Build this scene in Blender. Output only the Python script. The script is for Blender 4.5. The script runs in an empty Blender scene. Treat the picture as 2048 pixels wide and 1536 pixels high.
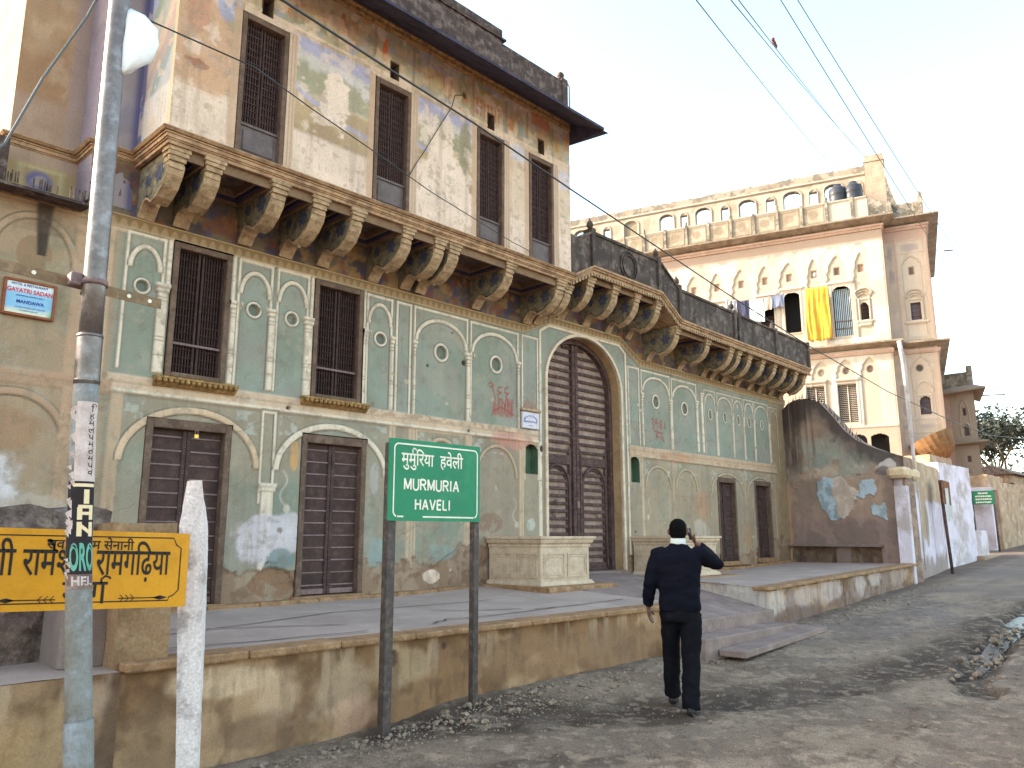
import bpy, math, random
import numpy as np
from mathutils import Vector, Matrix, noise as mnoise

# ------------------------------------------------------------------ camera, sky, sun, exposure
SC = bpy.context.scene
COL = SC.collection
TURN, PITCH, ROLL = 0.766, 0.1888, -0.001
CAM = Vector((0, 0, 1.53))
_fw = Vector((math.cos(TURN), math.sin(TURN), 0)); _rt = Vector((math.sin(TURN), -math.cos(TURN), 0))
_f = _fw * math.cos(PITCH) + Vector((0, 0, math.sin(PITCH)))
_u = Vector((0, 0, math.cos(PITCH))) - _fw * math.sin(PITCH)
_r = _rt * math.cos(ROLL) + _u * math.sin(ROLL)
_u = _u * math.cos(ROLL) - _rt * math.sin(ROLL)
cam = bpy.data.cameras.new('camera')
cam.sensor_width = 36.0
cam.lens = 36.0 * 1590.0 / 2048.0
cam.clip_start, cam.clip_end = 0.05, 2000
cam_o = bpy.data.objects.new('camera', cam)
cam_o.matrix_world = Matrix(((_r.x, _u.x, -_f.x, CAM.x), (_r.y, _u.y, -_f.y, CAM.y), (_r.z, _u.z, -_f.z, CAM.z), (0, 0, 0, 1)))
COL.objects.link(cam_o)
SC.camera = cam_o

SUN_AZ = Vector((-0.60, 0.80, 0)).normalized()
SUN_EL = math.radians(27)
SUN_DIR = SUN_AZ * math.cos(SUN_EL) + Vector((0, 0, math.sin(SUN_EL)))
world = bpy.data.worlds.new('World')
SC.world = world
world.use_nodes = True
wn = world.node_tree
sky = wn.nodes.new('ShaderNodeTexSky')
sky.sky_type = 'NISHITA'
sky.sun_disc = False
sky.sun_elevation = SUN_EL
sky.sun_rotation = math.atan2(SUN_AZ.x, SUN_AZ.y)
sky.air_density = 0.95
sky.dust_density = 1.8
sky.ozone_density = 0.6
bg = wn.nodes['Background']
bg.inputs['Strength'].default_value = 0.15
tint = wn.nodes.new('ShaderNodeMix'); tint.data_type = 'RGBA'; tint.blend_type = 'MULTIPLY'     # camera balanced for open shade
tint.inputs['Factor'].default_value = 1
tint.inputs['B'].default_value = (1.08, 1.06, .87, 1)
wn.links.new(sky.outputs[0], tint.inputs['A'])
wn.links.new(tint.outputs['Result'], bg.inputs['Color'])
sl = bpy.data.lights.new('sun', 'SUN')
sl.energy = 2.0
sl.angle = math.radians(0.5)
sl.color = (1.0, 0.93, 0.82)
so = bpy.data.objects.new('sun', sl)
so.rotation_euler = SUN_DIR.to_track_quat('Z', 'Y').to_euler()
so.location = (0, 0, 30)
COL.objects.link(so)
SC.view_settings.view_transform = 'Standard'
SC.view_settings.look = 'None'
SC.view_settings.gamma = 1.0
SC.view_settings.exposure = 2.5
SC.cycles.max_bounces = 6

# ------------------------------------------------------------------ objects
def thing(name, label, cat, loc=(0, 0, 0), group=None):
    o = bpy.data.objects.new(name, None)
    o.empty_display_size = 0.2
    o.location = loc
    COL.objects.link(o)
    o['label'] = label; o['category'] = cat
    if group: o['group'] = group
    return o
def tag(o, label, cat, group=None):
    o['label'] = label; o['category'] = cat
    if group: o['group'] = group
    return o
def kind(o, k):
    o['kind'] = k
    return o
def org(o):
    v = Vector((0, 0, 0))
    while o is not None:
        v += o.location
        o = o.parent
    return v

class MB:
    def __init__(s): s.v = []; s.f = []; s.sm = []
    def add(s, vs, fs, smooth=False):
        b = len(s.v)
        s.v += [tuple(p) for p in vs]
        s.f += [tuple(i + b for i in q) for q in fs]
        s.sm += [smooth] * len(fs)
        return s
    def box(s, x0, x1, y0, y1, z0, z1):
        return s.add([(x0, y0, z0), (x1, y0, z0), (x1, y1, z0), (x0, y1, z0), (x0, y0, z1), (x1, y0, z1), (x1, y1, z1), (x0, y1, z1)],
                     [(0, 3, 2, 1), (4, 5, 6, 7), (0, 1, 5, 4), (1, 2, 6, 5), (2, 3, 7, 6), (3, 0, 4, 7)])
    def bbox(s, x0, x1, y0, y1, z0, z1, b=0.01):
        # a box with chamfered vertical and top edges
        st = len(s.v)
        R = [(x0 + b, y0), (x1 - b, y0), (x1, y0 + b), (x1, y1 - b), (x1 - b, y1), (x0 + b, y1), (x0, y1 - b), (x0, y0 + b)]
        cx, cy = (x0 + x1) / 2, (y0 + y1) / 2
        sh = lambda p, k: (p[0] + (b if p[0] < cx else -b) * k, p[1] + (b if p[1] < cy else -b) * k)
        vs = [(*sh(p, .7), z0) for p in R] + [(*p, z0 + b) for p in R] + [(*p, z1 - b) for p in R] + [(*sh(p, .7), z1) for p in R]
        fs = [tuple(range(7, -1, -1)), tuple(range(24, 32))]
        for k in range(3):
            for i in range(8):
                j = (i + 1) % 8
                fs.append((k * 8 + i, k * 8 + j, k * 8 + 8 + j, k * 8 + 8 + i))
        return s.add(vs, fs)
    def prism(s, poly, axis, a, b, smooth=False):
        n = len(poly)
        def P(p, t):
            if axis == 0: return (t, p[0], p[1])
            if axis == 1: return (p[0], t, p[1])
            return (p[0], p[1], t)
        vs = [P(p, a) for p in poly] + [P(p, b) for p in poly]
        s.add(vs, [tuple(range(n - 1, -1, -1)), tuple(range(n, 2 * n))])
        return s.add(vs, [(i, (i + 1) % n, n + (i + 1) % n, n + i) for i in range(n)], smooth)
    def tube(s, path, r, n=8, cap=True, smooth=True):
        path = [Vector(p) for p in path]
        rs = r if isinstance(r, (list, tuple)) else [r] * len(path)
        vs = []
        up0 = None
        for i, p in enumerate(path):
            d = (path[min(i + 1, len(path) - 1)] - path[max(i - 1, 0)]).normalized()
            if up0 is None:
                up0 = Vector((0, 0, 1)) if abs(d.z) < .9 else Vector((1, 0, 0))
            a = d.cross(up0)
            if a.length < 1e-5: a = d.cross(Vector((0, 1, 0)))
            a.normalize(); b = a.cross(d).normalized(); up0 = b
            for k in range(n):
                t = 2 * math.pi * k / n
                vs.append(p + (a * math.cos(t) + b * math.sin(t)) * rs[i])
        fs = [(i * n + k, i * n + (k + 1) % n, (i + 1) * n + (k + 1) % n, (i + 1) * n + k) for i in range(len(path) - 1) for k in range(n)]
        st = len(s.v)
        s.add(vs, fs, smooth)
        if cap:
            m = len(vs)
            s.f += [tuple(st + k for k in range(n - 1, -1, -1)), tuple(st + m - n + k for k in range(n))]
            s.sm += [False, False]
        return s
    def lathe(s, prof, c, n=16, smooth=True, sq=False):
        vs = []
        for r, z in prof:
            for k in range(n):
                t = 2 * math.pi * (k + .5 * sq) / n
                vs.append((c[0] + r * math.cos(t), c[1] + r * math.sin(t), c[2] + z))
        m = len(prof)
        fs = [(i * n + k, i * n + (k + 1) % n, (i + 1) * n + (k + 1) % n, (i + 1) * n + k) for i in range(m - 1) for k in range(n)]
        fs += [tuple(range(n - 1, -1, -1)), tuple(range((m - 1) * n, m * n))]
        return s.add(vs, fs, smooth)
    def mould(s, path, prof, smooth=False, close=True):
        # sweep a section (out, z) along a plan path; out is to the right of travel
        pts = [Vector((p[0], p[1])) for p in path]
        n = len(pts); m = len(prof); vs = []
        for i, p in enumerate(pts):
            ds = []
            if i > 0: ds.append((p - pts[i - 1]).normalized())
            if i < n - 1: ds.append((pts[i + 1] - p).normalized())
            ns = [Vector((d.y, -d.x)) for d in ds]
            mt = (ns[0] + ns[-1]).normalized()
            mt /= max(mt.dot(ns[0]), .3)
            for o, z in prof:
                q = p + mt * o
                vs.append((q.x, q.y, z))
        fs = []
        for i in range(n - 1):
            for k in range(m if close else m - 1):
                l = (k + 1) % m
                fs.append((i * m + k, (i + 1) * m + k, (i + 1) * m + l, i * m + l))
        if close: fs += [tuple(range(m)), tuple(range(n * m - 1, (n - 1) * m - 1, -1))]
        return s.add(vs, fs, smooth)
    def loft(s, rings, smooth=True, cap=True):
        n = len(rings[0])
        vs = [p for r in rings for p in r]
        m = len(rings)
        fs = [(i * n + k, i * n + (k + 1) % n, (i + 1) * n + (k + 1) % n, (i + 1) * n + k) for i in range(m - 1) for k in range(n)]
        if cap: fs += [tuple(range(n - 1, -1, -1)), tuple(range((m - 1) * n, m * n))]
        return s.add(vs, fs, smooth)
    def blob(s, c, r, seed=0, sub=2, rough=.35, sx=1, sy=1, sz=1):
        import bmesh
        bm = bmesh.new()
        bmesh.ops.create_icosphere(bm, subdivisions=sub, radius=1)
        vs = []
        for v in bm.verts:
            p = v.co.copy()
            k = 1 + rough * mnoise.noise(p * 1.7 + Vector((seed * 3.1, seed, 0))) + rough * .5 * mnoise.noise(p * 4 + Vector((seed, 0, seed * 2.3)))
            vs.append((c[0] + p.x * r * sx * k, c[1] + p.y * r * sy * k, c[2] + p.z * r * sz * k))
        fs = [tuple(v.index for v in f.verts) for f in bm.faces]
        bm.free()
        return s.add(vs, fs, False)
    def xf(s, fn, start=0):
        for i in range(start, len(s.v)): s.v[i] = tuple(fn(Vector(s.v[i])))
        return s
    def build(s, name, m, parent=None, loc=None):
        me = bpy.data.meshes.new(name)
        o0 = org(parent) if parent else (Vector(loc) if loc else Vector((0, 0, 0)))
        me.from_pydata([(v[0] - o0.x, v[1] - o0.y, v[2] - o0.z) for v in s.v], [], s.f)
        me.polygons.foreach_set('use_smooth', s.sm)
        if m: me.materials.append(m)
        import bmesh
        bm = bmesh.new(); bm.from_mesh(me); bmesh.ops.recalc_face_normals(bm, faces=bm.faces); bm.to_mesh(me); bm.free()
        me.update()
        o = bpy.data.objects.new(name, me)
        COL.objects.link(o)
        if parent: o.parent = parent
        elif loc: o.location = loc
        return o
def baked(o):
    # replace an object's mesh by its evaluated one
    dg = bpy.context.evaluated_depsgraph_get()
    dg.update()
    me = bpy.data.meshes.new_from_object(o.evaluated_get(dg))
    o.modifiers.clear()
    o.data = me
    return o
def copy_tree(o, parent=None):
    c = o.copy(); COL.objects.link(c)
    if parent: c.parent = parent
    for ch in list(o.children): copy_tree(ch, c)
    return c

# ------------------------------------------------------------------ colour and materials
def lin(v):
    v /= 255.0
    return v / 12.92 if v <= .04045 else ((v + .055) / 1.055) ** 2.4
K = 1.2
def C(r, g, b, k=None):
    k = K if k is None else k
    return tuple(min(.85, lin(x) * k * w) for x, w in ((r, 1.05), (g, .93), (b, .93)))
def material(name, base, dark=None, light=None, scale=3.0, amt=.5, streak=0.0, fine=30.0, bump=.3, rough=.9, bscale=40.0, attr=None, metal=0.0, spec=.3, lo=.42, hi=.62, grain=.25, bdist=.01):
    m = bpy.data.materials.new(name)
    m.use_nodes = True
    nt = m.node_tree; N = nt.nodes; L = nt.links
    b = N['Principled BSDF']
    b.inputs['Roughness'].default_value = rough
    b.inputs['Metallic'].default_value = metal
    b.inputs['Specular IOR Level'].default_value = spec
    g = N.new('ShaderNodeNewGeometry')
    def noise(sc, det=6, mapping=None):
        n = N.new('ShaderNodeTexNoise')
        n.inputs['Scale'].default_value = sc
        n.inputs['Detail'].default_value = det
        n.inputs['Roughness'].default_value = .62
        if mapping:
            mp = N.new('ShaderNodeMapping')
            mp.inputs['Scale'].default_value = mapping
            L.new(g.outputs['Position'], mp.inputs['Vector'])
            L.new(mp.outputs[0], n.inputs['Vector'])
        else:
            L.new(g.outputs['Position'], n.inputs['Vector'])
        return n.outputs['Fac']
    def ramp(src, a, z, inv=False):
        r = N.new('ShaderNodeMapRange')
        r.inputs['From Min'].default_value = a; r.inputs['From Max'].default_value = z
        r.inputs['To Min'].default_value = 1 if inv else 0; r.inputs['To Max'].default_value = 0 if inv else 1
        L.new(src, r.inputs['Value'])
        return r.outputs[0]
    def mix(fac, a, bb, mode='MIX'):
        x = N.new('ShaderNodeMix'); x.data_type = 'RGBA'; x.blend_type = mode
        if isinstance(fac, float): x.inputs['Factor'].default_value = fac
        else: L.new(fac, x.inputs['Factor'])
        for sock, val in ((x.inputs['A'], a), (x.inputs['B'], bb)):
            if isinstance(val, tuple): sock.default_value = (*val[:3], 1)
            else: L.new(val, sock)
        return x.outputs['Result']
    def mul(src, k):
        x = N.new('ShaderNodeMath'); x.operation = 'MULTIPLY'
        L.new(src, x.inputs[0]); x.inputs[1].default_value = k
        return x.outputs[0]
    if attr:
        a = N.new('ShaderNodeAttribute'); a.attribute_name = attr
        c = a.outputs['Color']
    else:
        c = base
    if dark: c = mix(mul(ramp(noise(scale), lo, hi), amt), c, dark)
    if light: c = mix(mul(ramp(noise(scale * 1.7, 8), lo + .08, hi + .05), amt), c, light)
    if streak:
        c = mix(mul(ramp(noise(1.0, 5, (9, 9, .7)), .5, .72), streak), c, dark or (.05, .04, .035))
    if grain:
        gr = ramp(noise(fine, 4), .25, .75)
        v = N.new('ShaderNodeMix'); v.data_type = 'RGBA'; v.blend_type = 'MULTIPLY'
        v.inputs['Factor'].default_value = 1
        w = N.new('ShaderNodeMapRange'); w.inputs['To Min'].default_value = 1 - grain; w.inputs['To Max'].default_value = 1 + grain * .8
        L.new(gr, w.inputs['Value'])
        if isinstance(c, tuple): v.inputs['A'].default_value = (*c, 1)
        else: L.new(c, v.inputs['A'])
        cc = N.new('ShaderNodeCombineColor')
        for i in range(3): L.new(w.outputs[0], cc.inputs[i])
        L.new(cc.outputs[0], v.inputs['B'])
        c = v.outputs['Result']
    if isinstance(c, tuple): b.inputs['Base Color'].default_value = (*c, 1)
    else: L.new(c, b.inputs['Base Color'])
    if bump:
        bp = N.new('ShaderNodeBump'); bp.inputs['Strength'].default_value = bump; bp.inputs['Distance'].default_value = bdist
        L.new(noise(bscale, 8), bp.inputs['Height'])
        L.new(bp.outputs[0], b.inputs['Normal'])
    return m

# ------------------------------------------------------------------ painted plaster: a grid with pigment and relief
_RT = np.random.RandomState(7).rand(256, 256)
def vnoise(x, y, seed=0):
    x = x + seed * 17.31; y = y + seed * 9.73
    xi = np.floor(x).astype(int); yi = np.floor(y).astype(int)
    fx = x - xi; fy = y - yi
    fx = fx * fx * (3 - 2 * fx); fy = fy * fy * (3 - 2 * fy)
    g = lambda a, b: _RT[a & 255, b & 255]
    return (g(xi, yi) * (1 - fx) + g(xi + 1, yi) * fx) * (1 - fy) + (g(xi, yi + 1) * (1 - fx) + g(xi + 1, yi + 1) * fx) * fy
def fbm(x, y, seed=0, o=5):
    t = 0; a = .5; s = 0
    for i in range(o):
        t = t + a * vnoise(x, y, seed + i); s += a
        x = x * 2.03; y = y * 2.03; a *= .55
    return t / s
def sst(a, b, x):
    t = np.clip((x - a) / (b - a), 0, 1)
    return t * t * (3 - 2 * t)

class Cv:
    def __init__(s, x0, x1, z0, z1, res, base):
        s.nx = int(round((x1 - x0) / res)) + 1; s.nz = int(round((z1 - z0) / res)) + 1
        s.xs = np.linspace(x0, x1, s.nx); s.zs = np.linspace(z0, z1, s.nz)
        s.X, s.Z = np.meshgrid(s.xs, s.zs)
        s.c = np.empty((s.nz, s.nx, 3)); s.c[:] = base
        s.h = np.zeros((s.nz, s.nx)); s.hole = np.zeros((s.nz, s.nx), bool); s.res = res
    def win(s, x0, x1, z0, z1, pad=.06):
        i0 = np.searchsorted(s.xs, x0 - pad); i1 = np.searchsorted(s.xs, x1 + pad)
        j0 = np.searchsorted(s.zs, z0 - pad); j1 = np.searchsorted(s.zs, z1 + pad)
        sl = (slice(j0, j1), slice(i0, i1))
        return s.X[sl], s.Z[sl], sl
    def put(s, sl, m, c, h=None, rel=False):
        m = np.clip(m, 0, 1)
        if c is not None: s.c[sl] = s.c[sl] * (1 - m[..., None]) + np.array(c) * m[..., None]
        if h is not None: s.h[sl] = (s.h[sl] + h * m) if rel else (s.h[sl] * (1 - m) + h * m)
    def e(s, d):   # soft edge from signed distance (positive inside)
        return np.clip(d / s.res + .5, 0, 1)
    def rect(s, x0, x1, z0, z1, c, a=1, h=None):
        X, Z, sl = s.win(x0, x1, z0, z1)
        s.put(sl, a * s.e(np.minimum(np.minimum(X - x0, x1 - X), np.minimum(Z - z0, z1 - Z))), c, h)
    def ell(s, cx, cz, a, b, X, Z):
        q = np.sqrt(((X - cx) / a) ** 2 + ((Z - cz) / b) ** 2) + 1e-6
        g = np.sqrt(((X - cx) / a ** 2) ** 2 + ((Z - cz) / b ** 2) ** 2) + 1e-6
        return (1 - q) * q / g
    def disc(s, cx, cz, a, b, c, h=None, al=1):
        X, Z, sl = s.win(cx - a, cx + a, cz - b, cz + b)
        s.put(sl, al * s.e(s.ell(cx, cz, a, b, X, Z)), c, h)
    def archd(s, x0, x1, zs, zt, zb, X, Z):
        xc = (x0 + x1) / 2; a = (x1 - x0) / 2; b = zt - zs
        d = np.where(Z > zs, s.ell(xc, zs, a, b, X, Z), np.minimum(a - abs(X - xc), 9))
        return np.minimum(d, Z - zb)
    def archfill(s, x0, x1, zs, zt, zb, c, h=None, al=1):
        X, Z, sl = s.win(x0, x1, zb, zt)
        s.put(sl, al * s.e(s.archd(x0, x1, zs, zt, zb, X, Z)), c, h)
    def archband(s, x0, x1, zs, zt, w, c, h=None, zb=None, dark=None, al=1):
        zb = zs if zb is None else zb
        X, Z, sl = s.win(x0, x1, zb, zt)
        do = s.archd(x0, x1, zs, zt, -9, X, Z)
        cut = s.e(Z - zb)
        if dark: s.put(sl, al * s.e(.012 + w - do) * s.e(do + .012) * cut, dark)
        s.put(sl, al * s.e(w - do) * s.e(do) * cut, c, h)
    def archhole(s, x0, x1, zs, zt, zb):
        X, Z, sl = s.win(x0, x1, zb, zt)
        s.hole[sl] |= s.archd(x0, x1, zs, zt, zb, X, Z) > 0
    def recthole(s, x0, x1, z0, z1):
        X, Z, sl = s.win(x0, x1, z0, z1)
        s.hole[sl] |= (X > x0) & (X < x1) & (Z > z0) & (Z < z1)
    def frame(s, x0, x1, z0, z1, w, c, h=None, dark=None, bottom=False, al=1):
        d = .011
        parts = [(x0, x0 + w, z0, z1), (x1 - w, x1, z0, z1), (x0, x1, z1 - w, z1)]
        if bottom: parts.append((x0, x1, z0, z0 + w))
        if dark:
            for p in parts: s.rect(p[0] - d, p[1] + d, p[2] - (d if bottom else 0), p[3] + d, dark, al)
        for p in parts: s.rect(*p, c, al, h)
    def ringo(s, cx, cz, a, b, w, c, dark=None, h=None, inside=None):
        if dark: s.disc(cx, cz, a + .012, b + .012, dark)
        s.disc(cx, cz, a, b, c, h)
        if inside is not None:
            if dark: s.disc(cx, cz, a - w, b - w, dark)
            s.disc(cx, cz, a - w - .008, b - w - .008, inside, -.03)
    def stroke(s, pts, w, c, al=1, h=None, rag=0, seed=0):
        P = np.array(pts, float)
        X, Z, sl = s.win(P[:, 0].min() - w, P[:, 0].max() + w, P[:, 1].min() - w, P[:, 1].max() + w)
        d = np.full(X.shape, 9.0)
        for (ax, az), (bx, bz) in zip(P[:-1], P[1:]):
            l = (bx - ax) ** 2 + (bz - az) ** 2 + 1e-9
            t = np.clip(((X - ax) * (bx - ax) + (Z - az) * (bz - az)) / l, 0, 1)
            d = np.minimum(d, np.hypot(X - ax - t * (bx - ax), Z - az - t * (bz - az)))
        m = s.e(w / 2 - d)
        if rag: m = m * sst(rag - .12, rag + .12, fbm(X * 25, Z * 25, seed))
        s.put(sl, al * m, c, h)
    def blob(s, cx, cz, a, b, c, al=1, seed=0, f=3, rag=.9, soft=.12, h=None, rel=True):
        X, Z, sl = s.win(cx - a * 1.5, cx + a * 1.5, cz - b * 1.5, cz + b * 1.5)
        q = np.sqrt(((X - cx) / a) ** 2 + ((Z - cz) / b) ** 2)
        d = 1 - q + rag * (fbm(X * f, Z * f, seed + 40) - .5)
        s.put(sl, al * sst(-soft, soft, d), c, h, rel)
    def build(s, name, m, pos, parent=None, loc=None, back=None, smooth=True):
        # pos(X, Z, out) -> world arrays, out = distance towards the street
        o0 = org(parent) if parent else (Vector(loc) if loc else Vector((0, 0, 0)))
        px, py, pz = pos(s.X, s.Z, s.h)
        V = np.stack([px - o0.x, py - o0.y, pz - o0.z], -1).reshape(-1, 3)
        idx = np.arange(s.nx * s.nz).reshape(s.nz, s.nx)
        hol = s.hole[:-1, :-1] | s.hole[1:, :-1] | s.hole[:-1, 1:] | s.hole[1:, 1:]
        q = np.stack([idx[:-1, :-1], idx[:-1, 1:], idx[1:, 1:], idx[1:, :-1]], -1)
        F = q[~hol]
        cols = s.c.reshape(-1, 3)
        if back is not None:
            n = len(V)
            bx, by, bz = pos(s.X, s.Z, np.full(s.X.shape, -back))
            V = np.concatenate([V, np.stack([bx - o0.x, by - o0.y, bz - o0.z], -1).reshape(-1, 3)])
            cols = np.concatenate([cols, cols])
            E = {}
            for f in F:
                for k in range(4): E[(f[k], f[(k + 1) % 4])] = 1
            side = [(b, a, a + n, b + n) for (a, b) in E if (b, a) not in E]
            F = np.concatenate([F, F[:, ::-1] + n, np.array(side)])
        me = bpy.data.meshes.new(name)
        me.vertices.add(len(V)); me.vertices.foreach_set('co', V.ravel())
        me.loops.add(len(F) * 4); me.loops.foreach_set('vertex_index', F.ravel().astype(np.int32))
        me.polygons.add(len(F))
        me.polygons.foreach_set('loop_start', np.arange(0, len(F) * 4, 4, dtype=np.int32))
        me.polygons.foreach_set('loop_total', np.full(len(F), 4, dtype=np.int32))
        me.polygons.foreach_set('use_smooth', np.full(len(F), smooth))
        at = me.color_attributes.new('pigment', 'FLOAT_COLOR', 'POINT')
        at.data.foreach_set('color', np.concatenate([np.clip(cols, 0, 1), np.ones((len(cols), 1))], 1).ravel().astype(np.float32))
        me.update(calc_edges=True)
        me.validate()
        me.materials.append(m)
        o = bpy.data.objects.new(name, me)
        COL.objects.link(o)
        if parent: o.parent = parent
        elif loc: o.location = loc
        return o

# ------------------------------------------------------------------ writing
def writing(txt, size, sx=1.0, bold=0.0, align='CENTER', gap=1.0):
    cu = bpy.data.curves.new('writing', 'FONT')
    cu.body = txt; cu.size = size; cu.align_x = align; cu.align_y = 'CENTER'; cu.offset = bold; cu.space_character = gap
    cu.resolution_u = 3
    o = bpy.data.objects.new('writing', cu); COL.objects.link(o)
    dg = bpy.context.evaluated_depsgraph_get(); dg.update()
    me = bpy.data.meshes.new_from_object(o.evaluated_get(dg))
    vs = [(v.co.x * sx, v.co.y, 0) for v in me.vertices]
    fs = [tuple(p.vertices) for p in me.polygons]
    bpy.data.objects.remove(o); bpy.data.meshes.remove(me)
    return vs, fs
def ribbon(pts, w):
    # flat pen stroke in the xy plane
    vs = []; fs = []
    P = [Vector((p[0], p[1])) for p in pts]
    for i, p in enumerate(P):
        d = (P[min(i + 1, len(P) - 1)] - P[max(i - 1, 0)]).normalized()
        n = Vector((-d.y, d.x)) * w / 2
        vs += [(p.x + n.x, p.y + n.y, 0), (p.x - n.x, p.y - n.y, 0)]
    fs = [(2 * i, 2 * i + 1, 2 * i + 3, 2 * i + 2) for i in range(len(P) - 1)]
    return vs, fs
def put_writing(mb, vf, org_, ex, ez, dx=0, dz=0):
    ex = Vector(ex); ez = Vector(ez); o = Vector(org_)
    mb.add([o + ex * (v[0] + dx) + ez * (v[1] + dz) for v in vf[0]], vf[1])
# ------------------------------------------------------------------ ground
def gh(x, y):
    x = np.asarray(x, float); y = np.asarray(y, float)
    r = .055 * np.maximum(0, x - 8.0) - .045 * np.maximum(0, x - 31)
    bank = .085 * sst(4.75, 5.45, y) * sst(4.4, 5.4, x) * (1 - sst(8.3, 8.9, x)) - .05 * sst(4.6, 5.4, y) * (1 - sst(3.6, 4.6, x))
    far = sst(7.5, 12, y) * 0
    return r + bank + far
M_ground = material('dirt', None, attr='pigment', dark=C(96, 84, 72,  1.16), light=C(176, 162, 142, .7), scale=1.3, amt=.4, fine=75, grain=.6, bump=.9, bscale=45, rough=.95, spec=.15, bdist=.02)
def grow(a, d, n, k=1.35):
    out = [a]
    for i in range(n):
        out.append(out[-1] + d); d *= k
    return out
gx = np.array(grow(-1.0, -.3, 20)[::-1][:-1] + list(np.arange(-1.0, 15, .03)) + grow(15.0, .05, 34, 1.24))
gy = np.array(grow(.6, -.1, 26)[::-1][:-1] + list(np.arange(.6, 6.1, .03)) + grow(6.1, .2, 24))
g = Cv(0, 1, 0, 1, .5, C(132, 119, 104,  1.16))
g.nx, g.nz, g.xs, g.zs = len(gx), len(gy), gx, gy
g.X, g.Z = np.meshgrid(gx, gy); g.res = .03
g.c = np.empty((*g.X.shape, 3)); g.h = np.zeros(g.X.shape); g.hole = np.zeros(g.X.shape, bool)
g.c[:] = C(136, 122, 106, .85)
allsl = (slice(None), slice(None))
g.put(allsl, sst(8, 13, g.X) * .85, C(126, 116, 108,  1.16))
g.put(allsl, .8 * sst(.46, .6, fbm(g.X * 1.1, g.Z * 1.1, 3)), C(150, 136, 116,  1.16))
g.put(allsl, .8 * (1 - sst(3.0, 4.6, g.X + .5 * fbm(g.X * 2, g.Z * 2, 9))) * sst(2.2, 3.4, g.Z), C(118, 104, 88,  1.16))
g.put(allsl, .55 * sst(4.4, 5.3, g.Z + .4 * fbm(g.X * 3, g.Z * 3, 5)) * (1 - sst(9, 10, g.X)), C(120, 105, 88,  1.16))
# damp strip left by the drain
P = np.array([(4.3, 5.35), (5.2, 5.0), (6.4, 4.35), (7.5, 3.85), (8.6, 3.5), (10, 3.2), (12, 3.05), (16, 3.1)])
dd = np.full(g.X.shape, 99.0)
for (ax, ay), (bx, by) in zip(P[:-1], P[1:]):
    t = np.clip(((g.X - ax) * (bx - ax) + (g.Z - ay) * (by - ay)) / ((bx - ax) ** 2 + (by - ay) ** 2), 0, 1)
    dd = np.minimum(dd, np.hypot(g.X - ax - t * (bx - ax), g.Z - ay - t * (by - ay)))
n1 = fbm(g.X * 1.6, g.Z * 1.6, 11)
g.put(allsl, .85 * (1 - sst(.3, .62, dd + .55 * (n1 - .5))), C(100, 86, 72, .62), -.02)
g.put(allsl, .8 * (1 - sst(.05, .4, dd + .5 * (fbm(g.X * 3, g.Z * 3, 13) - .5))), C(84, 72, 66, .62), -.035)
for px, py, a, b in ((5.35, 4.75, .5, .3), (6.2, 4.1, .5, .22), (10.4, 2.75, .9, .25), (4.15, 3.9, .4, .22), (4.75, 3.62, .3, .12)):
    g.blob(px, py, a, b, C(88, 76, 66, .62), .8, int(px * 7), 2.5)
CH = np.array([(8.9, 2.36), (9.5, 2.6), (10.1, 2.66), (10.8, 2.75), (11.5, 2.82), (12.4, 2.9), (13.6, 3.0), (15.5, 3.1)])
dc = np.full(g.X.shape, 99.0)
for (ax, ay), (bx_, by) in zip(CH[:-1], CH[1:]):
    t = np.clip(((g.X - ax) * (bx_ - ax) + (g.Z - ay) * (by - ay)) / ((bx_ - ax) ** 2 + (by - ay) ** 2), 0, 1)
    dc = np.minimum(dc, np.hypot(g.X - ax - t * (bx_ - ax), g.Z - ay - t * (by - ay)))
dc = dc + .3 * (fbm(g.X * 4, g.Z * 4, 61, 6) - .5)
g.put(allsl, .9 * (1 - sst(.12, .26, dc)), C(58, 52, 48, .62), -.075)
for k, off in enumerate((1.9, 3.35)):
    rut = np.abs(g.Z - off - .12 * np.sin(g.X * .7 + k) - .035 * g.X + .35 * (fbm(g.X * 1.2, g.Z * 1.2, 71 + k) - .5))
    g.put(allsl, .35 * (1 - sst(.08, .3, rut)), C(120, 107, 94,  1.16), -.016, True)
g.put(allsl, .6 * sst(5.15, 5.5, g.Z + .5 * (fbm(g.X * 4, g.Z * 4, 75) - .5)) * (g.X > 10), C(110, 96, 82, .8), .02, True)
# faint reddish seam where the road was dug up
g.stroke([(5.8, 2.08), (6.35, 2.28), (6.75, 2.38), (7.25, 2.44), (7.95, 2.62)], .07, C(112, 84, 62, .62), .8, .02, .62, 4)
g.stroke([(9.2, 2.0), (9.6, 2.2), (10.3, 2.25)], .08, C(120, 88, 66, .62), .7, .01, .62, 4)
g.put(allsl, (g.X < 16) * .5 * sst(.58, .66, fbm(g.X * 14, g.Z * 14, 23)), C(106, 92, 78, .7), .004, True); g.put(allsl, (g.X < 16) * .45 * sst(.6, .66, fbm(g.X * 11, g.Z * 11, 24)), C(168, 152, 130,  1.16), .006, True)
g.h += .05 * (fbm(g.X * .8, g.Z * .8, 21) - .5) + .03 * (fbm(g.X * 5, g.Z * 5, 22, 4) - .5) * (g.X < 16)
ground = g.build('ground', M_ground, lambda X, Y, h: (X, Y, h + gh(X, Y) - .4 * sst(6.0, 7.0, Y) * (X > 1) * (X < 18)))
kind(ground, 'structure')
M_water = material('drain_water', (.015, .018, .018), grain=0, bump=.35, bscale=14, rough=.08, spec=.5, light=(.07, .065, .05), scale=5, amt=.8, lo=.48, hi=.6)
w = MB()
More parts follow.
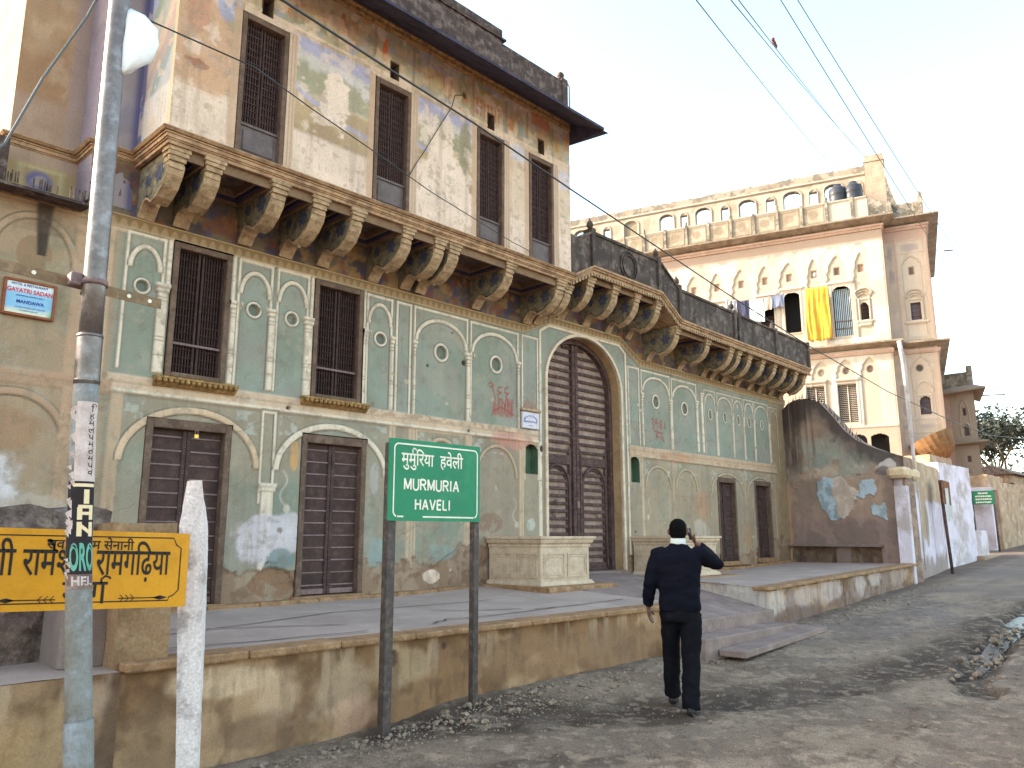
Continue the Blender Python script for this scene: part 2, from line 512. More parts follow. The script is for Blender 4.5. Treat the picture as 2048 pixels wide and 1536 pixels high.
wp = [(9.9, 2.6), (10.1, 2.64), (10.4, 2.7), (10.8, 2.75), (11.5, 2.82), (12.4, 2.9), (13.6, 3.0), (15.5, 3.1)]
wl = [.01, .05, .09, .09, .11, .14, .18, .18]
vs = []
for i, (x, y) in enumerate(wp):
    for k in (-1, 1):
        vs.append((x + .05 * k * (i % 2), y + k * wl[i], float(gh(x, y)) - .058))
w.add(vs, [(2 * i, 2 * i + 2, 2 * i + 3, 2 * i + 1) for i in range(len(wp) - 1)])
wo = w.build('drain_water', M_water)
kind(wo, 'structure')

# ------------------------------------------------------------------ stone platforms in front of the house
M_paint = material('painted_plaster', None, attr='pigment', dark=C(92, 82, 70), light=None, scale=2.2, amt=.16, streak=.16, fine=70, grain=.2, bump=.35, bscale=60, bdist=.006)
M_cement = material('platform_cement', C(158, 144, 133,  1.2), C(132, 119, 109,  1.2), C(176, 162, 150,  1.2), scale=1.1, amt=.5, fine=60, grain=.16, bump=.25, bscale=50, bdist=.004, rough=.8)
M_kerb = material('sandstone_kerb', C(142, 112, 80), C(98, 76, 54), C(168, 140, 108), scale=5, amt=.6, fine=50, grain=.3, bump=.6, bscale=45, bdist=.012)
ZF = lambda x: float(np.interp(x, [2, 9, 11.2, 17.9], [.69, .69, .77, .96]))
ZB = lambda x: float(np.interp(x, [1, 7, 9, 10.8, 12.5, 15, 18.6], [.73, .77, .86, .92, .84, .82, .93]))
YF = 5.62
def top_mesh(x0, x1, n=40, y0=YF, y1=8.62, zf=ZF, zb=ZB):
    m = MB()
    xs = np.linspace(x0, x1, n); ys = np.linspace(y0 + .02, y1, 24)
    vs = [(x, y, zf(x) + (zb(x) - zf(x)) * (y - y0) / (8.6 - y0) + .008 * (mnoise.noise(Vector((x * 1.3, y * 1.3, 0))))) for y in ys for x in xs]
    fs = [(j * n + i, j * n + i + 1, (j + 1) * n + i + 1, (j + 1) * n + i) for j in range(len(ys) - 1) for i in range(n - 1)]
    return m.add(vs, fs, True)
def cracks(lines, zf=ZF, zb=ZB):
    m = MB()
    for L_ in lines:
        pts = []
        for (ax, ay), (bx, by) in zip(L_[:-1], L_[1:]):
            for k in range(5):
                t = k / 5
                pts.append((ax + (bx - ax) * t + random.uniform(-.02, .02), ay + (by - ay) * t + random.uniform(-.02, .02)))
        pts.append(L_[-1])
        vf = ribbon(pts, .022)
        m.add([(v[0], v[1], zf(v[0]) + (zb(v[0]) - zf(v[0])) * (v[1] - YF) / (8.6 - YF) + .010) for v in vf[0]], vf[1])
    return m
random.seed(4)
M_crack = material('crack', C(70, 60, 56), grain=.2, bump=.3)
def front_canvas(x0, x1, z0, z1, seed, base, patches):
    c = Cv(x0, x1, z0, z1, .014, base)
    n = fbm(c.X * 2.2, c.Z * 2.6, seed)
    c.put(allsl, .85 * sst(.46, .6, n), C(104, 78, 54), -.012)
    c.put(allsl, .75 * sst(.52, .68, fbm(c.X * 1.5, c.Z * 2.2, seed + 7)), C(168, 140, 106), .006)
    c.put(allsl, .6 * sst(.55, .7, fbm(c.X * 6, c.Z * 5, seed + 3)), C(92, 68, 48), -.01)
    c.put(allsl, .7 * sst(.5, .72, fbm(c.X * 9, c.Z * 1.2, seed + 5)) * sst(z1 - .5, z1, c.Z), C(172, 152, 126), .004)
    for p in patches:
        p = list(p); p[5] *= .8
        p += [.9, .3][max(0, len(p) - 8):] if len(p) < 10 else []
        c.blob(*p)
    c.put(allsl, .3 * sst(.55, .7, fbm(c.X * 16, c.Z * 3, seed + 11)), C(96, 74, 54), -.004)
    c.h += .02 * (fbm(c.X * 3, c.Z * 3, seed + 9) - .5) + .012 * (fbm(c.X * 12, c.Z * 12, seed + 8, 3) - .5)
    return c
pl = thing('stone_platform', 'long raised platform with tan kerb and cracked grey top behind green sign', 'platform', (5.5, 7, 0))
top_mesh(2.17, 8.95).build('platform_top', M_cement, pl)
c = front_canvas(2.17, 8.95, -.2, .645, 5, C(132, 102, 70), [
    (2.9, .5, .35, .12, C(190, 168, 138), .9, 1, 6), (3.35, .35, .2, .2, C(176, 152, 122), .85, 2, 6), (3.9, .3, .28, .22, C(168, 146, 118), .85, 3, 6),
    (4.05, .1, .2, .14, C(186, 150, 124), .6, 4, 6), (4.55, .42, .3, .16, C(165, 144, 112), .8, 5, 5), (2.4, .2, .25, .3, C(120, 98, 74), .8, 6, 4),
    (3.2, .12, .4, .12, C(108, 84, 64), .8, 7, 5), (6.2, .35, 1.0, .2, C(140, 110, 80), .7, 8, 3), (7.6, .3, .9, .25, C(132, 104, 78), .7, 9, 3), (4.42, .5, .06, .07, C(34, 28, 26), 1, 10, 9, .5, .1, -.05),
    (4.45, .32, .05, .2, C(104, 82, 62), .7, 11, 9), (5.0, .55, .03, .03, C(52, 42, 36), 1, 12, 9)])
c.build('platform_front', M_paint, lambda X, Z, h: (X, YF + .05 - h, Z), pl)
MB().box(2.17, 8.95, YF + .1, 8.55, -.3, .6).build('platform_core', M_cement, pl)
x = 2.17
random.seed(8)
while x < 8.9:
    L_ = min(random.uniform(.7, 1.5), 8.95 - x)
    dz = random.uniform(-.008, .008)
    MB().bbox(x + .004, x + L_ - .004, YF - .025, YF + .26, .645, .70 + dz, .012).build('kerb_stone', M_kerb, pl)
    x += L_
cracks([[(2.9, 7.3), (3.7, 6.9), (4.3, 6.6), (4.5, 6.5)], [(2.6, 6.15), (3.4, 6.05), (4.4, 6.0)], [(5.2, 6.05), (5.5, 6.2), (6.0, 6.15), (7.2, 6.25)], [(5.9, 6.9), (6.3, 6.6), (6.8, 6.4)], [(6.9, 6.3), (7.5, 6.25), (8.6, 6.3)], [(2.4, 6.75), (5.0, 7.4), (7.2, 7.3)]]).build('crack_lines', M_crack, pl)

pr = thing('stone_platform', 'short raised platform beyond the gate steps with peeling whitewashed front', 'platform', (14.5, 7, 0))
ZF2 = ZF
top_mesh(11.25, 18.2, 40).build('platform_top', M_cement, pr)
c = front_canvas(11.25, 17.9, -.1, 1.0, 25, C(132, 114, 104), [(11.6, .55, .3, .2, C(186, 176, 166), .9, 1, 6), (12.6, .6, .5, .14, C(176, 162, 152), .85, 2, 6), (13.6, .62, .5, .2, C(178, 164, 156), .85, 3, 7),
    (14.9, .7, .25, .2, C(186, 176, 168), .9, 4, 6), (15.6, .75, .3, .14, C(182, 172, 164), .8, 5, 6), (16.8, .75, .5, .2, C(160, 144, 130), .8, 6, 5), (12.4, .3, .9, .14, C(104, 84, 74), .85, 7, 4), (14, .35, .9, .12, C(106, 86, 76), .8, 8, 4)])
c.stroke([(14.15, .3), (14.16, .86)], .03, C(70, 58, 52), 1, -.01)
zt = np.interp(c.X, [11.25, 17.9], [.76, .95])
c.hole |= c.Z > zt - .035
c.build('platform_front', M_paint, lambda X, Z, h: (X, YF + .05 - h, Z), pr)
c = front_canvas(5.64, 8.5, .1, .92, 31, C(150, 138, 128), [(6.0, .6, .5, .25, C(186, 184, 178), .9, 1, 6), (6.9, .6, .5, .22, C(190, 182, 172), .8, 2, 6), (7.6, .6, .5, .2, C(176, 168, 158), .8, 2, 6)])
c.hole |= c.Z > .79 + .125 * (c.X - 5.62) / 2.98
c.build('platform_end', M_paint, lambda Y, Z, h: (11.27 - h, Y, Z), pr)
core = MB(); core.prism([(11.3, -.2), (18.1, -.2), (18.1, .86), (11.3, .70)], 1, YF + .1, 8.55); core.build('platform_core', M_cement, pr)
x = 11.22
while x < 17.7:
    L_ = min(random.uniform(.8, 1.6), 17.85 - x)
    m = MB().bbox(x + .004, x + L_ - .004, YF - .03, YF + .24, 0, .05, .01)
    m.xf(lambda v: Vector((v.x, v.y, v.z + ZF(v.x) - .035)))
    m.build('kerb_stone', M_kerb, pr); x += L_

M_slab = material('step_stone', C(134, 118, 110,  1.1), C(104, 90, 82,  1.1), C(156, 140, 130,  1.1), scale=2.2, amt=.5, fine=50, grain=.22, bump=.4, bscale=40, bdist=.008)
ps = thing('gate_steps', 'worn stone ramp and two low steps leading up to the arched gate', 'steps', (10, 6.5, 0))
m = MB()
xs = np.linspace(8.96, 11.25, 12); ys = [5.6, 5.61, 6.2, 6.8, 7.3, 7.31, 8.0, 8.9]; zz = [.3, .47, .6, .72, .8, .8, .88, .94]
m.add([(x, y, z + .008 * mnoise.noise(Vector((x, y, 0)))) for y, z in zip(ys, zz) for x in xs], [(j * 12 + i, j * 12 + i + 1, (j + 1) * 12 + i + 1, (j + 1) * 12 + i) for j in range(len(ys) - 1) for i in range(11)])
m.box(8.96, 11.25, 5.6, 8.9, -.2, .29)
m.build('ramp', M_slab, ps)
MB().bbox(8.96, 11.3, 5.57, 5.95, .30, .475, .012).build('step', M_slab, ps)
MB().bbox(8.75, 11.25, 5.2, 5.62, -.05, .31, .015).build('step', M_slab, ps)
m = MB().bbox(9.0, 11.6, 4.86, 5.22, 0, .075, .01)
m.xf(lambda v: Vector((v.x, v.y + (v.x - 10) * .04, v.z + .10 + (v.x - 9) * .035)))
m.build('loose_slab', M_slab, ps)

# masonry at the left end
M_rubble = material('rubble_masonry', C(112, 100, 94), C(72, 62, 56), C(138, 124, 112), scale=7, amt=.8, fine=40, grain=.35, bump=1.0, bscale=16, bdist=.04)
M_mud = material('mud_plaster', C(142, 118, 88), C(110, 90, 66), C(160, 140, 110), scale=3, amt=.6, fine=40, grain=.25, bump=.7, bscale=22, bdist=.02)
M_greyp = material('grey_plaster', C(126, 116, 110), C(104, 94, 88), C(140, 130, 122), scale=2, amt=.5, fine=50, grain=.15, bump=.3)
le = thing('low_ledge', 'plain grey-topped ledge at the lower left corner with stained mud front', 'ledge', (0, 7, 0))
c = front_canvas(-2.5, 2.16, -.2, .66, 45, C(126, 104, 78), [(1.75, .3, .2, .2, C(160, 136, 100), .8, 1, 4), (1.4, .2, .35, .25, C(160, 132, 92), .8, 2, 3), (2.0, .5, .14, .1, C(168, 146, 122), .8, 3, 6), (2.12, .25, .07, .35, C(78, 62, 50), .8, 4, 6)])
c.build('ledge_front', M_paint, lambda X, Z, h: (X, YF - h, Z), le)
m = MB()
xs = np.linspace(-2.5, 2.16, 20); ys = np.linspace(YF, 8.6, 20)
m.add([(x, y, .66 + .035 * (y - YF) + .012 * mnoise.noise(Vector((x * 2, y * 2, 0)))) for y in ys for x in xs], [(j * 20 + i, j * 20 + i + 1, (j + 1) * 20 + i + 1, (j + 1) * 20 + i) for j in range(19) for i in range(19)], True)
m.build('ledge_top', M_cement, le)
bw = thing('rubble_wall', 'low broken masonry wall stub rising behind the yellow sign', 'wall', (1, 6.5, .7))
def rough_block(x0, x1, y0, y1, z0, z1, seed, amp=.04, n=14):
    m = MB()
    def grid(fn, nu, nv):
        vs = [fn(u / (nu - 1), v / (nv - 1)) for v in range(nv) for u in range(nu)]
        vs = [Vector(p) + Vector((mnoise.noise(Vector(p) * 4 + Vector((seed, 0, 0))), mnoise.noise(Vector(p) * 4 + Vector((0, seed, 5))), mnoise.noise(Vector(p) * 5 + Vector((3, seed, 0))))) * amp for p in vs]
        m.add(vs, [(j * nu + i, j * nu + i + 1, (j + 1) * nu + i + 1, (j + 1) * nu + i) for j in range(nv - 1) for i in range(nu - 1)], True)
    nx = max(4, int((x1 - x0) / .06)); ny = max(4, int((y1 - y0) / .06)); nz = max(4, int((z1 - z0) / .06))
    L3 = lambda a, b, t: a + (b - a) * t
    grid(lambda u, v: (L3(x0, x1, u), y0, L3(z0, z1, v)), nx, nz); grid(lambda u, v: (L3(x0, x1, u), y1, L3(z0, z1, v)), nx, nz)
    grid(lambda u, v: (x0, L3(y0, y1, u), L3(z0, z1, v)), ny, nz); grid(lambda u, v: (x1, L3(y0, y1, u), L3(z0, z1, v)), ny, nz)
    grid(lambda u, v: (L3(x0, x1, u), L3(y0, y1, v), z1), nx, ny)
    return m
rough_block(-2.5, 2.3, 6.3, 6.75, .6, 1.5, 3, .05).build('masonry', M_rubble, bw)
rough_block(-2.5, 2.25, 6.26, 6.8, 1.5, 1.72, 9, .06).build('top_course', M_rubble, bw)
rough_block(2.14, 2.5, 5.72, 6.6, .66, 1.62, 5, .014).build('end_pier', M_mud, bw)
MB().bbox(1.86, 2.16, 5.9, 6.3, .66, 1.3, .02).build('plaster_face', M_greyp, bw)
random.seed(12)
for i in range(9):
    o = MB().blob((0, 0, .03), random.uniform(.04, .09), i, 2, .5, 1.2, 1, .6).build('rubble_stone', M_rubble, loc=(random.uniform(.7, 1.7), random.uniform(5.95, 6.25), .68))
    tag(o, 'grey rubble stone fallen before the broken masonry stub', 'stone', 'stones fallen off the rubble wall')
# ------------------------------------------------------------------ the painted house along the street
F = 8.6
hv = thing('painted_mansion', 'long two-storey painted mansion with arched wooden gate, carved brackets and faded murals', 'mansion', (10, 9, 0))
CREAM = C(202, 190, 168); CREAM2 = C(178, 158, 130); TEAL = C(121, 129, 113); TEAL2 = C(132, 140, 127); DLINE = C(64, 66, 54); BEIGE = C(150, 132, 108); GREEN = C(74, 96, 78)
GREY = C(132, 130, 112)
c = Cv(0.2, 18.62, .5, 5.62, .0135, TEAL)
X, Z = c.X, c.Z
n1 = fbm(X * .9, Z * .9, 2); n2 = fbm(X * 2.6, Z * 2.6, 3); n3 = fbm(X * 8, Z * 8, 4)
c.put(allsl, .75 * sst(.42, .62, n1), TEAL2)
c.put(allsl, .6 * sst(.45, .68, n2), C(134, 130, 120)); c.put(allsl, .5 * sst(.52, .7, fbm(X * 1.7, Z * 1.7, 8)), C(142, 140, 124))
# ground floor register is paler and more worn, ends are bare beige
low = 1 - sst(3.0, 3.06, Z)
c.put(allsl, low * sst(.36, .56, n1 + .12 * sst(6.5, 8, X) + .16 * sst(12.2, 13, X)) * .9, C(140, 130, 110))
c.put(allsl, low * sst(7.9, 8.2, X) * (1 - sst(9.0, 9.1, X)) * .7, C(138, 126, 108))
c.put(allsl, low * sst(12.4, 12.6, X) * sst(.35, .55, n2) * .8, C(150, 136, 112))
c.put(allsl, (1 - sst(2.85, 2.97, X)) * .92, C(152, 130, 104))
c.put(allsl, (1 - sst(2.4, 2.6, X)) * sst(.48, .6, n1) * .7, C(136, 124, 98))
c.put(allsl, (1 - sst(2.85, 2.97, X)) * sst(.55, .7, n2) * .6, C(122, 118, 94))
c.put(allsl, sst(17.75, 17.95, X + .15 * n3) * .95, C(146, 128, 98))
# bare plaster towards the foot of the wall
edge = 1.2 + .4 * (fbm(X * 1.3, Z * .3, 31) - .5) + .3 * (fbm(X * 6, Z * 6, 32, 6) - .5)
edge = edge + .25 * sst(7.5, 8, X) * (1 - sst(9, 9.3, X)) + .3 * sst(16, 18, X)
# --- trims
def panel(x0, x1, zt, zb, dark=DLINE, w=.036, al=1):
    c.frame(x0, x1, zb, zt, w, CREAM, .012, dark, al=al)
def arched(x0, x1, zs, zt, w=.05, al=1, col=CREAM):
    c.archband(x0, x1, zs, zt, w, col, .02, None, DLINE, al)
def roundel(cx, cz, a, b, w=.032, ins=C(96, 104, 92), al=1):
    c.ringo(cx, cz, a, b, w, CREAM, DLINE, .014, ins)
def pilaster(x0, x1, zt, zb, cap=.04, rings=True, al=1):
    c.rect(x0 - .008, x1 + .008, zb, zt, DLINE, .6 * al)
    c.rect(x0, x1, zb, zt - .1, CREAM, al, .028)
    c.rect(x0 - cap * .5, x1 + cap * .5, zt - .1, zt - .05, CREAM, al, .036)
    c.rect(x0 - cap, x1 + cap, zt - .05, zt, CREAM, al, .045)
    if rings:
        for z in (zt - .105, zt - .05, zt - .16, zt - .2, zb + .36, zb + .4, zb + .2):
            c.rect(x0 - cap * .6, x1 + cap * .6, z - .006, z + .006, C(120, 104, 84), .85 * al)
    c.rect(x0 + (x1 - x0) * .8, x1, zb, zt - .1, C(168, 150, 126), .5 * al)
# upper register, left of the gate
panel(2.97, 3.40, 4.78, 3.26); arched(3.0, 3.37, 4.38, 4.66); roundel(3.17, 4.19, .09, .09, .022)
c.frame(3.42, 3.47, 4.26, 4.79, .03, CREAM, .01)
pilaster(3.34, 3.45, 4.27, 3.26, .03)
c.rect(4.185, 4.225, 4.24, 4.79, CREAM, 1, .012)
pilaster(4.185, 4.295, 4.25, 3.25, .035)
panel(4.255, 4.715, 4.79, 3.25); arched(4.275, 4.70, 4.36, 4.67); roundel(4.48, 4.19, .1, .1, .026)
pilaster(4.68, 4.785, 4.25, 3.24, .035)
panel(4.765, 5.225, 4.79, 3.24); arched(4.78, 5.21, 4.36, 4.67); roundel(4.99, 4.18, .1, .1, .028)
c.rect(5.245, 5.285, 4.25, 4.79, CREAM, 1, .012)
pilaster(5.18, 5.29, 4.25, 3.24, .035)
c.rect(6.06, 6.095, 4.25, 4.78, CREAM, 1, .012)
pilaster(6.035, 6.15, 4.26, 3.21, .035)
panel(6.11, 6.55, 4.77, 3.21); arched(6.125, 6.545, 4.36, 4.67); roundel(6.35, 4.17, .11, .105, .03)
pilaster(6.53, 6.575, 4.24, 3.21, .022)
panel(6.61, 6.885, 4.77, 3.20)
panel(6.925, 7.975, 4.77, 3.20); arched(6.95, 7.96, 4.27, 4.655, .055); roundel(7.445, 4.16, .14, .14, .038)
pilaster(6.925, 6.965, 4.25, 3.2, .022)
pilaster(7.945, 8.055, 4.24, 3.19, .04)
panel(8.02, 9.09, 4.76, 3.19); arched(8.04, 9.075, 4.27, 4.66, .055); roundel(8.58, 4.16, .14, .145, .038)
pilaster(9.06, 9.10, 4.28, 3.2, .02)
panel(9.16, 9.56, 4.76, 3.56)
# gate surround (polygonal white line) and arch
GL = [(9.61, .8), (9.61, 4.9), (9.84, 5.03), (11.80, 5.03), (12.01, 4.9), (12.01, .8)]
c.stroke([(p[0] - .0, p[1]) for p in GL], .075, DLINE); c.stroke(GL, .055, CREAM, 1, .014)
# frieze band rises over the gate
FZ = [(0.2, 4.86), (9.2, 4.86), (9.83, 5.12), (11.83, 5.12), (12.45, 4.79), (18.62, 4.75)]
c.stroke([(a, b + .0) for a, b in FZ], .125, C(120, 96, 62), 1, .03)
fzz = np.interp(X, [p[0] for p in FZ], [p[1] for p in FZ])
fm = (abs(Z - fzz) < .055)
scal = np.abs(((X / .11) % 1) - .5) * 2
c.put(allsl, fm * sst(.1, .3, .9 - scal ** 2 - (Z - fzz + .05) / .11) * .75, C(150, 128, 96))
c.put(allsl, (abs(Z - fzz - .062) < .010) * 1., C(168, 148, 112), .045)
c.put(allsl, (abs(Z - fzz + .06) < .008) * 1., C(170, 150, 114), .04)
above = Z > fzz + .07
c.put(allsl, above * 1., C(104, 92, 72), 0)
c.put(allsl, above * sst(.48, .6, n2) * .9, C(66, 60, 62)); c.put(allsl, above * sst(.52, .62, fbm(X * 5, Z * 5, 66)) * .8, C(140, 112, 70))
c.put(allsl, above * sst(.55, .63, fbm(X * 6, Z * 6, 67)) * .7, C(62, 62, 92)); c.put(allsl, above * sst(.57, .65, fbm(X * 7, Z * 7, 68)) * .6, C(118, 66, 46))
# band between the storeys
c.rect(2.9, 9.55, 3.03, 3.20, C(186, 164, 138), 1, .02); c.rect(2.9, 9.55, 3.00, 3.04, CREAM, 1, .035); c.rect(2.9, 9.55, 3.105, 3.12, C(150, 128, 104), .8, .016)
c.rect(12.05, 18.0, 3.00, 3.18, C(176, 152, 124), 1, .02); c.rect(12.05, 18.0, 2.97, 3.01, CREAM2, 1, .032); c.rect(12.05, 18, 3.09, 3.103, C(146, 122, 98), .8, .016)
c.rect(0.2, 2.95, 3.05, 3.12, C(164, 134, 108), 1, .015); c.rect(0.2, 2.95, 2.97, 3.05, C(158, 130, 104), .8, .01)
fl = (Z > 3.125) & (Z < 3.19) & (X > 6.2) & (X < 9.2)
c.put(allsl, fl * sst(.45, .55, fbm(X * 14, Z * 16, 71)) * .6, C(140, 116, 92))
# right wing upper register
panel(12.07, 12.44, 4.69, 3.20)
panel(12.49, 13.50, 4.68, 3.2); arched(12.52, 13.485, 4.27, 4.59, .05); roundel(12.985, 4.1, .13, .145, .035)
pilaster(12.5, 12.54, 4.22, 3.2, .02)
pilaster(13.475, 13.58, 4.2, 3.2, .03)
panel(13.54, 14.51, 4.66, 3.2); arched(13.57, 14.5, 4.27, 4.57, .05); roundel(14.02, 4.08, .13, .145, .035)
pilaster(14.45, 14.53, 4.3, 3.22, .02); pilaster(14.66, 14.74, 4.5, 3.22, .012)
for x0, x1 in ((14.80, 15.27), (15.33, 15.99), (16.02, 16.49), (16.53, 16.98), (17.02, 17.73)):
    panel(x0, x1, 4.60, 3.2, w=.03, al=.85)
    arched(x0 + .02, x1 - .02, 4.3, 4.525, .04, .9)
    roundel((x0 + x1) / 2, 4.07, .085, .13, .026, C(112, 122, 108) if x0 < 16 else C(122, 132, 116))
    pilaster(x1 - .015, x1 + .06, 4.15, 3.2, .015, False, .9)
panel(17.78, 18.2, 4.56, 3.2, w=.03, al=.7); arched(17.8, 18.18, 4.3, 4.5, .035, .7)
# ground floor arches
def spandrel(x0, x1, z0, z1, s):
    Xw, Zw, sl = c.win(x0, x1, z0, z1, 0)
    c.put(sl, sst(.5, .6, fbm(Xw * 12, Zw * 12, s)) * .55, C(168, 172, 160))
c.rect(2.95, 3.08, .8, 3.0, C(172, 148, 120), .9, .015)
arched(3.04, 4.66, 2.3, 2.93, .075, 1, C(190, 166, 136)); spandrel(3.1, 3.3, 2.75, 2.95, 1); spandrel(4.35, 4.62, 2.7, 2.96, 2)
c.frame(4.66, 4.86, 1.9, 3.0, .035, CREAM, .012, DLINE)
pilaster(4.70, 4.86, 2.14, .8, .04, False)
arched(4.84, 6.53, 2.3, 2.93, .075); spandrel(4.9, 5.15, 2.72, 2.97, 3); spandrel(6.2, 6.5, 2.75, 2.97, 4)
c.rect(6.54, 6.64, .95, 3.0, C(182, 160, 134), .95, .012); c.rect(6.87, 6.98, .95, 3.0, C(178, 156, 130), .95, .012)
for x in (6.585, 6.925): c.rect(x, x + .012, 1.0, 3.0, C(130, 100, 76), .8)
c.frame(7.0, 7.96, 1.0, 3.0, .03, CREAM2, .008, None)
arched(7.1, 7.85, 2.5, 2.915, .055, .9, CREAM2); c.rect(7.95, 8.07, 1.0, 3.0, C(178, 154, 128), .95, .014); spandrel(7.0, 7.3, 2.7, 2.96, 5); spandrel(7.7, 7.95, 2.7, 2.96, 6)
arched(8.15, 9.06, 2.4, 2.91, .05, .85, CREAM2); spandrel(8.1, 8.4, 2.7, 2.96, 7)
c.rect(9.10, 9.2, .9, 3.0, CREAM2, .95, .012); c.rect(9.145, 9.155, .9, 3.0, C(120, 84, 60), .8)
c.frame(9.215, 9.555, 2.4, 3.0, .03, C(186, 170, 146), .012)
c.rect(9.555, 9.60, .85, 3.02, CREAM, .95, .016)
def curl(x, z, s, fx=1):
    pts = [(x + fx * s * (.06 * math.sin(t * 7) + .05 * t), z - s * .5 * t) for t in np.linspace(0, 1, 14)]
    c.stroke(pts, .028 * s, C(180, 172, 156), .65)
    c.ringo(x + fx * .08 * s, z - s * .5, .05 * s, .06 * s, .014, C(178, 170, 154))
curl(4.98, 2.3, .9); curl(7.12, 2.3, .8, -1); curl(8.22, 2.2, .8, -1); curl(8.98, 2.1, .8)
c.blob(5.12, 2.5, .05, .2, C(190, 146, 90), .8, 3, 9); c.blob(6.32, 2.25, .07, .2, C(168, 164, 158), .6, 8, 8)
for x0, x1, zs in ((12.53, 13.46, 2.42), (13.58, 14.42, 2.42), (14.93, 16.36, 2.4), (16.47, 17.8, 2.42)):
    arched(x0, x1, zs, 2.86, .05, .8, C(178, 160, 132)); c.rect(x1 + .02, x1 + .1, 1.0, 2.97, C(166, 146, 118), .8, .01)
    spandrel(x0, x0 + .25, 2.65, 2.93, int(x0 * 3)); spandrel(x1 - .25, x1, 2.65, 2.93, int(x0 * 5))
c.frame(12.06, 12.40, 2.42, 3.0, .03, CREAM2, .01); c.rect(12.42, 12.5, .9, 2.98, CREAM2, .9, .01)
curl(12.68, 2.25, .75, -1); curl(13.35, 2.15, .75)
# far left register
arched(1.7, 2.52, 4.2, 4.70, .06, .8, C(172, 148, 120)); c.disc(2.12, 4.28, .16, .19, C(120, 92, 62), None, .5)
arched(1.55, 2.6, 2.4, 2.93, .07, .8, C(172, 142, 114)); c.rect(2.5, 2.62, .7, 3.0, C(170, 142, 114), .9, .012); c.rect(2.48, 2.6, 3.12, 4.7, C(170, 142, 114), .8, .012)
c.rect(2.80, 2.85, 3.12, 4.76, C(176, 152, 126), .8, .01); c.rect(2.6, 2.97, 4.74, 4.79, C(180, 160, 134), .8, .01)
tri = np.clip(1 - abs(X - 2.17 - .02 * (4.8 - Z)) / np.maximum(.03, .1 - .1 * (4.75 - Z)), 0, 1) * (Z > 4.28) * (Z < 4.80)
c.put(allsl, sst(0, .5, tri), C(58, 50, 42))
c.put(allsl, (1 - sst(.1, .35, np.abs(X - 2.0 - .2 * np.sin(Z * 3)) + .3 * (n3 - .2))) * (Z < 4.9) * (Z > 4.5) * .4, C(84, 72, 60))
c.blob(1.75, 1.95, .5, .35, C(200, 196, 196), .85, 5, 5, 1.0, .2); c.blob(2.3, 1.75, .35, .2, C(170, 158, 142), .7, 6, 5)
c.blob(2.02, 2.55, .3, .2, C(142, 108, 78), .5, 9, 5)
# --- peeling and stains
peel = sst(.0, .03, edge - Z) * (X > 2.9)
c.put(allsl, peel * .93, C(132, 108, 86), -.018)
c.put(allsl, peel * sst(.5, .62, n2) * .8, C(150, 132, 110)); c.put(allsl, peel * sst(.55, .66, n3) * .6, C(106, 82, 64), -.03)
c.blob(4.75, 1.5, .42, .26, C(192, 186, 188), .85, 11, 4, .8); c.blob(5.05, 1.55, .2, .25, C(188, 184, 184), .8, 12, 5); c.blob(5.0, 1.25, .22, .13, C(108, 128, 126), .8, 13, 5)
c.blob(4.93, .98, .28, .16, C(128, 100, 76), .95, 14, 5, .7, .08, -.03); c.blob(7.35, .98, .14, .09, C(206, 188, 168), .95, 15, 7, .7, .06, .004); c.blob(8.5, 1.72, .3, .16, C(122, 100, 84), .85, 16, 3)
c.blob(7.5, 1.3, .3, .12, C(128, 146, 140), .6, 17, 5); c.blob(6.4, 1.35, .15, .2, C(126, 152, 150), .6, 18, 5)
c.blob(9.35, 1.7, .1, .1, C(176, 180, 168), .6, 19, 6); c.blob(14.5, 1.6, .3, .25, C(182, 176, 164), .5, 20, 4); c.blob(16.4, 1.6, .2, .3, C(160, 126, 92), .6, 21, 4)
c.blob(14.6, 2.1, .3, .3, C(160, 122, 92), .5, 22, 5); c.blob(13.6, 3.05, .6, .1, C(166, 120, 88), .5, 23, 5); c.blob(9.0, 3.0, .5, .14, C(184, 128, 112), .6, 24, 4)
wear = sst(.55, .66, .6 * fbm(X * 4, Z * 4, 91) + .4 * fbm(X * 22, Z * 22, 92)) * .5 * (Z < fzz - .08)
c.put(allsl, wear, C(150, 142, 122))
c.put(allsl, sst(.6, .72, fbm(X * 10, Z * 10, 93)) * .3 * (Z < fzz - .08), C(110, 100, 84), -.003)
c.put(allsl, sst(.56, .75, fbm(X * 9, Z * .8, 95)) * .28 * (Z < 3.0), C(120, 102, 80))
# hair cracks and drip marks
random.seed(61)
for i in range(46):
    x = random.uniform(1.8, 18.2); z = random.uniform(1.0, 4.6); a = random.uniform(0, 6.28); P_c = [(x, z)]
    if 9.7 < x < 11.9: continue
    for k in range(random.randint(4, 9)):
        a += random.uniform(-.7, .7); x += .06 * math.cos(a); z += .06 * math.sin(a); P_c.append((x, z))
    c.stroke(P_c, .006, C(84, 76, 64), random.uniform(.35, .8))
for i in range(60):
    x = random.uniform(2.9, 18); z = random.choice((3.0, 3.02, 4.7, 4.75)); l = random.uniform(.15, .7)
    c.stroke([(x, z), (x + random.uniform(-.01, .01), z - l * .6), (x + random.uniform(-.015, .015), z - l)], random.uniform(.012, .04), C(104, 92, 76), random.uniform(.12, .35), None, .5, i)
for i in range(90):
    x = random.uniform(2.9, 18); z = random.uniform(.95, 4.7)
    c.blob(x, z, random.uniform(.01, .05), random.uniform(.01, .04), random.choice((C(166, 152, 130), C(120, 104, 86), C(178, 170, 154))), .8, i, 14, 1.2, .1, -.004)
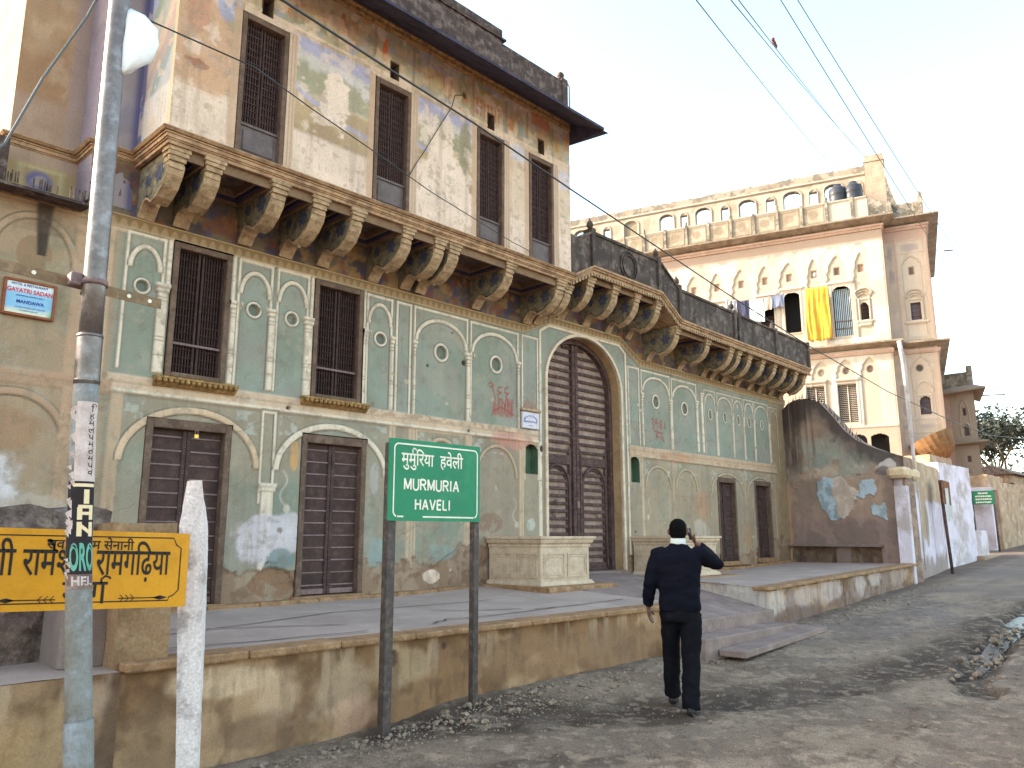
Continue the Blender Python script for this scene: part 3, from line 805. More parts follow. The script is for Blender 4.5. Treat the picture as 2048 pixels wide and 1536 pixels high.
# scrawled red numerals and scribble
RED = C(142, 52, 46)
def scr(pts, w=.022, col=RED, al=.85): c.stroke(pts, w, col, al)
scr([(8.42, 3.83), (8.47, 3.87), (8.52, 3.83), (8.49, 3.79), (8.44, 3.8)]); scr([(8.50, 3.82), (8.54, 3.7), (8.58, 3.6)])
scr([(8.72, 3.82), (8.63, 3.8), (8.62, 3.74), (8.70, 3.73), (8.62, 3.69), (8.64, 3.62), (8.72, 3.62)])
scr([(8.86, 3.84), (8.78, 3.8), (8.78, 3.73), (8.86, 3.74), (8.80, 3.68), (8.84, 3.62), (8.86, 3.54)])
random.seed(21)
for i in range(26):
    x = 8.5 + .018 * i; scr([(x, 3.34 + random.random() * .06), (x + random.uniform(.0, .05), 3.5 + random.random() * .1 + .004 * i)], .015, RED, .7)
scr([(8.52, 3.42), (8.7, 3.5), (8.98, 3.4)], .02); scr([(8.72, 3.6), (8.8, 3.52)], .018)
for i in range(8):
    x = 8.62 + .045 * i; scr([(x, 3.12), (x + .01, 2.82 - .05 * (i % 3))], .014, C(150, 84, 70), .55)
scr([(8.6, 3.12), (9.0, 3.12)], .014, C(150, 84, 70), .5)
for i in range(12):
    x = 9.22 + .025 * i; scr([(x, 3.54), (x + .01, 3.62 + .03 * (i % 3))], .012, RED, .7)
for i, ch in enumerate(((0, 0), (.13, 0), (.26, 0))):
    x = 12.82 + ch[0]
    if i == 0: scr([(x, 3.74), (x + .06, 3.76), (x + .07, 3.7), (x + .02, 3.66), (x + .08, 3.62), (x + .05, 3.56)])
    if i == 1: scr([(x, 3.74), (x + .05, 3.76), (x + .06, 3.68), (x, 3.66), (x + .02, 3.72)]); scr([(x + .06, 3.7), (x + .08, 3.58)])
    if i == 2: scr([(x + .08, 3.74), (x, 3.7), (x + .06, 3.65), (x, 3.62), (x + .08, 3.58), (x + .09, 3.76)])
scr([(13.28, 3.7), (13.28, 3.6)], .03)
scr([(12.9, 3.52), (13.2, 3.5)]); scr([(12.98, 3.52), (12.97, 3.36)]); scr([(13.05, 3.5), (13.0, 3.42), (13.08, 3.4)]); scr([(13.14, 3.5), (13.14, 3.37)]); scr([(13.12, 3.42), (13.24, 3.32), (13.2, 3.44)])
for k, x in enumerate((12.12, 12.2, 12.3, 12.38)): scr([(x, 3.62), (x + .04, 3.64), (x, 3.52), (x + .05, 3.5)], .016, C(134, 84, 66), .5)
for k in range(7): scr([(13.7 + .13 * k, 2.3 + .05 * (k % 2)), (13.74 + .13 * k, 2.05)], .02, C(150, 98, 74), .4)
scr([(13.7, 2.3), (14.6, 2.28)], .02, C(150, 98, 74), .4)
for x, z, r in ((2.78, 2.25, .045), (2.6, 3.98, .03), (7.66, 4.5, .014), (7.2, 3.93, .02), (7.9, 4.08, .04), (9.63, 2.92, .05), (12.2, 1.6, .02), (5.0, 3.06, .02), (8.0, 3.06, .02)):
    c.disc(x, z, r, r, C(60, 48, 40), -.03)
c.h += .012 * (fbm(X * 1.5, Z * 1.5, 51) - .5) + .004 * (n3 - .5)
# --- openings
DOORS = [(3.34, 4.30, .80, 2.78), (5.22, 6.18, .82, 2.77), (15.20, 15.98, 1.00, 2.75), (16.84, 17.62, 1.04, 2.75)]
WINS = [(3.48, 4.17, 3.25, 4.785), (5.30, 6.05, 3.24, 4.775)]
c.hole |= (X < 2.54) & (Z > 4.93)
for d in DOORS: c.recthole(d[0], d[1], d[2] - .3, d[3])
for d in WINS: c.recthole(*d)
GX0, GX1, GZS, GZT = 9.77, 11.82, 4.10, 4.985
c.archhole(GX0 + .02, GX1 - .02, GZS, GZT - .02, .5)
for x0, x1 in ((9.245, 9.525), (12.09, 12.36)): c.archhole(x0, x1, 2.86, 2.965, 2.5)
c.build('wall', M_paint, lambda X, Z, h: (X, F - h, Z), hv)

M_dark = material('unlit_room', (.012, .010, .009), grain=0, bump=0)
body = MB()
body.box(-9, 18.6, 9.3, 17, 0, 5.2); body.box(2.6, 18.6, 8.75, 9.29, 5.0, 5.58); body.box(-9, .3, 8.6, 9.29, 0, 5.0); body.box(-14, .5, 10.2, 17, 0, 5.8); body.box(.3, 2.54, 8.66, 9.29, 4.0, 4.94)  # set-back mass beyond the left edge is added, unseen, to shade the road
body.box(18.45, 18.6, 8.63, 9.29, 0, 5.55)
M_back = material('side_plaster', C(150, 132, 104), C(110, 94, 74), C(176, 160, 132), scale=1.2, amt=.6, fine=40, grain=.2, bump=.4)
body.build('side_walls_and_sun_block', M_back, hv)

# --- carved mouldings
M_sand = material('carved_sandstone', C(160, 132, 100), C(96, 74, 56), C(188, 164, 130), scale=6, amt=.6, fine=60, grain=.25, bump=.5, bscale=70, bdist=.006)
M_weath = material('blackened_parapet', C(74, 62, 56), C(44, 37, 35), C(122, 108, 98), scale=5, amt=.6, streak=.5, fine=45, grain=.4, bump=.6, bscale=30, bdist=.01, lo=.4, hi=.58)
M_para = material('stained_parapet', C(78, 68, 61), C(42, 37, 35), C(128, 116, 104), scale=3.5, amt=.5, streak=.7, fine=60, grain=.45, bump=.6, bscale=35, bdist=.012, lo=.44, hi=.56)
# overhang string course of the upper storey, mitred round its corner
def step_prof(z0, out, n, dz, dout, inner=-.05):
    p = [(inner, z0)]
    z = z0; o = out
    for i in range(n):
        p += [(o, z), (o, z + dz * .7), (o + dout * .5, z + dz * .72), (o + dout * .5, z + dz)]
        z += dz; o += dout
    p += [(inner, z)]
    return p
OV = 7.75
m = MB().mould([(1.88, 13), (1.88, 9.06), (2.55, 9.06), (2.55, F), (2.98, F), (2.98, OV), (9.45, OV), (9.45, 8.6)], step_prof(5.495, -.005, 2, .055, .03))
m.build('string_course', M_sand, hv)
m = MB().mould([(1.88, 13), (1.88, 9.06), (2.55, 9.06), (2.55, F), (2.98, F), (2.98, OV), (9.45, OV), (9.45, 8.6)], [(-.06, 5.61), (.06, 5.61), (.085, 5.635), (.06, 5.655), (-.06, 5.66)])
m.build('string_course', M_sand, hv)

# ceiling under the overhang
M_coffer = material('painted_soffit', C(92, 76, 64), C(52, 46, 58), C(124, 102, 78), scale=9, amt=.7, fine=50, grain=.3, bump=.3)
M_violet = material('violet_band', C(62, 56, 84), C(44, 38, 48), grain=.2, bump=.2)
M_buffline = material('buff_line', C(122, 100, 76), C(84, 66, 50), grain=.2, bump=.2)
XB = [3.12, 3.50, 4.28, 4.82, 5.36, 6.16, 6.70, 6.98, 8.08, 9.22]
M_brk = material('carved_bracket', C(116, 110, 88), C(64, 60, 54), C(150, 132, 102), scale=8, amt=.7, fine=60, grain=.3, bump=.4, bscale=60)
M_bud = material('bracket_nose', C(160, 138, 106), C(96, 78, 58), C(184, 164, 134), scale=10, amt=.6, fine=60, grain=.3, bump=.4)
M_flower = material('painted_rosette', C(58, 58, 82), C(90, 92, 84), grain=.3, bump=.2, scale=20, amt=.7)
def bracket(x, w, zt, zb, depth, yw=F, nm='bracket'):
    w *= random.uniform(.92, 1.08); depth *= random.uniform(.97, 1.02); zb += random.uniform(-.015, .015); x += random.uniform(-.012, .012)
    # carved bracket: scrolled body, stepped nose, hanging bud and painted side rosettes
    d = depth; h = zt - zb
    Pf = lambda u, v: (yw - u * d, zb + v * h)
    body_ = [Pf(0, 1), Pf(.86, 1), Pf(.90, .80), Pf(.86, .58), Pf(.76, .40), Pf(.62, .26), Pf(.47, .20), Pf(.40, .23), Pf(.34, .31), Pf(.27, .33), Pf(.18, .28), Pf(.10, .18), Pf(.06, .06), Pf(0, 0)]
    b = MB().prism(body_, 0, x - w * .5, x + w * .5).build(nm, M_brk, hv)
    r = MB()
    rim = [Pf(.06, .04), Pf(.12, .16), Pf(.19, .26), Pf(.27, .30), Pf(.34, .28), Pf(.40, .20), Pf(.47, .17), Pf(.62, .23), Pf(.77, .37), Pf(.88, .56), Pf(.92, .72)]
    t = .03
    for (y0, z0), (y1, z1) in zip(rim[:-1], rim[1:]):
        l = math.hypot(y1 - y0, z1 - z0); ny, nz = (z1 - z0) / l * t, -(y1 - y0) / l * t
        if ny > 0 and nz > 0: ny, nz = -ny, -nz
        s0 = len(r.v)
        for sx in (-.54, .54):
            r.v += [(x + sx * w, y0, z0), (x + sx * w, y1, z1), (x + sx * w, y1 + ny * .2, z1 - t), (x + sx * w, y0 + ny * .2, z0 - t)]
        q = [(0, 1, 2, 3), (4, 7, 6, 5), (0, 4, 5, 1), (1, 5, 6, 2), (2, 6, 7, 3), (3, 7, 4, 0)]
        r.f += [tuple(s0 + i for i in k) for k in q]; r.sm += [False] * 6
    # stepped nose
    for k, (u, v0, v1, ww) in enumerate(((.93, .62, .74, .62), (.96, .74, .84, .72), (.985, .84, .92, .84), (1.0, .92, 1.0, .98))):
        y = yw - u * d
        r.box(x - ww * w * .75, x + ww * w * .75, y, yw - .8 * d, zb + v0 * h, zb + v1 * h)
    for i, v in enumerate(r.v):
        q = Vector(v); r.v[i] = tuple(q + Vector((mnoise.noise(q * 21), mnoise.noise(q * 19 + Vector((5, 0, 0))), mnoise.noise(q * 23))) * .007)
    r.build('nose', M_bud, b)
    u = MB()
    u.lathe([(.0, -.055), (.022, -.045), (.032, -.02), (.026, 0), (.04, .012), (.04, .03), (.02, .04)], (x, yw - .43 * d, zb + .17 * h), 10)
    if random.random() < .8: u.build('bud', M_bud, b)
    for cy, cz, rr in ((.66, .62, .095), (.30, .62, .07)):
        yc, zc = Pf(cy, cz)
        for sx in (-1, 1):
            f = MB()
            xx = x + sx * (w * .5 + .004)
            n = 16
            vs = [(xx, yc, zc)] + [(xx, yc + rr * (1 + .18 * math.cos(6 * t)) * math.cos(t), zc + rr * (1 + .18 * math.cos(6 * t)) * math.sin(t)) for t in np.linspace(0, 2 * math.pi, n * 3, endpoint=False)]
            f.add(vs, [(0, 1 + i, 1 + (i + 1) % (n * 3)) for i in range(n * 3)])
            f.build('rosette', M_flower, b)
    return b
def coffers(xs, y0, y1, z):
    for a, b in zip(xs[:-1], xs[1:]):
        x0, x1 = a + .1, b - .1
        if x1 - x0 < .06: continue
        m = MB(); m2 = MB()
        for k, (ins, dz) in enumerate(((0, 0), (.05, .03), (.10, .06))):
            X0, X1, Y0, Y1 = x0 + ins, x1 - ins, y0 + ins, y1 - ins
            if X1 - X0 < .08: break
            tgt = m if k != 1 else m2
            t = .028
            for q in ((X0, X1, Y0, Y0 + t), (X0, X1, Y1 - t, Y1), (X0, X0 + t, Y0 + t, Y1 - t), (X1 - t, X1, Y0 + t, Y1 - t)):
                tgt.box(*q, z + dz - .04, z + dz + .1)
        p = MB().box(a, b, y0 - .02, y1 + .02, z + .1, z + .13).build('soffit_panel', M_coffer, hv)
        m.build('moulding', M_buffline, p)
        if m2.v: m2.build('painted_band', M_violet, p)
for x in XB: bracket(x, .17, 5.50, 4.94, .84)
coffers([3.0] + XB[1:] + [9.45], OV + .06, F - .03, 5.43)
GB = [(9.5, 5.50, 4.97), (10.09, 5.78, 5.18), (10.76, 5.80, 5.18), (11.43, 5.80, 5.18), (12.06, 5.78, 5.18), (12.71, 5.42, 4.86), (13.81, 5.40, 4.84), (14.74, 5.40, 4.83), (15.06, 5.40, 4.83), (15.56, 5.39, 4.83), (16.16, 5.39, 4.82), (16.72, 5.39, 4.82), (17.22, 5.38, 4.81), (17.78, 5.38, 4.81), (18.28, 5.37, 4.81)]
for x, zt, zb in GB: bracket(x, .15, zt, zb, .78)
coffers([9.6, 10.09, 10.76, 11.43, 12.06], 7.88, F - .03, 5.74)
coffers([12.71, 13.81, 14.74, 15.06, 15.56, 16.16, 16.72, 17.22, 17.78, 18.28], 7.88, F - .03, 5.34)
# balcony floor edge and parapet: level, raised over the gate with sloping shoulders
BY = 7.80
def run(path, prof):
    m = MB(); n = len(prof)
    vs = [(x, BY - o, z + dz) for x, z in path for o, dz in prof]
    fs = [(i * n + k, (i + 1) * n + k, (i + 1) * n + (k + 1) % n, i * n + (k + 1) % n) for i in range(len(path) - 1) for k in range(n)]
    fs += [tuple(range(n)), tuple(range(len(path) * n - 1, (len(path) - 1) * n - 1, -1))]
    return m.add(vs, fs)
BP = [(9.47, 5.53), (10.04, 5.83), (12.06, 5.83), (12.70, 5.43), (18.42, 5.34)]
run(BP, [(-.82, .0), (-.05, .0), (.0, .0), (.0, .045), (.03, .05), (.03, .075), (.055, .085), (.055, .12), (-.82, .12)]).build('balcony_edge', M_sand, hv)
random.seed(5)
for (xa, za), (xb, zb) in zip(BP[:-1], BP[1:]):
    k = int((xb - xa) / .075); dn = MB()
    dn.add([(xa, BY - .003, za - .05), (xb, BY - .003, zb - .05), (xb, BY - .003, zb), (xa, BY - .003, za)], [(0, 1, 2, 3)])
    for i in range(k):
        t = (i + .5) / k
        x, z = xa + (xb - xa) * t, za + (zb - za) * t
        dn.box(x - .02, x + .02, BY - .028, BY + .02, z - .05, z - .003)
    dn.build('dentils', M_bud, hv)

pb = run([(a, b + .12) for a, b in BP], [(.0, 0), (.0, .56), (.03, .565), (.03, .61), (-.14, .61), (-.14, 0)])
pb.build('balcony_parapet', M_para, hv)
for x, z, hh in ((9.5, 5.68, .66), (10.06, 5.93, .68), (12.02, 5.93, .68), (12.70, 5.55, .68), (14.80, 5.51, .66), (14.98, 5.51, .66), (16.68, 5.49, .64), (18.36, 5.46, .64)):
    p = MB().bbox(x - .05, x + .05, BY - .045, BY + .16, z, z + hh, .008).build('parapet_post', M_para, hv)
    if x not in (9.5, 14.98, 18.36):
        MB().lathe([(.05, 0), (.03, .02), (.055, .05), (.06, .09), (.045, .13), (.015, .16), (.012, .19), (.0, .2)], (x, BY + .05, z + hh), 10).build('finial', M_para, p)
rg = MB()
n = 40
for rr, w_ in ((.25, .025), (.19, .015)):
    vs = []
    for i in range(n):
        t = 2 * math.pi * i / n
        for q, y in ((rr, BY), (rr + w_, BY), (rr + w_, BY - .025), (rr, BY - .025)):
            vs.append((11.08 + q * .92 * math.cos(t), y, 6.2 + q * math.sin(t)))
    rg.add(vs, [(4 * i + k, 4 * i + (k + 1) % 4, 4 * ((i + 1) % n) + (k + 1) % 4, 4 * ((i + 1) % n) + k) for i in range(n) for k in range(4)])
rg.build('parapet_medallion', M_para, hv)
# --- upper storey with murals
PLA = C(198, 178, 158); SKYB = C(158, 156, 174); LEAF = C(142, 140, 116); OCH = C(164, 142, 106); PEEL = C(210, 191, 170); TERR = C(160, 92, 62)
UX0, UX1, UZ0, UZ1 = 2.98, 9.43, 5.62, 8.24
u = Cv(UX0, UX1, UZ0, UZ1, .0135, PLA)
X, Z = u.X, u.Z
m1 = fbm(X * 1.1, Z * 1.1, 102); m2 = fbm(X * 3.2, Z * 3.2, 103); m3 = fbm(X * 9, Z * 9, 104)
u.put(allsl, .6 * sst(.42, .62, m1), C(178, 156, 126)); u.put(allsl, .5 * sst(.52, .68, m2), C(204, 184, 158))
# dado of small painted balusters
for i, x in enumerate(np.arange(3.06, 9.4, .094)):
    if m2[20, min(int((x - UX0) / u.res), u.nx - 1)] > .36:
        u.stroke([(x, 5.78), (x + .004, 5.98 + .05 * (i % 2))], .014 if i % 3 else .02, C(120, 104, 88), .7, None, .5, i)
u.rect(UX0, UX1, 5.66, 5.69, C(176, 150, 118), .6)
# landscapes between the windows
def landscape(x0, x1, z0, z1, s):
    Xw, Zw, sl = u.win(x0, x1, z0, z1, 0)
    t = (Zw - z0) / (z1 - z0) + .22 * (fbm(Xw * 2, Zw * 2, s) - .5)
    sx = (Xw - x0) / (x1 - x0)
    u.frame(x0 - .03, x1 + .03, z0 - .03, z1 + .03, .025, C(178, 158, 134), None, C(140, 122, 102), True)
    u.put(sl, np.ones(Xw.shape) * .85, C(190, 173, 148))
    u.put(sl, sst(.72, .85, t), SKYB); u.put(sl, sst(.60, .68, t) * (1 - sst(.76, .84, t)), C(186, 180, 170))
    u.put(sl, .9 * sst(.40, .48, t) * (1 - sst(.62, .72, t + .25 * (fbm(Xw * 5, Zw * 5, s + 3) - .5))), C(146, 144, 116))
    u.put(sl, .8 * sst(.5, .6, fbm(Xw * 7, Zw * 7, s + 5)) * sst(.40, .46, t) * (1 - sst(.66, .72, t)), LEAF)
    u.put(sl, .9 * (1 - sst(.36, .44, t)), OCH)
    u.put(sl, .7 * (1 - sst(.10, .22, t)) * sst(.4, .6, fbm(Xw * 3, Zw * 3, s + 7)), C(146, 124, 96))
    u.put(sl, .8 * sst(.30, .34, t + .3 * sx - .1) * (1 - sst(.36, .40, t + .3 * sx - .1)), C(156, 156, 178))
landscape(4.36, 5.46, 6.22, 7.42, 7)
landscape(6.2, 7.26, 6.3, 7.40, 17)
landscape(3.0, 3.66, 6.3, 7.6, 27)
u.blob(3.3, 6.7, .4, .6, C(186, 150, 118), .85, 28, 3, .8); u.blob(3.25, 6.5, .14, .06, C(142, 92, 68), .85, 29, 9, 1.8); u.blob(3.2, 7.2, .12, .4, C(174, 128, 104), .6, 30, 5); u.blob(3.5, 7.35, .1, .25, C(140, 146, 176), .7, 31, 4)
u.rect(3.0, 9.42, 5.69, 6.2, PEEL, .55)
# worn silhouettes where the figures have flaked away
for cx, cz, a, b in ((4.93, 6.86, .13, .34), (5.04, 6.72, .10, .36), (4.84, 6.72, .1, .3)): u.blob(cx, cz, a, b, PEEL, .95, int(cx * 9), 9, 1.5, .1)
u.blob(6.68, 6.55, .26, .6, PEEL, .95, 35, 7, 1.3, .1); u.blob(6.9, 6.3, .3, .4, PEEL, .93, 36, 7, 1.2); u.blob(6.4, 6.2, .3, .3, PEEL, .9, 37, 4, .6); u.blob(7.1, 6.95, .12, .4, C(134, 128, 100), .8, 38, 4, .4)
u.stroke([(6.55, 7.2), (6.95, 6.85), (7.22, 6.4)], .12, C(136, 128, 98), .8, None, .5, 3)
for x0, x1 in ((7.93, 8.42), (9.05, 9.42)):
    u.rect(x0, x1, 6.2, 7.42, C(196, 176, 150), .8)
u.blob(8.15, 7.3, .3, .14, C(186, 190, 200), .7, 41, 4); u.blob(9.25, 7.2, .2, .16, C(186, 184, 192), .7, 42, 4)
# upper frieze of painted scenes
u.rect(UX0, UX1, 7.46, 7.5, C(200, 184, 156), .8, .01)
Xw, Zw, sl = u.win(UX0, UX1, 7.5, 8.17, 0)
u.put(sl, .9 * np.ones(Xw.shape), C(170, 158, 132)); u.put(sl, .8 * sst(.46, .58, fbm(Xw * 2.4, Zw * 3, 110)), C(152, 152, 134)); u.put(sl, .8 * sst(.5, .6, fbm(Xw * 4, Zw * 4, 111)), C(178, 162, 128))
u.put(sl, .8 * sst(.56, .64, fbm(Xw * 6, Zw * 5, 112)), C(130, 136, 110)); u.put(sl, .7 * sst(.6, .68, fbm(Xw * 5, Zw * 7, 113)), C(172, 124, 84)); u.put(sl, .7 * sst(.6, .68, fbm(Xw * 5, Zw * 7, 114)), C(146, 150, 172))
for x in (4.34, 5.50, 6.14, 7.25, 7.93, 8.40, 8.99): u.rect(x - .025, x + .025, 7.5, 8.17, C(136, 126, 112), .85, .008)
for x, z, hh, cc in ((5.66, 7.8, .3, C(190, 104, 52)), (5.0, 7.85, .24, C(150, 100, 62)), (4.8, 7.72, .25, C(196, 182, 150)), (8.05, 7.7, .3, C(176, 120, 80)), (8.15, 7.66, .25, C(190, 170, 150)), (8.28, 7.7, .26, C(126, 150, 160)), (9.1, 7.75, .25, C(170, 140, 80)), (6.75, 7.72, .2, C(196, 172, 140)), (3.4, 7.8, .3, C(176, 110, 70))):
    u.blob(x, z, .045, hh * .55, cc, .9, int(x * 31), 8, .5); u.blob(x + .01, z + hh * .55, .025, .03, cc, .9, int(x * 37), 8, .4)
for k in range(7): u.stroke([(7.33 + .075 * k, 7.58), (7.33 + .075 * k, 7.82)], .03, C(150, 90, 84), .75)
u.rect(7.3, 7.9, 7.82, 7.86, C(168, 140, 108), .8); u.blob(7.6, 7.95, .2, .08, C(150, 136, 76), .8, 60, 5)
for k in range(4): u.stroke([(6.68 + .05 * k, 7.68), (6.68 + .05 * k, 7.86)], .02, C(164, 100, 84), .7)
u.archband(6.25, 7.2, 7.6, 8.05, .03, C(176, 168, 140), None, None, None, .7)
u.rect(8.5, 8.95, 7.9, 8.12, C(168, 100, 66), .8); u.rect(8.62, 8.9, 7.62, 7.9, C(172, 142, 112), .7)
u.blob(7.08, 7.77, .035, .05, C(92, 60, 48), 1, 61, 9, .4, .1, -.03)
u.put(allsl, .6 * sst(.58, .66, fbm(X * 5, Z * 5, 120)), PEEL, .002); u.put(allsl, .5 * sst(.6, .7, fbm(X * 12, Z * 12, 121)), C(150, 134, 112))
u.put(allsl, .3 * sst(.56, .74, fbm(X * 10, Z * .8, 122)), C(126, 108, 88))
# window surrounds
UW = [(3.69, 4.27, 5.66, 7.37), (5.53, 6.11, 5.65, 7.38), (7.33, 7.89, 5.65, 7.37), (8.44, 9.01, 5.63, 7.38)]
for a, b, z0, z1 in UW:
    u.rect(a - .10, a, 5.7, z1 + .02, C(176, 148, 120), .8, .008); u.rect(b, b + .12, 5.7, z1 + .02, C(182, 158, 132), .9, .012)
    for q in (b + .04, b + .085): u.rect(q, q + .01, 5.7, z1, C(132, 110, 90), .8)
    u.recthole(a, b, z0, z1); u.recthole((a + b) / 2 - .065, (a + b) / 2 + .065, z1 + .08, z1 + .32)
u.h += .008 * (fbm(X * 2, Z * 2, 131) - .5) + .003 * (m3 - .5)
u.build('upper_wall', M_paint, lambda X, Z, h: (X, OV - h, Z), hv)
sd = Cv(OV, F, 5.62, 8.24, .015, C(150, 156, 160))
Xs, Zs = sd.X, sd.Z
sd.put(allsl, .9 * (1 - sst(6.2, 6.26, Zs)), C(176, 174, 168))
for q in np.arange(7.82, 8.55, .085): sd.stroke([(q, 5.75), (q, 6.14)], .016, C(112, 112, 118), .7, None, .55, int(q * 50))
tt = Zs - 1.1 * (8.6 - Xs) + .3 * (fbm(Xs * 3, Zs * 3, 141) - .5)
for z0, cc in ((5.7, C(120, 134, 132)), (5.95, C(158, 140, 132)), (6.25, C(172, 156, 140)), (6.5, C(140, 148, 140)), (6.75, C(124, 140, 124)), (7.0, C(150, 156, 176)), (7.5, C(128, 130, 168))):
    sd.put(allsl, .85 * sst(z0 + .0, z0 + .08, tt) * sst(6.2, 6.26, Zs), cc)
sd.put(allsl, .8 * sst(8.46, 8.5, Xs), C(72, 72, 118)); sd.put(allsl, .7 * sst(.56, .64, fbm(Xs * 5, Zs * 5, 143)), C(178, 164, 148))
sd.put(allsl, .9 * (1 - sst(OV + .05, OV + .09, Xs)), C(180, 164, 136))
sd.build('upper_side_wall', M_paint, lambda Y, Z, h: (2.98 - h, Y, Z), hv)
# the set-back part of the upper floor at the left
r1 = Cv(1.88, 2.55, 5.0, 9.0, .03, C(156, 130, 100))
r1.put(allsl, .8 * sst(.45, .6, fbm(r1.X * 2, r1.Z * 1.2, 150)), C(142, 112, 82)); r1.put(allsl, .6 * sst(.5, .65, fbm(r1.X * 4, r1.Z * 3, 151)), C(172, 150, 122)); r1.put(allsl, .7 * sst(2.36, 2.42, r1.X), C(140, 126, 124)); r1.put(allsl, .6 * (1 - sst(6.1, 6.2, r1.Z)), C(150, 132, 116))
r1.put(allsl, .9 * (1 - sst(5.38, 5.42, r1.Z)), C(150, 134, 96)); r1.frame(2.0, 2.42, 5.06, 5.38, .03, C(170, 160, 120), None, None, True); r1.disc(2.2, 5.22, .13, .11, C(96, 98, 130)); r1.blob(2.2, 5.22, .07, .06, C(150, 140, 130), .8, 3, 9)
r1.build('rear_wall', M_paint, lambda X, Z, h: (X, 9.06 - h, Z), hv)
r2 = Cv(2.55, 2.98, 5.0, 8.24, .03, C(140, 134, 136)); r2.put(allsl, .8 * sst(.45, .6, fbm(r2.X * 3, r2.Z * 2, 152)), C(120, 118, 128)); r2.put(allsl, .8 * sst(2.9, 2.94, r2.X), C(74, 74, 120))
r2.build('rear_wall', M_paint, lambda X, Z, h: (X, F - h, Z), hv)
m = MB(); m.box(2.55, 2.9, 8.63, 9.05, 5.0, 8.24); m.box(1.9, 9.4, 9.08, 14, 5.2, 9.0); m.box(3.0, 9.4, 8.0, 9.08, 5.62, 8.24)
m.build('upper_side_walls', M_back, hv)
MB().add([(2.549, F, 5.0), (2.549, 9.06, 5.0), (2.549, 9.06, 8.24), (2.549, F, 8.24)], [(0, 1, 2, 3)]).build('rear_side_wall', material('mauve_plaster', C(134, 124, 134), C(110, 100, 106), C(160, 146, 136), scale=2, fine=40), hv)
# terrace ledge with stubble over the left ground floor
m = MB().mould([(-3, F), (2.5, F)], [(-.1, 4.84), (.3, 4.80), (.3, 4.83), (-.1, 4.92)]); m.build('ledge', M_weath, hv)
random.seed(31); m = MB()
for i in range(34):
    x = random.uniform(1.4, 2.5); m.box(x, x + .012, 8.4, 8.41, 4.88, 4.95 + random.random() * .05)
m.build('ledge_stubs', M_weath, hv)
m = MB().prism([(8.6, 4.95), (8.6, 5.4), (8.95, 5.5), (9.05, 5.5), (9.05, 4.95)], 0, .3, 1.80); m.build('awning', M_weath, hv)
# eave (chajja) and roof parapet
m = MB().mould([(2.9, 9.1), (2.9, OV), (9.42, OV), (9.42, 9.2)], [(-.05, 8.10), (.015, 8.10), (.04, 8.13), (.04, 8.17), (.07, 8.19), (.07, 8.22), (-.05, 8.22)]); m.build('eave_moulding', material('gilt_moulding', C(150, 118, 74), C(92, 68, 44), C(176, 148, 104), scale=14, amt=.8, fine=60, grain=.35, bump=.6), hv)
random.seed(9)
M_eave = material('blue_soffit', C(58, 56, 76), C(34, 32, 40), C(78, 70, 70), scale=5, amt=.7, fine=40, grain=.3, bump=.3)
m = MB().mould([(2.6, OV), (9.38, OV)], [(-.3, 8.36), (.0, 8.24), (.03, 8.22), (.74, 7.84), (.76, 7.84), (.76, 7.88), (.03, 8.30), (-.3, 8.42)])
m.add([(9.38, OV + .3, 8.36), (9.38, OV, 8.24), (9.38, OV - .74, 7.84), (9.50, OV - .76, 7.83), (9.52, 7.9, 7.93)], [(0, 1, 2, 3, 4)])
m.build('eave', M_eave, hv)
m = MB().bbox(3.0, 9.22, 7.62, 7.95, 8.3, 8.86, .02); m.build('roof_parapet', M_weath, hv)
m = MB().bbox(3.0, 7.78, 7.66, 7.98, 8.86, 9.12, .02); m.box(3.0, 7.82, 7.63, 8.0, 8.93, 8.96); m.build('roof_parapet', M_weath, hv)
p = MB().bbox(9.10, 9.24, 7.60, 7.98, 8.3, 8.90, .01).build('parapet_post', M_weath, hv)
MB().lathe([(.06, 0), (.03, .02), (.06, .05), (.062, .09), (.04, .12), (.0, .15)], (9.14, 7.68, 8.9), 10).build('finial', M_weath, p)
MB().tube([(9.22, 7.62, 8.88), (9.27, 7.6, 8.8), (9.27, 7.6, 8.4)], .012, 6).build('rainwater_pipe', material('pale_pipe', C(150, 146, 138)), hv)

# --- joinery
M_frame = material('weathered_frame', C(98, 80, 66), C(62, 50, 42), C(128, 108, 92), scale=6, amt=.5, streak=.2, fine=60, grain=.25, bump=.4)
M_lat = material('dark_lattice', C(62, 46, 42), C(40, 30, 28), C(84, 64, 58), scale=10, amt=.5, fine=70, grain=.3, bump=.3)
M_latd = material('lattice_back', C(34, 26, 25), grain=.2, bump=0)
M_iron = material('worn_iron', C(118, 98, 96), C(70, 58, 54), grain=.3, bump=.3, rough=.6)
M_gilt = material('ochre_sill', C(140, 110, 66), C(88, 66, 42), C(172, 146, 98), scale=12, amt=.6, grain=.3, bump=.5)
M_grey = material('grey_shutter', C(98, 90, 88), C(74, 68, 66), C(112, 104, 100), scale=5, amt=.5, streak=.25, fine=60, grain=.2, bump=.3)
def rect_frame(x0, x1, z0, z1, w, y0, y1, top=None, bottom=0):
    m = MB(); t = top or w
    m.bbox(x0, x0 + w, y0, y1, z0, z1, .006); m.bbox(x1 - w, x1, y0, y1, z0, z1, .006); m.bbox(x0 + w, x1 - w, y0 + .002, y1, z1 - t, z1, .006)
    if bottom: m.bbox(x0 + w, x1 - w, y0 + .002, y1, z0, z0 + bottom, .006)
    return m
def lattice(x0, x1, z0, z1, y, nx, nz, t=.012, stud=True):
    m = MB()
    for i in range(nx + 1):
        x = x0 + (x1 - x0) * i / nx; m.box(x - t / 2, x + t / 2, y, y + .02, z0, z1)
    for j in range(nz + 1):
        z = z0 + (z1 - z0) * j / nz; m.box(x0, x1, y - .006, y + .012, z - t * .5, z + t * .5)
    return m
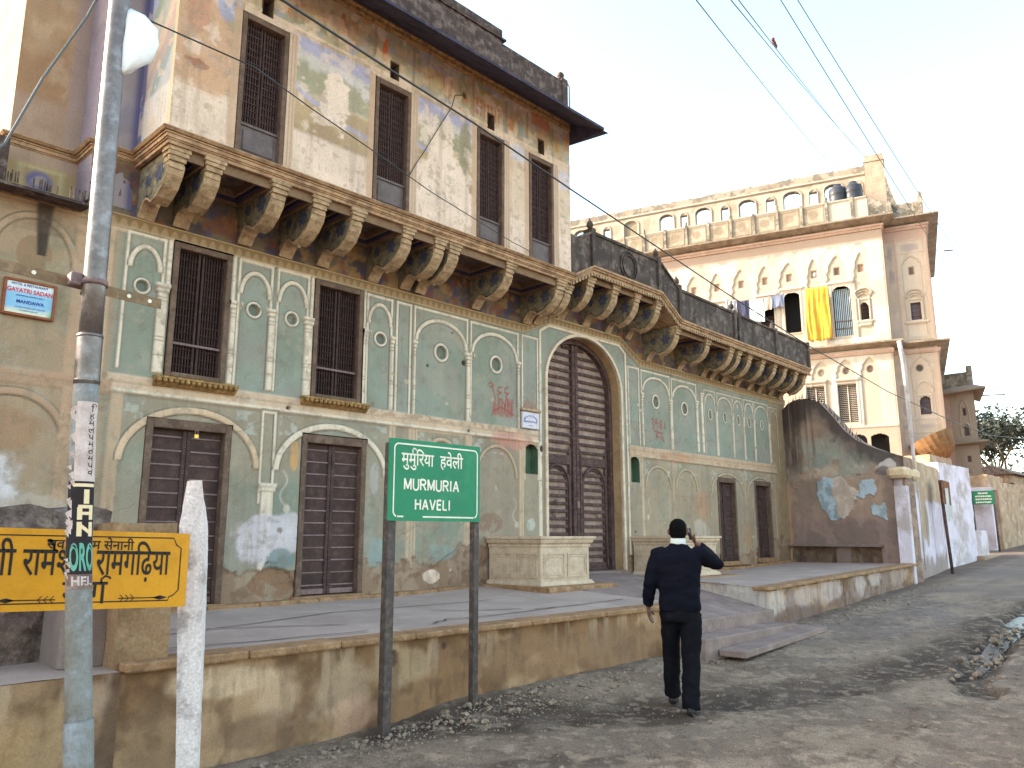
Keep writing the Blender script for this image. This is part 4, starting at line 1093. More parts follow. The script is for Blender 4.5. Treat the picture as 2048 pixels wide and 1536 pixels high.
def studs(m, xs, zs, y, r=.008):
    for x in xs:
        for z in zs: m.add([(x - r, y, z), (x, y, z - r), (x + r, y, z), (x, y, z + r), (x, y - r * 1.2, z)], [(0, 1, 4), (1, 2, 4), (2, 3, 4), (3, 0, 4)])
    return m
for (x0, x1, z0, z1), sill in zip(WINS, ((3.36, 4.29), (5.16, 6.13))):
    wdw = MB().box(x0, x1, F + .13, F + .15, z0, z1).build('window', M_latd, hv)
    rect_frame(x0 - .0, x1 + .0, z0, z1, .065, F - .02, F + .12, None, .05).build('frame', M_frame, wdw)
    a, b, lo, hi = x0 + .065, x1 - .065, z0 + .05, z1 - .065
    xm = (a + b) / 2
    for q0, q1 in ((a, xm - .012), (xm + .012, b)):
        l = lattice(q0 + .02, q1 - .02, lo, hi, F + .06, 7, 15, .011)
        studs(l, np.linspace(q0 + .03, q1 - .03, 10), np.linspace(lo, hi, 16), F + .05, .007)
        l.box(q0, q0 + .025, F + .045, F + .09, lo, hi); l.box(q1 - .025, q1, F + .045, F + .09, lo, hi)
        l.build('lattice_leaf', M_lat, wdw)
    MB().bbox(a, b, F + .02, F + .04, 3.62, 3.648, .004).build('bar', M_iron, wdw)
    s = MB()
    s.mould([(sill[0], F), (sill[1], F)], [(-.02, 3.12), (.03, 3.12), (.06, 3.14), (.10, 3.19), (.13, 3.2), (.13, 3.225), (-.02, 3.235)])
    n = int((sill[1] - sill[0]) / .062)
    for i in range(n):
        x = sill[0] + (i + .5) * (sill[1] - sill[0]) / n
        s.lathe([(.0, -.03), (.022, -.02), (.028, 0), (.02, .012)], (x, F - .115, 3.185), 8)
    s.build('sill', M_gilt, wdw)
for i, (x0, x1, z0, z1) in enumerate(UW):
    wdw = MB().box(x0, x1, OV + .16, OV + .18, z0, z1).build('window', M_latd, hv)
    rect_frame(x0, x1, z0, z1, .055, OV - .015, OV + .15, .075, .03).build('frame', M_frame, wdw)
    a, b = x0 + .055, x1 - .055; zm = z0 + .36
    xm = (a + b) / 2
    for q0, q1 in ((a, xm - .008), (xm + .008, b)):
        l = MB()
        for k in range(7):
            x = q0 + .02 + (q1 - q0 - .04) * k / 6; l.box(x - .008, x + .008, OV + .07, OV + .095, zm + .03, z1 - .08)
        for k in range(15):
            z = zm + .05 + (z1 - .1 - zm) * k / 15; l.box(q0, q1, OV + .066, OV + .085, z - .006, z + .006)
        l.box(q0, q0 + .02, OV + .06, OV + .1, zm, z1 - .075); l.box(q1 - .02, q1, OV + .06, OV + .1, zm, z1 - .075)
        studs(l, np.linspace(q0 + .02, q1 - .02, 7), np.linspace(zm + .05, z1 - .1, 16), OV + .06, .006)
        l.build('lattice_leaf', M_lat, wdw)
    s = MB().bbox(a, b, OV + .05, OV + .1, z0 + .03, zm, .004); s.bbox(a + .05, b - .05, OV + .035, OV + .06, z0 + .07, zm - .05, .008); s.bbox(a, b, OV + .03, OV + .1, zm, zm + .03, .004)
    s.build('lower_panel', M_grey, wdw)
    v = MB().box((x0 + x1) / 2 - .07, (x0 + x1) / 2 + .07, OV + .14, OV + .16, z1 + .07, z1 + .33).build('vent', M_latd, hv)
    vf = rect_frame((x0 + x1) / 2 - .075, (x0 + x1) / 2 + .075, z1 + .075, z1 + .325, .012, OV - .008, OV + .14, .016)
    vf.build('frame', M_frame, v)
M_leaf = material('dark_door_boards', C(70, 54, 50), C(44, 34, 32), C(92, 74, 66), scale=5, amt=.5, streak=.3, fine=60, grain=.25, bump=.4)
for i, (x0, x1, z0, z1) in enumerate(DOORS):
    d = MB().box(x0, x1, F + .15, F + .18, z0, z1).build('door', M_leaf, hv)
    fw = .075 if i < 2 else .06
    rect_frame(x0, x1, z0, z1, fw, F - .012, F + .14, .10).build('frame', M_frame, d)
    th = MB().bbox(x0 - .04, x1 + .05, F - .05, F + .16, z0 - .09, z0, .008); th.build('threshold', M_kerb, d)
    a, b, hi = x0 + fw, x1 - fw, z1 - .10; xm = (a + b) / 2
    for q0, q1 in ((a, xm), (xm, b)):
        l = MB().box(q0 + .004, q1 - .004, F + .09, F + .13, z0 + .01, hi)
        w_ = .05
        l.bbox(q0 + .003, q0 + w_, F + .07, F + .11, z0 + .01, hi - .003, .004) if q0 == xm else l.bbox(q1 - w_, q1 - .003, F + .07, F + .11, z0 + .01, hi - .003, .004)
        lf = l.build('leaf', M_leaf, d)
        st = MB()
        nz = 12 if i < 2 else 15
        for k in range(nz):
            z = z0 + .12 + (hi - z0 - .2) * k / (nz - 1)
            st.bbox(q0 + .01, q1 - .01, F + .078 + .002 * (k % 2), F + .1, z - .009, z + .009, .003)
        st.bbox(q0 + .01, q1 - .01, F + .074, F + .1, z0 + .015, z0 + .075, .004)
        studs(st, (q1 - .026,) if q0 == a else (q0 + .026,), np.linspace(z0 + .06, hi - .05, 26), F + .068, .008)
        studs(st, np.linspace(q0 + .05, q1 - .05, 5), (z0 + .045,), F + .072, .009)
        st.build('iron_straps', M_iron if i < 2 else M_lat, lf)
pk = thing('padlock', 'small brass padlock hanging on the lintel of the locked left door', 'padlock', (3.87, F - .05, 2.62))
MB().bbox(3.845, 3.895, F - .06, F - .035, 2.585, 2.635, .006).build('lock_body', material('brass', C(190, 160, 80), rough=.35, metal=.6, grain=.1), pk)
MB().tube([(3.855, F - .048, 2.63), (3.855, F - .048, 2.67), (3.87, F - .048, 2.685), (3.885, F - .048, 2.67), (3.885, F - .048, 2.63)], .005, 6).build('shackle', M_iron, pk)
# plinth strip along the foot of the wall
m = MB()
random.seed(3); x = 2.3
while x < 8.3:
    L_ = random.uniform(.6, 1.3); e_ = min(x + L_, 8.34)
    m.bbox(x + .003, e_ - .003, F - .13 - random.random() * .02, F + .05, ZB(x) - .05, ZB(x) + .035 + random.random() * .012, .01); x = e_
m.build('plinth', M_kerb, hv); m = MB()
x = 13.3
while x < 18.3:
    L_ = random.uniform(.6, 1.3); e_ = min(x + L_, 18.3)
    m.bbox(x + .003, e_ - .003, F - .2, F + .05, ZB(x) - .1, ZB(x) + .07, .01); x = e_
m.build('plinth', M_kerb, hv)
# niches beside the gate
M_niche = material('green_niche', C(78, 104, 82), C(58, 80, 62), C(96, 120, 98), scale=4, amt=.5, fine=40, grain=.2)
for x0, x1 in ((9.245, 9.525), (12.09, 12.36)):
    n = MB()
    n.add([(x0 - .02, F + .16, 2.47), (x1 + .02, F + .16, 2.47), (x1 + .02, F + .16, 3.0), (x0 - .02, F + .16, 3.0), (x0 - .02, F, 2.47), (x1 + .02, F, 2.47), (x1 + .02, F, 3.0), (x0 - .02, F, 3.0)], [(0, 1, 2, 3), (0, 4, 5, 1), (3, 2, 6, 7), (0, 3, 7, 4), (1, 5, 6, 2)])
    n.build('niche', M_niche, hv)
# --- the great gate
GCX, GA, GB_ = (GX0 + GX1) / 2, (GX1 - GX0) / 2, GZT - GZS
def garch(a, b, n=28): return [(GCX + a * math.cos(t), GZS + b * math.sin(t)) for t in np.linspace(0, math.pi, n)]
GD = F + .24
def arch_ring(o, i_, y0, y1, zb):
    m = MB()
    A = [(o[0][0], zb)] + o + [(o[-1][0], zb)]; B = [(i_[0][0], zb)] + i_ + [(i_[-1][0], zb)]
    n = len(A)
    vs = [(x, y0, z) for x, z in A] + [(x, y0, z) for x, z in B] + [(x, y1, z) for x, z in A] + [(x, y1, z) for x, z in B]
    fs = []
    for k in range(n - 1):
        fs += [(k, k + 1, n + k + 1, n + k), (2 * n + k, 3 * n + k, 3 * n + k + 1, 2 * n + k + 1), (n + k, n + k + 1, 3 * n + k + 1, 3 * n + k), (k, 2 * n + k, 2 * n + k + 1, k + 1)]
    return m.add(vs, fs)
gt = MB().box(GX0 - .1, GX1 + .1, GD + .13, GD + .15, .6, 5.1).build('gate', M_latd, hv)
arch_ring(garch(GA + .055, GB_ + .05), garch(GA - .0, GB_ - .0), F - .028, F + .03, .8).build('arch_trim', material('whitewashed_trim', C(196, 180, 156), C(130, 112, 92), C(210, 198, 178), scale=8, amt=.4, fine=60, grain=.2), gt)
arch_ring(garch(GA + .02, GB_ + .02), garch(GA - .005, GB_ - .005), F + .03, GD + .13, .8).build('reveal', material('tan_reveal', C(160, 134, 98), C(120, 98, 72), C(176, 152, 118), scale=3, amt=.5, fine=50, grain=.15), gt)
M_gbar = material('gate_bars', C(82, 64, 60), C(54, 42, 40), C(112, 92, 84), scale=8, amt=.6, fine=70, grain=.3, bump=.4)
M_gbo = material('gate_boards', C(138, 120, 108), C(98, 82, 75), C(168, 150, 130), scale=4, amt=.6, streak=.3, fine=50, grain=.25, bump=.4)
arch_ring(garch(GA - .008, GB_ - .008), garch(GA - .09, GB_ - .09), GD - .05, GD + .12, .92).build('frame', M_gbar, gt)
def gz(x, a, b):
    q = 1 - ((x - GCX) / a) ** 2
    return GZS + b * math.sqrt(max(q, 0))
ga, gb = GA - .085, GB_ - .085
for sgn in (-1, 1):
    xs = [GCX + sgn * t for t in np.linspace(.012, ga, 16)]
    top = [(x, gz(x, ga, gb)) for x in xs]
    lf = MB().prism([(xs[0], .94)] + top + [(xs[-1], .94)], 1, GD + .05, GD + .1).build('leaf', M_gbo, gt)
    bars = MB(); z = 1.06; k = 0
    rows = list(np.arange(1.05, 2.6, .128)) + list(np.arange(2.98, 4.9, .142))
    for z in rows:
        xe = ga * math.sqrt(max(0, 1 - (max(0, z + .03 - GZS) / gb) ** 2)) - .01
        if xe < .12: continue
        x0, x1 = sorted((GCX + sgn * .07, GCX + sgn * xe))
        if z < 2.6: x0, x1 = sorted((GCX + sgn * .20, GCX + sgn * (ga - .10)))
        bars.bbox(x0, x1, GD + .015, GD + .06, z - .026, z + .026, .006)
        if z > 2.7: studs(bars, np.linspace(x0 + .04, x1 - .04, 9), (z,), GD + .012, .013)
    bars.build('cross_bars', M_gbar, lf)
    s0, s1 = sorted((GCX + sgn * .006, GCX + sgn * .085))
    st = MB().bbox(s0, s1, GD - .02, GD + .06, .94, gz(s1 if sgn > 0 else s0, ga, gb) - .01, .01)
    studs(st, ((s0 + s1) / 2,), np.arange(1.0, 4.8, .075), GD - .02, .016)
    st.build('meeting_stile', M_gbar, lf)
    # wicket with arched head and turned posts
    wx0, wx1 = sorted((GCX + sgn * .12, GCX + sgn * (ga - .04)))
    wi = MB()
    for x in (wx0 + .03, wx1 - .03):
        wi.lathe([(.035, 0), (.035, .1), (.028, .14), (.028, 1.5), (.036, 1.55), (.03, 1.6), (.034, 1.75), (.022, 1.9), (.03, 1.95), (.012, 2.05), (.0, 2.12)], (x, GD + .02, .97), 10)
    wi.bbox(wx0, wx1, GD - .005, GD + .05, 2.74, 2.90, .01); studs(wi, np.linspace(wx0 + .05, wx1 - .05, 12), (2.78, 2.86), GD - .005, .012)
    wa = (wx1 - wx0) / 2 - .06; wc = (wx0 + wx1) / 2
    for rr in (0, .04):
        pts = [(wc + (wa - rr) * math.cos(t), 2.38 + (.34 - rr) * math.sin(t)) for t in np.linspace(0, math.pi, 15)]
        pts = [(pts[0][0], .98)] + pts + [(pts[-1][0], .98)]
        wi.tube([(x, GD + .01 + rr * .4, z) for x, z in pts], .026 if rr == 0 else .016, 6)
    wi.bbox(wx0, wx1, GD - .0, GD + .06, .94, 1.06, .008); studs(wi, np.linspace(wx0 + .04, wx1 - .04, 9), (1.0,), GD, .013)
    wi.build('wicket', M_gbar, lf)
MB().bbox(GCX - .03, GCX + .05, GD - .05, GD - .02, 2.0, 2.12, .006).build('lock', M_iron, gt)
ks = MB()
for x, z in ((10.18, 1.9), (11.33, 1.9), (10.24, 2.1)):
    ks.tube([(x - .03, GD - .0, z), (x - .02, GD - .03, z - .05), (x + .02, GD - .03, z - .05), (x + .03, GD, z), (x, GD - .01, z + .03), (x - .03, GD, z)], .008, 6)
ks.build('ring_handle', M_gbar, gt)
MB().bbox(GX0, GX1, F - .1, GD + .2, .80, .935, .01).build('threshold', M_slab, gt)
# stone seats flanking the gate
M_ped = material('pale_stone', C(182, 166, 142), C(144, 128, 104), C(200, 186, 164), scale=7, amt=.5, fine=60, grain=.22, bump=.5, bscale=60)
def pedestal(x0, x1, y0, y1, zb, label):
    p = thing('stone_bench', label, 'stone bench', (x0, y0, zb), 'stone benches flanking the gate')
    MB().bbox(x0, x1, y0, y1, zb + .08, 1.38, .012).build('block', M_ped, p)
    m = MB(); b = .02
    def pan(fn, L_):
        k = 2 if L_ > .9 else 1
        for i in range(k):
            a, c_ = .06 + (L_ - .06) * i / k, (L_ - .06) * (i + 1) / k
            for ins, ou in ((0, .014), (.035, .008)):
                for q in ((a + ins, c_ - ins, .15 + ins, .175 + ins), (a + ins, c_ - ins, .47 - ins, .495 - ins), (a + ins, a + ins + .022, .175 + ins, .47 - ins), (c_ - ins - .022, c_ - ins, .175 + ins, .47 - ins)):
                    fn(q, ou)
    pan(lambda q, o: m.box(x0 + q[0], x0 + q[1], y0 - o, y0 + .01, zb + q[2], zb + q[3]), x1 - x0)
    pan(lambda q, o: m.box(x0 - o, x0 + .01, y0 + q[0], y0 + q[1], zb + q[2], zb + q[3]), y1 - y0)
    m.build('carved_panel', M_ped, p)
    m = MB().mould([(x0, y1), (x0, y0), (x1, y0), (x1, y1)], [(-.2, 1.36), (.0, 1.36), (.015, 1.39), (.005, 1.41), (.035, 1.43), (.05, 1.46), (.05, 1.48), (.075, 1.49), (.075, 1.525), (-.2, 1.525)])
    m.box(x0 + .1, x1 - .1, y0 + .1, y1, 1.45, 1.524); m.build('cornice', M_ped, p)
    m = MB().mould([(x0, y1), (x0, y0), (x1, y0), (x1, y1)], [(-.05, zb + .02), (.05, zb + .02), (.05, zb + .06), (.02, zb + .10), (-.05, zb + .10)]); m.build('foot_moulding', M_ped, p)
    MB().bbox(x0 - .16, x1 + .3, y0 - .3, y1, zb - .06, zb + .045, .012).build('plinth_slab', M_kerb, p)
pedestal(8.42, 9.5, 7.55, 8.58, .80, 'carved pale stone bench block left of the arched gate, behind the green sign')
pedestal(12.07, 13.2, 7.55, 8.58, .80, 'carved pale stone bench block right of the arched gate, partly behind the walking man')
# ------------------------------------------------------------------ wall with spiked top closing the platform
S0, S1 = Vector((18.5, 8.6)), Vector((17.88, 5.68))
SD = (S1 - S0).normalized(); SN = Vector((SD.y, -SD.x))
SN = SN if SN.x < 0 else -SN
sw = thing('spiked_wall', 'stained courtyard wall with curving spiked top and low bench recess closing the platform', 'wall', (18.2, 7.2, .9))
s = Cv(-.12, 2.96, .6, 4.9, .014, C(154, 133, 115))
X, Z = s.X, s.Z
topz = np.interp(X, [-.12, .03, .15, .34, .69, 1.02, 1.32, 1.61, 1.9, 2.19, 2.47, 2.78, 2.82, 2.96], [4.45, 4.58, 4.68, 4.76, 4.75, 4.63, 4.29, 3.91, 3.65, 3.49, 3.36, 3.26, 3.22, 3.2]) + .03 * (fbm(X * 6, Z * 0, 3) - .5)
a1 = fbm(X * 1.4, Z * 1.4, 201); a2 = fbm(X * 4, Z * 4, 202); a3 = fbm(X * 12, Z * 12, 203)
s.put(allsl, .8 * sst(.45, .6, a1), C(137, 121, 110)); s.put(allsl, .6 * sst(.5, .62, a2), C(169, 149, 129))
s.put(allsl, .75 * sst(2.7, 2.95, Z) * (1 - sst(3.5, 4.0, Z)) * sst(.4, .55, a2), C(149, 156, 144))
s.put(allsl, .85 * sst(2.75, 2.95, Z) * (1 - sst(3.0, 3.2, Z)) * sst(.46, .56, a1 + .1 * a3), C(185, 170, 151))
s.put(allsl, .92 * sst(-.1, .5, Z - topz + .55 + .9 * (a2 - .5) + .3 * sst(.0, .6, .9 - X)), C(74, 66, 63))
s.put(allsl, .75 * sst(-.1, .35, (.5 + .25 * (a1 - .5)) - X) * sst(2.7, 3.4, Z + .8 * (a2 - .3)), C(64, 54, 53))
s.put(allsl, .45 * sst(.48, .66, fbm(X * 11, Z * .7, 206)) * (1 - sst(.9, 1.2, X)) * sst(2.6, 3.2, Z), C(50, 44, 42))
s.put(allsl, .3 * sst(.54, .68, fbm(X * 14, Z * .9, 207)) * (1 - sst(.7, .9, X)) * sst(3.0, 3.4, Z), C(174, 166, 157))
s.put(allsl, .9 * (1 - sst(1.75, 2.0, Z + .3 * (a2 - .5))), C(124, 108, 102)); s.put(allsl, .8 * (1 - sst(1.9, 2.3, Z + .4 * (a2 - .5))) * sst(.5, .6, a2), C(144, 124, 115))
s.put(allsl, .9 * sst(.0, .1, .12 - X + .1 * (a3 - .4)) * (1 - sst(2.6, 2.9, Z)), C(174, 147, 115))
LB = C(171, 191, 202)
def patch(poly, col, seed, dark):
    P = np.array(poly); x0, x1, z0, z1 = P[:, 0].min(), P[:, 0].max(), P[:, 1].min(), P[:, 1].max()
    Xw, Zw, sl = s.win(x0, x1, z0, z1, .1)
    xx = Xw + .3 * (fbm(Xw * 4.5, Zw * 4.5, seed, 6) - .5); zz = Zw + .3 * (fbm(Xw * 4.5, Zw * 4.5, seed + 3, 6) - .5)
    ins = np.zeros(Xw.shape, bool)
    for (ax, az), (bx, bz) in zip(poly, poly[1:] + poly[:1]):
        ins ^= ((az > zz) != (bz > zz)) & (xx < (bx - ax) * (zz - az) / (bz - az + 1e-9) + ax)
    s.put(sl, ins * .95, col, .022)
    s.put(sl, ins * sst(.46, .6, fbm(Xw * 5, Zw * 5, seed + 5)) * .8, dark)
patch([(.86, 2.8), (1.5, 2.86), (1.62, 2.6), (1.9, 2.42), (1.72, 2.2), (1.6, 1.95), (1.1, 1.9), (.86, 2.1), (.8, 2.4)], LB, 5, C(127, 145, 149))
patch([(1.22, 2.8), (1.5, 2.86), (1.62, 2.6), (1.9, 2.42), (1.72, 2.2), (1.6, 1.95), (1.36, 1.92)], C(196, 182, 166), 5, C(174, 159, 144))
patch([(1.85, 2.55), (2.0, 2.7), (2.3, 2.72), (2.25, 2.4), (1.9, 2.36), (1.75, 2.42)], LB, 8, C(130, 149, 149))
patch([(2.14, 2.24), (2.5, 2.24), (2.5, 1.9), (2.12, 1.9), (2.05, 2.06)], LB, 11, C(137, 152, 151))
s.blob(2.6, 3.02, .2, .12, C(196, 191, 185), .8, 12, 6); s.blob(1.0, 3.25, .2, .2, C(129, 142, 132), .6, 14, 4); s.blob(2.5, 2.9, .18, .1, C(93, 84, 82), .8, 13, 6)
s.stroke([(.1, 2.55), (.4, 2.85), (.9, 2.95)], .16, C(162, 135, 110), .7, .02, .6, 4); s.stroke([(1.7, 2.86), (2.2, 2.84), (2.7, 2.95)], .06, C(122, 108, 100), .8, -.02, .6, 5)
s.h += .05 * (fbm(X * 1.5, Z * 1.5, 211) - .5) + .015 * (a3 - .5)
s.hole |= Z > topz
s.hole |= (X > .06) & (X < 2.3) & (Z > .7) & (Z < 1.29) & ~((X > 1.2) & (X < 1.58))
SPOS = lambda X, Z, h: (S0.x + SD.x * X + SN.x * h, S0.y + SD.y * X + SN.y * h, Z)
s.build('wall_face', M_paint, SPOS, sw)
P_ = lambda a, o, z: (S0.x + SD.x * a + SN.x * o, S0.y + SD.y * a + SN.y * o, z)
zz_ = [(-.12, 4.40), (.05, 4.55), (.3, 4.70), (.69, 4.70), (1.02, 4.57), (1.32, 4.22), (1.61, 3.84), (1.9, 3.58), (2.19, 3.42), (2.5, 3.29), (2.94, 3.13)]
b = MB()
n = len(zz_)
pts = [P_(a, -.03, z + .05) for a, z in zz_] + [P_(a, -.36, z + .02) for a, z in zz_] + [P_(a, -.4, .5) for a, z in zz_] 
b.add(pts, [(i, i + 1, n + i + 1, n + i) for i in range(n - 1)] + [(n + i, n + i + 1, 2 * n + i + 1, 2 * n + i) for i in range(n - 1)])
b.add([P_(2.94, .0, .5), P_(2.94, -.4, .5), P_(2.94, -.36, 3.15), P_(2.94, 0, 3.18)], [(0, 1, 2, 3)])
b.add([P_(-.1, -.3, .6), P_(2.4, -.3, .6), P_(2.4, -.3, 1.4), P_(-.1, -.3, 1.4), P_(.06, -.0, 1.29), P_(2.3, 0, 1.29), P_(2.3, -.3, 1.29), P_(.06, -.3, 1.29)], [(0, 1, 2, 3), (4, 5, 6, 7)])
b.add([P_(-.12, 0, .5), P_(-.12, -.4, .5), P_(-.12, -.36, 4.4), P_(-.12, 0, 4.4)], [(0, 1, 2, 3)])
b.add([P_(-.12, -.02, 1.5), P_(-.9, -.02, 1.5), P_(-.9, -.02, .5), P_(-.12, -.02, .5), P_(.06, 0, .7), P_(.06, -.3, .7), P_(.06, -.3, 1.29), P_(.06, 0, 1.29)], [(0, 1, 2, 3), (4, 5, 6, 7)])
b.add([P_(1.2, 0, .7), P_(1.2, -.3, .7), P_(1.2, -.3, 1.29), P_(1.2, 0, 1.29), P_(1.58, 0, .7), P_(1.58, -.3, .7), P_(1.58, -.3, 1.29), P_(1.58, 0, 1.29), P_(2.3, 0, .7), P_(2.3, -.3, .7), P_(2.3, -.3, 1.29), P_(2.3, 0, 1.29)], [(0, 1, 2, 3), (4, 5, 6, 7), (8, 9, 10, 11)])
M_old = material('old_wall_back', C(140, 119, 102), C(84, 73, 67), C(169, 149, 132), scale=3, amt=.7, fine=40, grain=.3, bump=.6, bdist=.02)
b.build('wall_core', M_old, sw)
m = MB()
for q in ((.0, 2.36),):
    m.box(q[0], q[1], 0, 1, 0, 1)
m.xf(lambda v: Vector(P_(v.x, v.y * .14 - .02, 1.29 + v.z * .05))); m.build('bench_slab', M_slab, sw)
random.seed(17)
for i in range(30):
    a = .0 + 1.95 * i / 29
    z = np.interp(a, [q[0] for q in zz_], [q[1] for q in zz_]) + .05
    sp = MB(); h_ = random.uniform(.10, .17); lean = random.uniform(-.05, .07)
    p0 = Vector(P_(a, -.12, z - .03)); p1 = Vector(P_(a + lean, -.12 + random.uniform(-.02, .02), z + h_))
    sp.tube([p0, p1], [.012, .004], 5); sp.build('spike', M_weath, sw)

# ------------------------------------------------------------------ whitewashed street wall
M_wash = material('whitewash', C(194, 190, 200), C(146, 132, 120), C(208, 204, 210), scale=1.6, amt=.7, streak=.3, fine=40, grain=.15, bump=.35, lo=.46, hi=.62)
M_washd = material('worn_plaster', C(160, 138, 112), C(120, 98, 78), C(186, 170, 150), scale=2.5, amt=.7, streak=.3, fine=40, grain=.2, bump=.4)
W0, W1 = Vector((17.95, 5.72)), Vector((21.3, 6.02)); WD = (W1 - W0).normalized(); WN = Vector((WD.y, -WD.x))
ww = thing('whitewashed_wall', 'whitewashed street wall with narrow doorway, worn brown above, right of spiked wall', 'wall', (19.5, 5.9, .6))
wc = Cv(-.05, 3.36, .4, 3.3, .02, C(196, 192, 204))
X, Z = wc.X, wc.Z
b1 = fbm(X * 1.2, Z * 1.2, 221); b2 = fbm(X * 4, Z * 3, 222)
wc.put(allsl, .7 * sst(.5, .64, b1), C(178, 168, 174)); wc.put(allsl, .8 * (1 - sst(.9, 1.15, Z + .5 * (b2 - .5))), C(128, 110, 96)); wc.put(allsl, .5 * sst(.54, .7, fbm(X * 9, Z * .8, 223)), C(140, 124, 112))
up = sst(.0, .1, Z - 2.25 - .25 * (b2 - .5) - .5 * sst(.9, 1.1, X) * 0)
wc.put(allsl, up * sst(.85, .95, X) * .95, C(158, 134, 106)); wc.put(allsl, up * sst(.85, .95, X) * sst(.5, .6, b2) * .8, C(178, 160, 132))
wc.blob(1.4, 1.9, .35, .5, C(158, 138, 110), .95, 6, 3, .7); wc.blob(1.6, 1.7, .15, .4, C(134, 122, 106), .8, 7, 3)
wc.rect(-.05, .9, 2.45, 2.9, C(160, 148, 138), .9)
wc.hole |= (X > -.01) & (X < .46) & (Z < 2.36)
wc.hole |= Z > np.where(X < .95, 2.92, 3.2 - .02 * X) + .03 * (b2 - .5)
WPOS = lambda X, Z, h: (W0.x + WD.x * X + WN.x * h, W0.y + WD.y * X + WN.y * h, Z)
wc.build('wall_face', M_paint, WPOS, ww, back=.22)
dm = MB().box(-.02, .48, 0, 1, .5, 2.36); dm.xf(lambda v: Vector((*[W0[i] + WD[i] * v.x - WN[i] * (.14 + .05 * v.y) for i in (0, 1)], v.z))); dm.build('door', material('blue_grey_door', C(110, 108, 112), C(80, 74, 72), grain=.2), ww)
dm = MB().box(-.03, .5, 0, 1, 2.30, 2.40); dm.xf(lambda v: Vector((*[W0[i] + WD[i] * v.x + WN[i] * (.02 - .2 * v.y) for i in (0, 1)], v.z))); dm.build('lintel', material('red_lintel', C(150, 84, 66), C(100, 60, 50), grain=.2), ww)
dm = MB().bbox(-.22, -.03, -.06, .2, .5, 2.55, .01); dm.xf(lambda v: Vector((*[W0[i] + WD[i] * v.x - WN[i] * v.y for i in (0, 1)], v.z))); dm.build('gate_post', M_wash, ww)
dm = MB().bbox(-.3, .96, -.10, .3, 2.72, 2.95, .06); dm.xf(lambda v: Vector((*[W0[i] + WD[i] * v.x - WN[i] * v.y for i in (0, 1)], v.z))); dm.build('coping', material('lit_coping', C(190, 172, 140), C(150, 130, 100), scale=4, grain=.2), ww)
# further white walls stepping along the street
wb = thing('whitewashed_wall', 'far white wall with stepped broken top beside the leaning notice post', 'wall', (23, 6.4, .8))
rough_block(21.35, 24.0, 6.02, 6.5, .4, 3.3, 6, .02).build('wall_face', M_wash, wb)
rough_block(23.4, 24.05, 6.12, 6.6, .4, 2.9, 7, .02).build('wall_face', M_wash, wb)
wk = thing('white_plinth_block', 'square white masonry block jutting into the road before far green sign', 'block', (24.3, 6.2, .85))
MB().bbox(24.0, 25.3, 6.05, 6.7, .7, 1.66, .03).build('block', M_wash, wk)
MB().bbox(23.9, 26.6, 5.85, 6.9, .7, 1.0, .03).build('step', material('ochre_step', C(150, 130, 108), C(120, 100, 80), grain=.2), wk)
wl_ = thing('rendered_house', 'low pale rendered house with ruined top behind the far green sign', 'house', (30, 7, 1))
rough_block(25.6, 27.8, 7.42, 9.2, .8, 3.9, 4, .02).build('rear_sun_block', M_washd, wl_)  # added mass that keeps direct sun off the whitewashed front
rough_block(27.6, 27.9, 6.4, 7.4, .8, 2.98, 9, .015).build('whitewashed_front', M_wash, wl_)
rough_block(27.7, 29.5, 6.45, 7.6, 2.9, 3.35, 9, .05).build('ruined_top', M_washd, wl_)
rough_block(27.95, 33, 6.28, 7.6, .8, 2.9, 9, .015).build('side_wall', M_washd, wl_)
bh = thing('boundary_wall', 'stained beige boundary wall at the far right end of the road', 'wall', (36, 7, 1))
rough_block(29.0, 37, 6.45, 6.75, .8, 3.2, 12, .03).build('wall_face', M_washd, bh)
rough_block(37, 60, 6.5, 6.8, .8, 2.4, 13, .03).build('wall_face', M_rubble, bh)
hs = thing('farmhouse', 'small distant house with sunlit gable at the end of the road', 'house', (46, 10, 1.5))
rough_block(44, 50, 9.3, 11, 1, 4.4, 3, .03).build('wall', M_washd, hs)
m = MB().prism([(9.0, 4.4), (10.1, 4.9), (11.3, 4.4)], 0, 43.8, 50.3); m.build('roof', M_rubble, hs)
MB().box(43.96, 44.05, 9.6, 9.9, 3.5, 4.0).build('window', M_dark, hs)
hs2 = thing('farmhouse', 'pale flat-roofed building faintly seen beyond the boundary wall', 'house', (100, 22, 2))
rough_block(96, 110, 18, 24, 0, 7.4, 3, .03).build('wall', M_wash, hs2)
MB().box(95.5, 110, 17.5, 24.4, 7.4, 7.9).build('roof', M_washd, hs2)
# ------------------------------------------------------------------ leaning notice post and far green sign
lp = thing('notice_post', 'dark leaning steel post with rusty plate and torn paper by the white wall', 'sign post', (20.24, 5.66, .68))
MB().tube([(20.22, 5.62, .64), (20.08, 5.66, 2.78)], .035, 8).build('post', M_gbar, lp)
m = MB().bbox(-.28, .3, -.012, .012, -.27, .27, .01); m.xf(lambda v: Vector((20.25 + v.x, 5.60 + v.y, 2.5 + v.z - .05 * v.x))); m.build('rusty_plate', material('rust', C(120, 78, 50), C(70, 48, 36), C(146, 100, 66), scale=9, amt=.7, grain=.3, bump=.4), lp)
m = MB().box(-.1, .14, -.016, -.014, -.5, .25); m.xf(lambda v: Vector((20.2 + v.x, 5.59 + v.y, 2.35 + v.z))); m.build('torn_paper', material('paper', C(176, 184, 178), C(150, 146, 136), grain=.15), lp)
M_green = material('sign_green', C(38, 124, 86, 1.1), C(24, 104, 76, 1.1), C(64, 140, 100, 1.1), scale=1.6, amt=.55, fine=80, grain=.08, bump=.05, rough=.55, spec=.25)
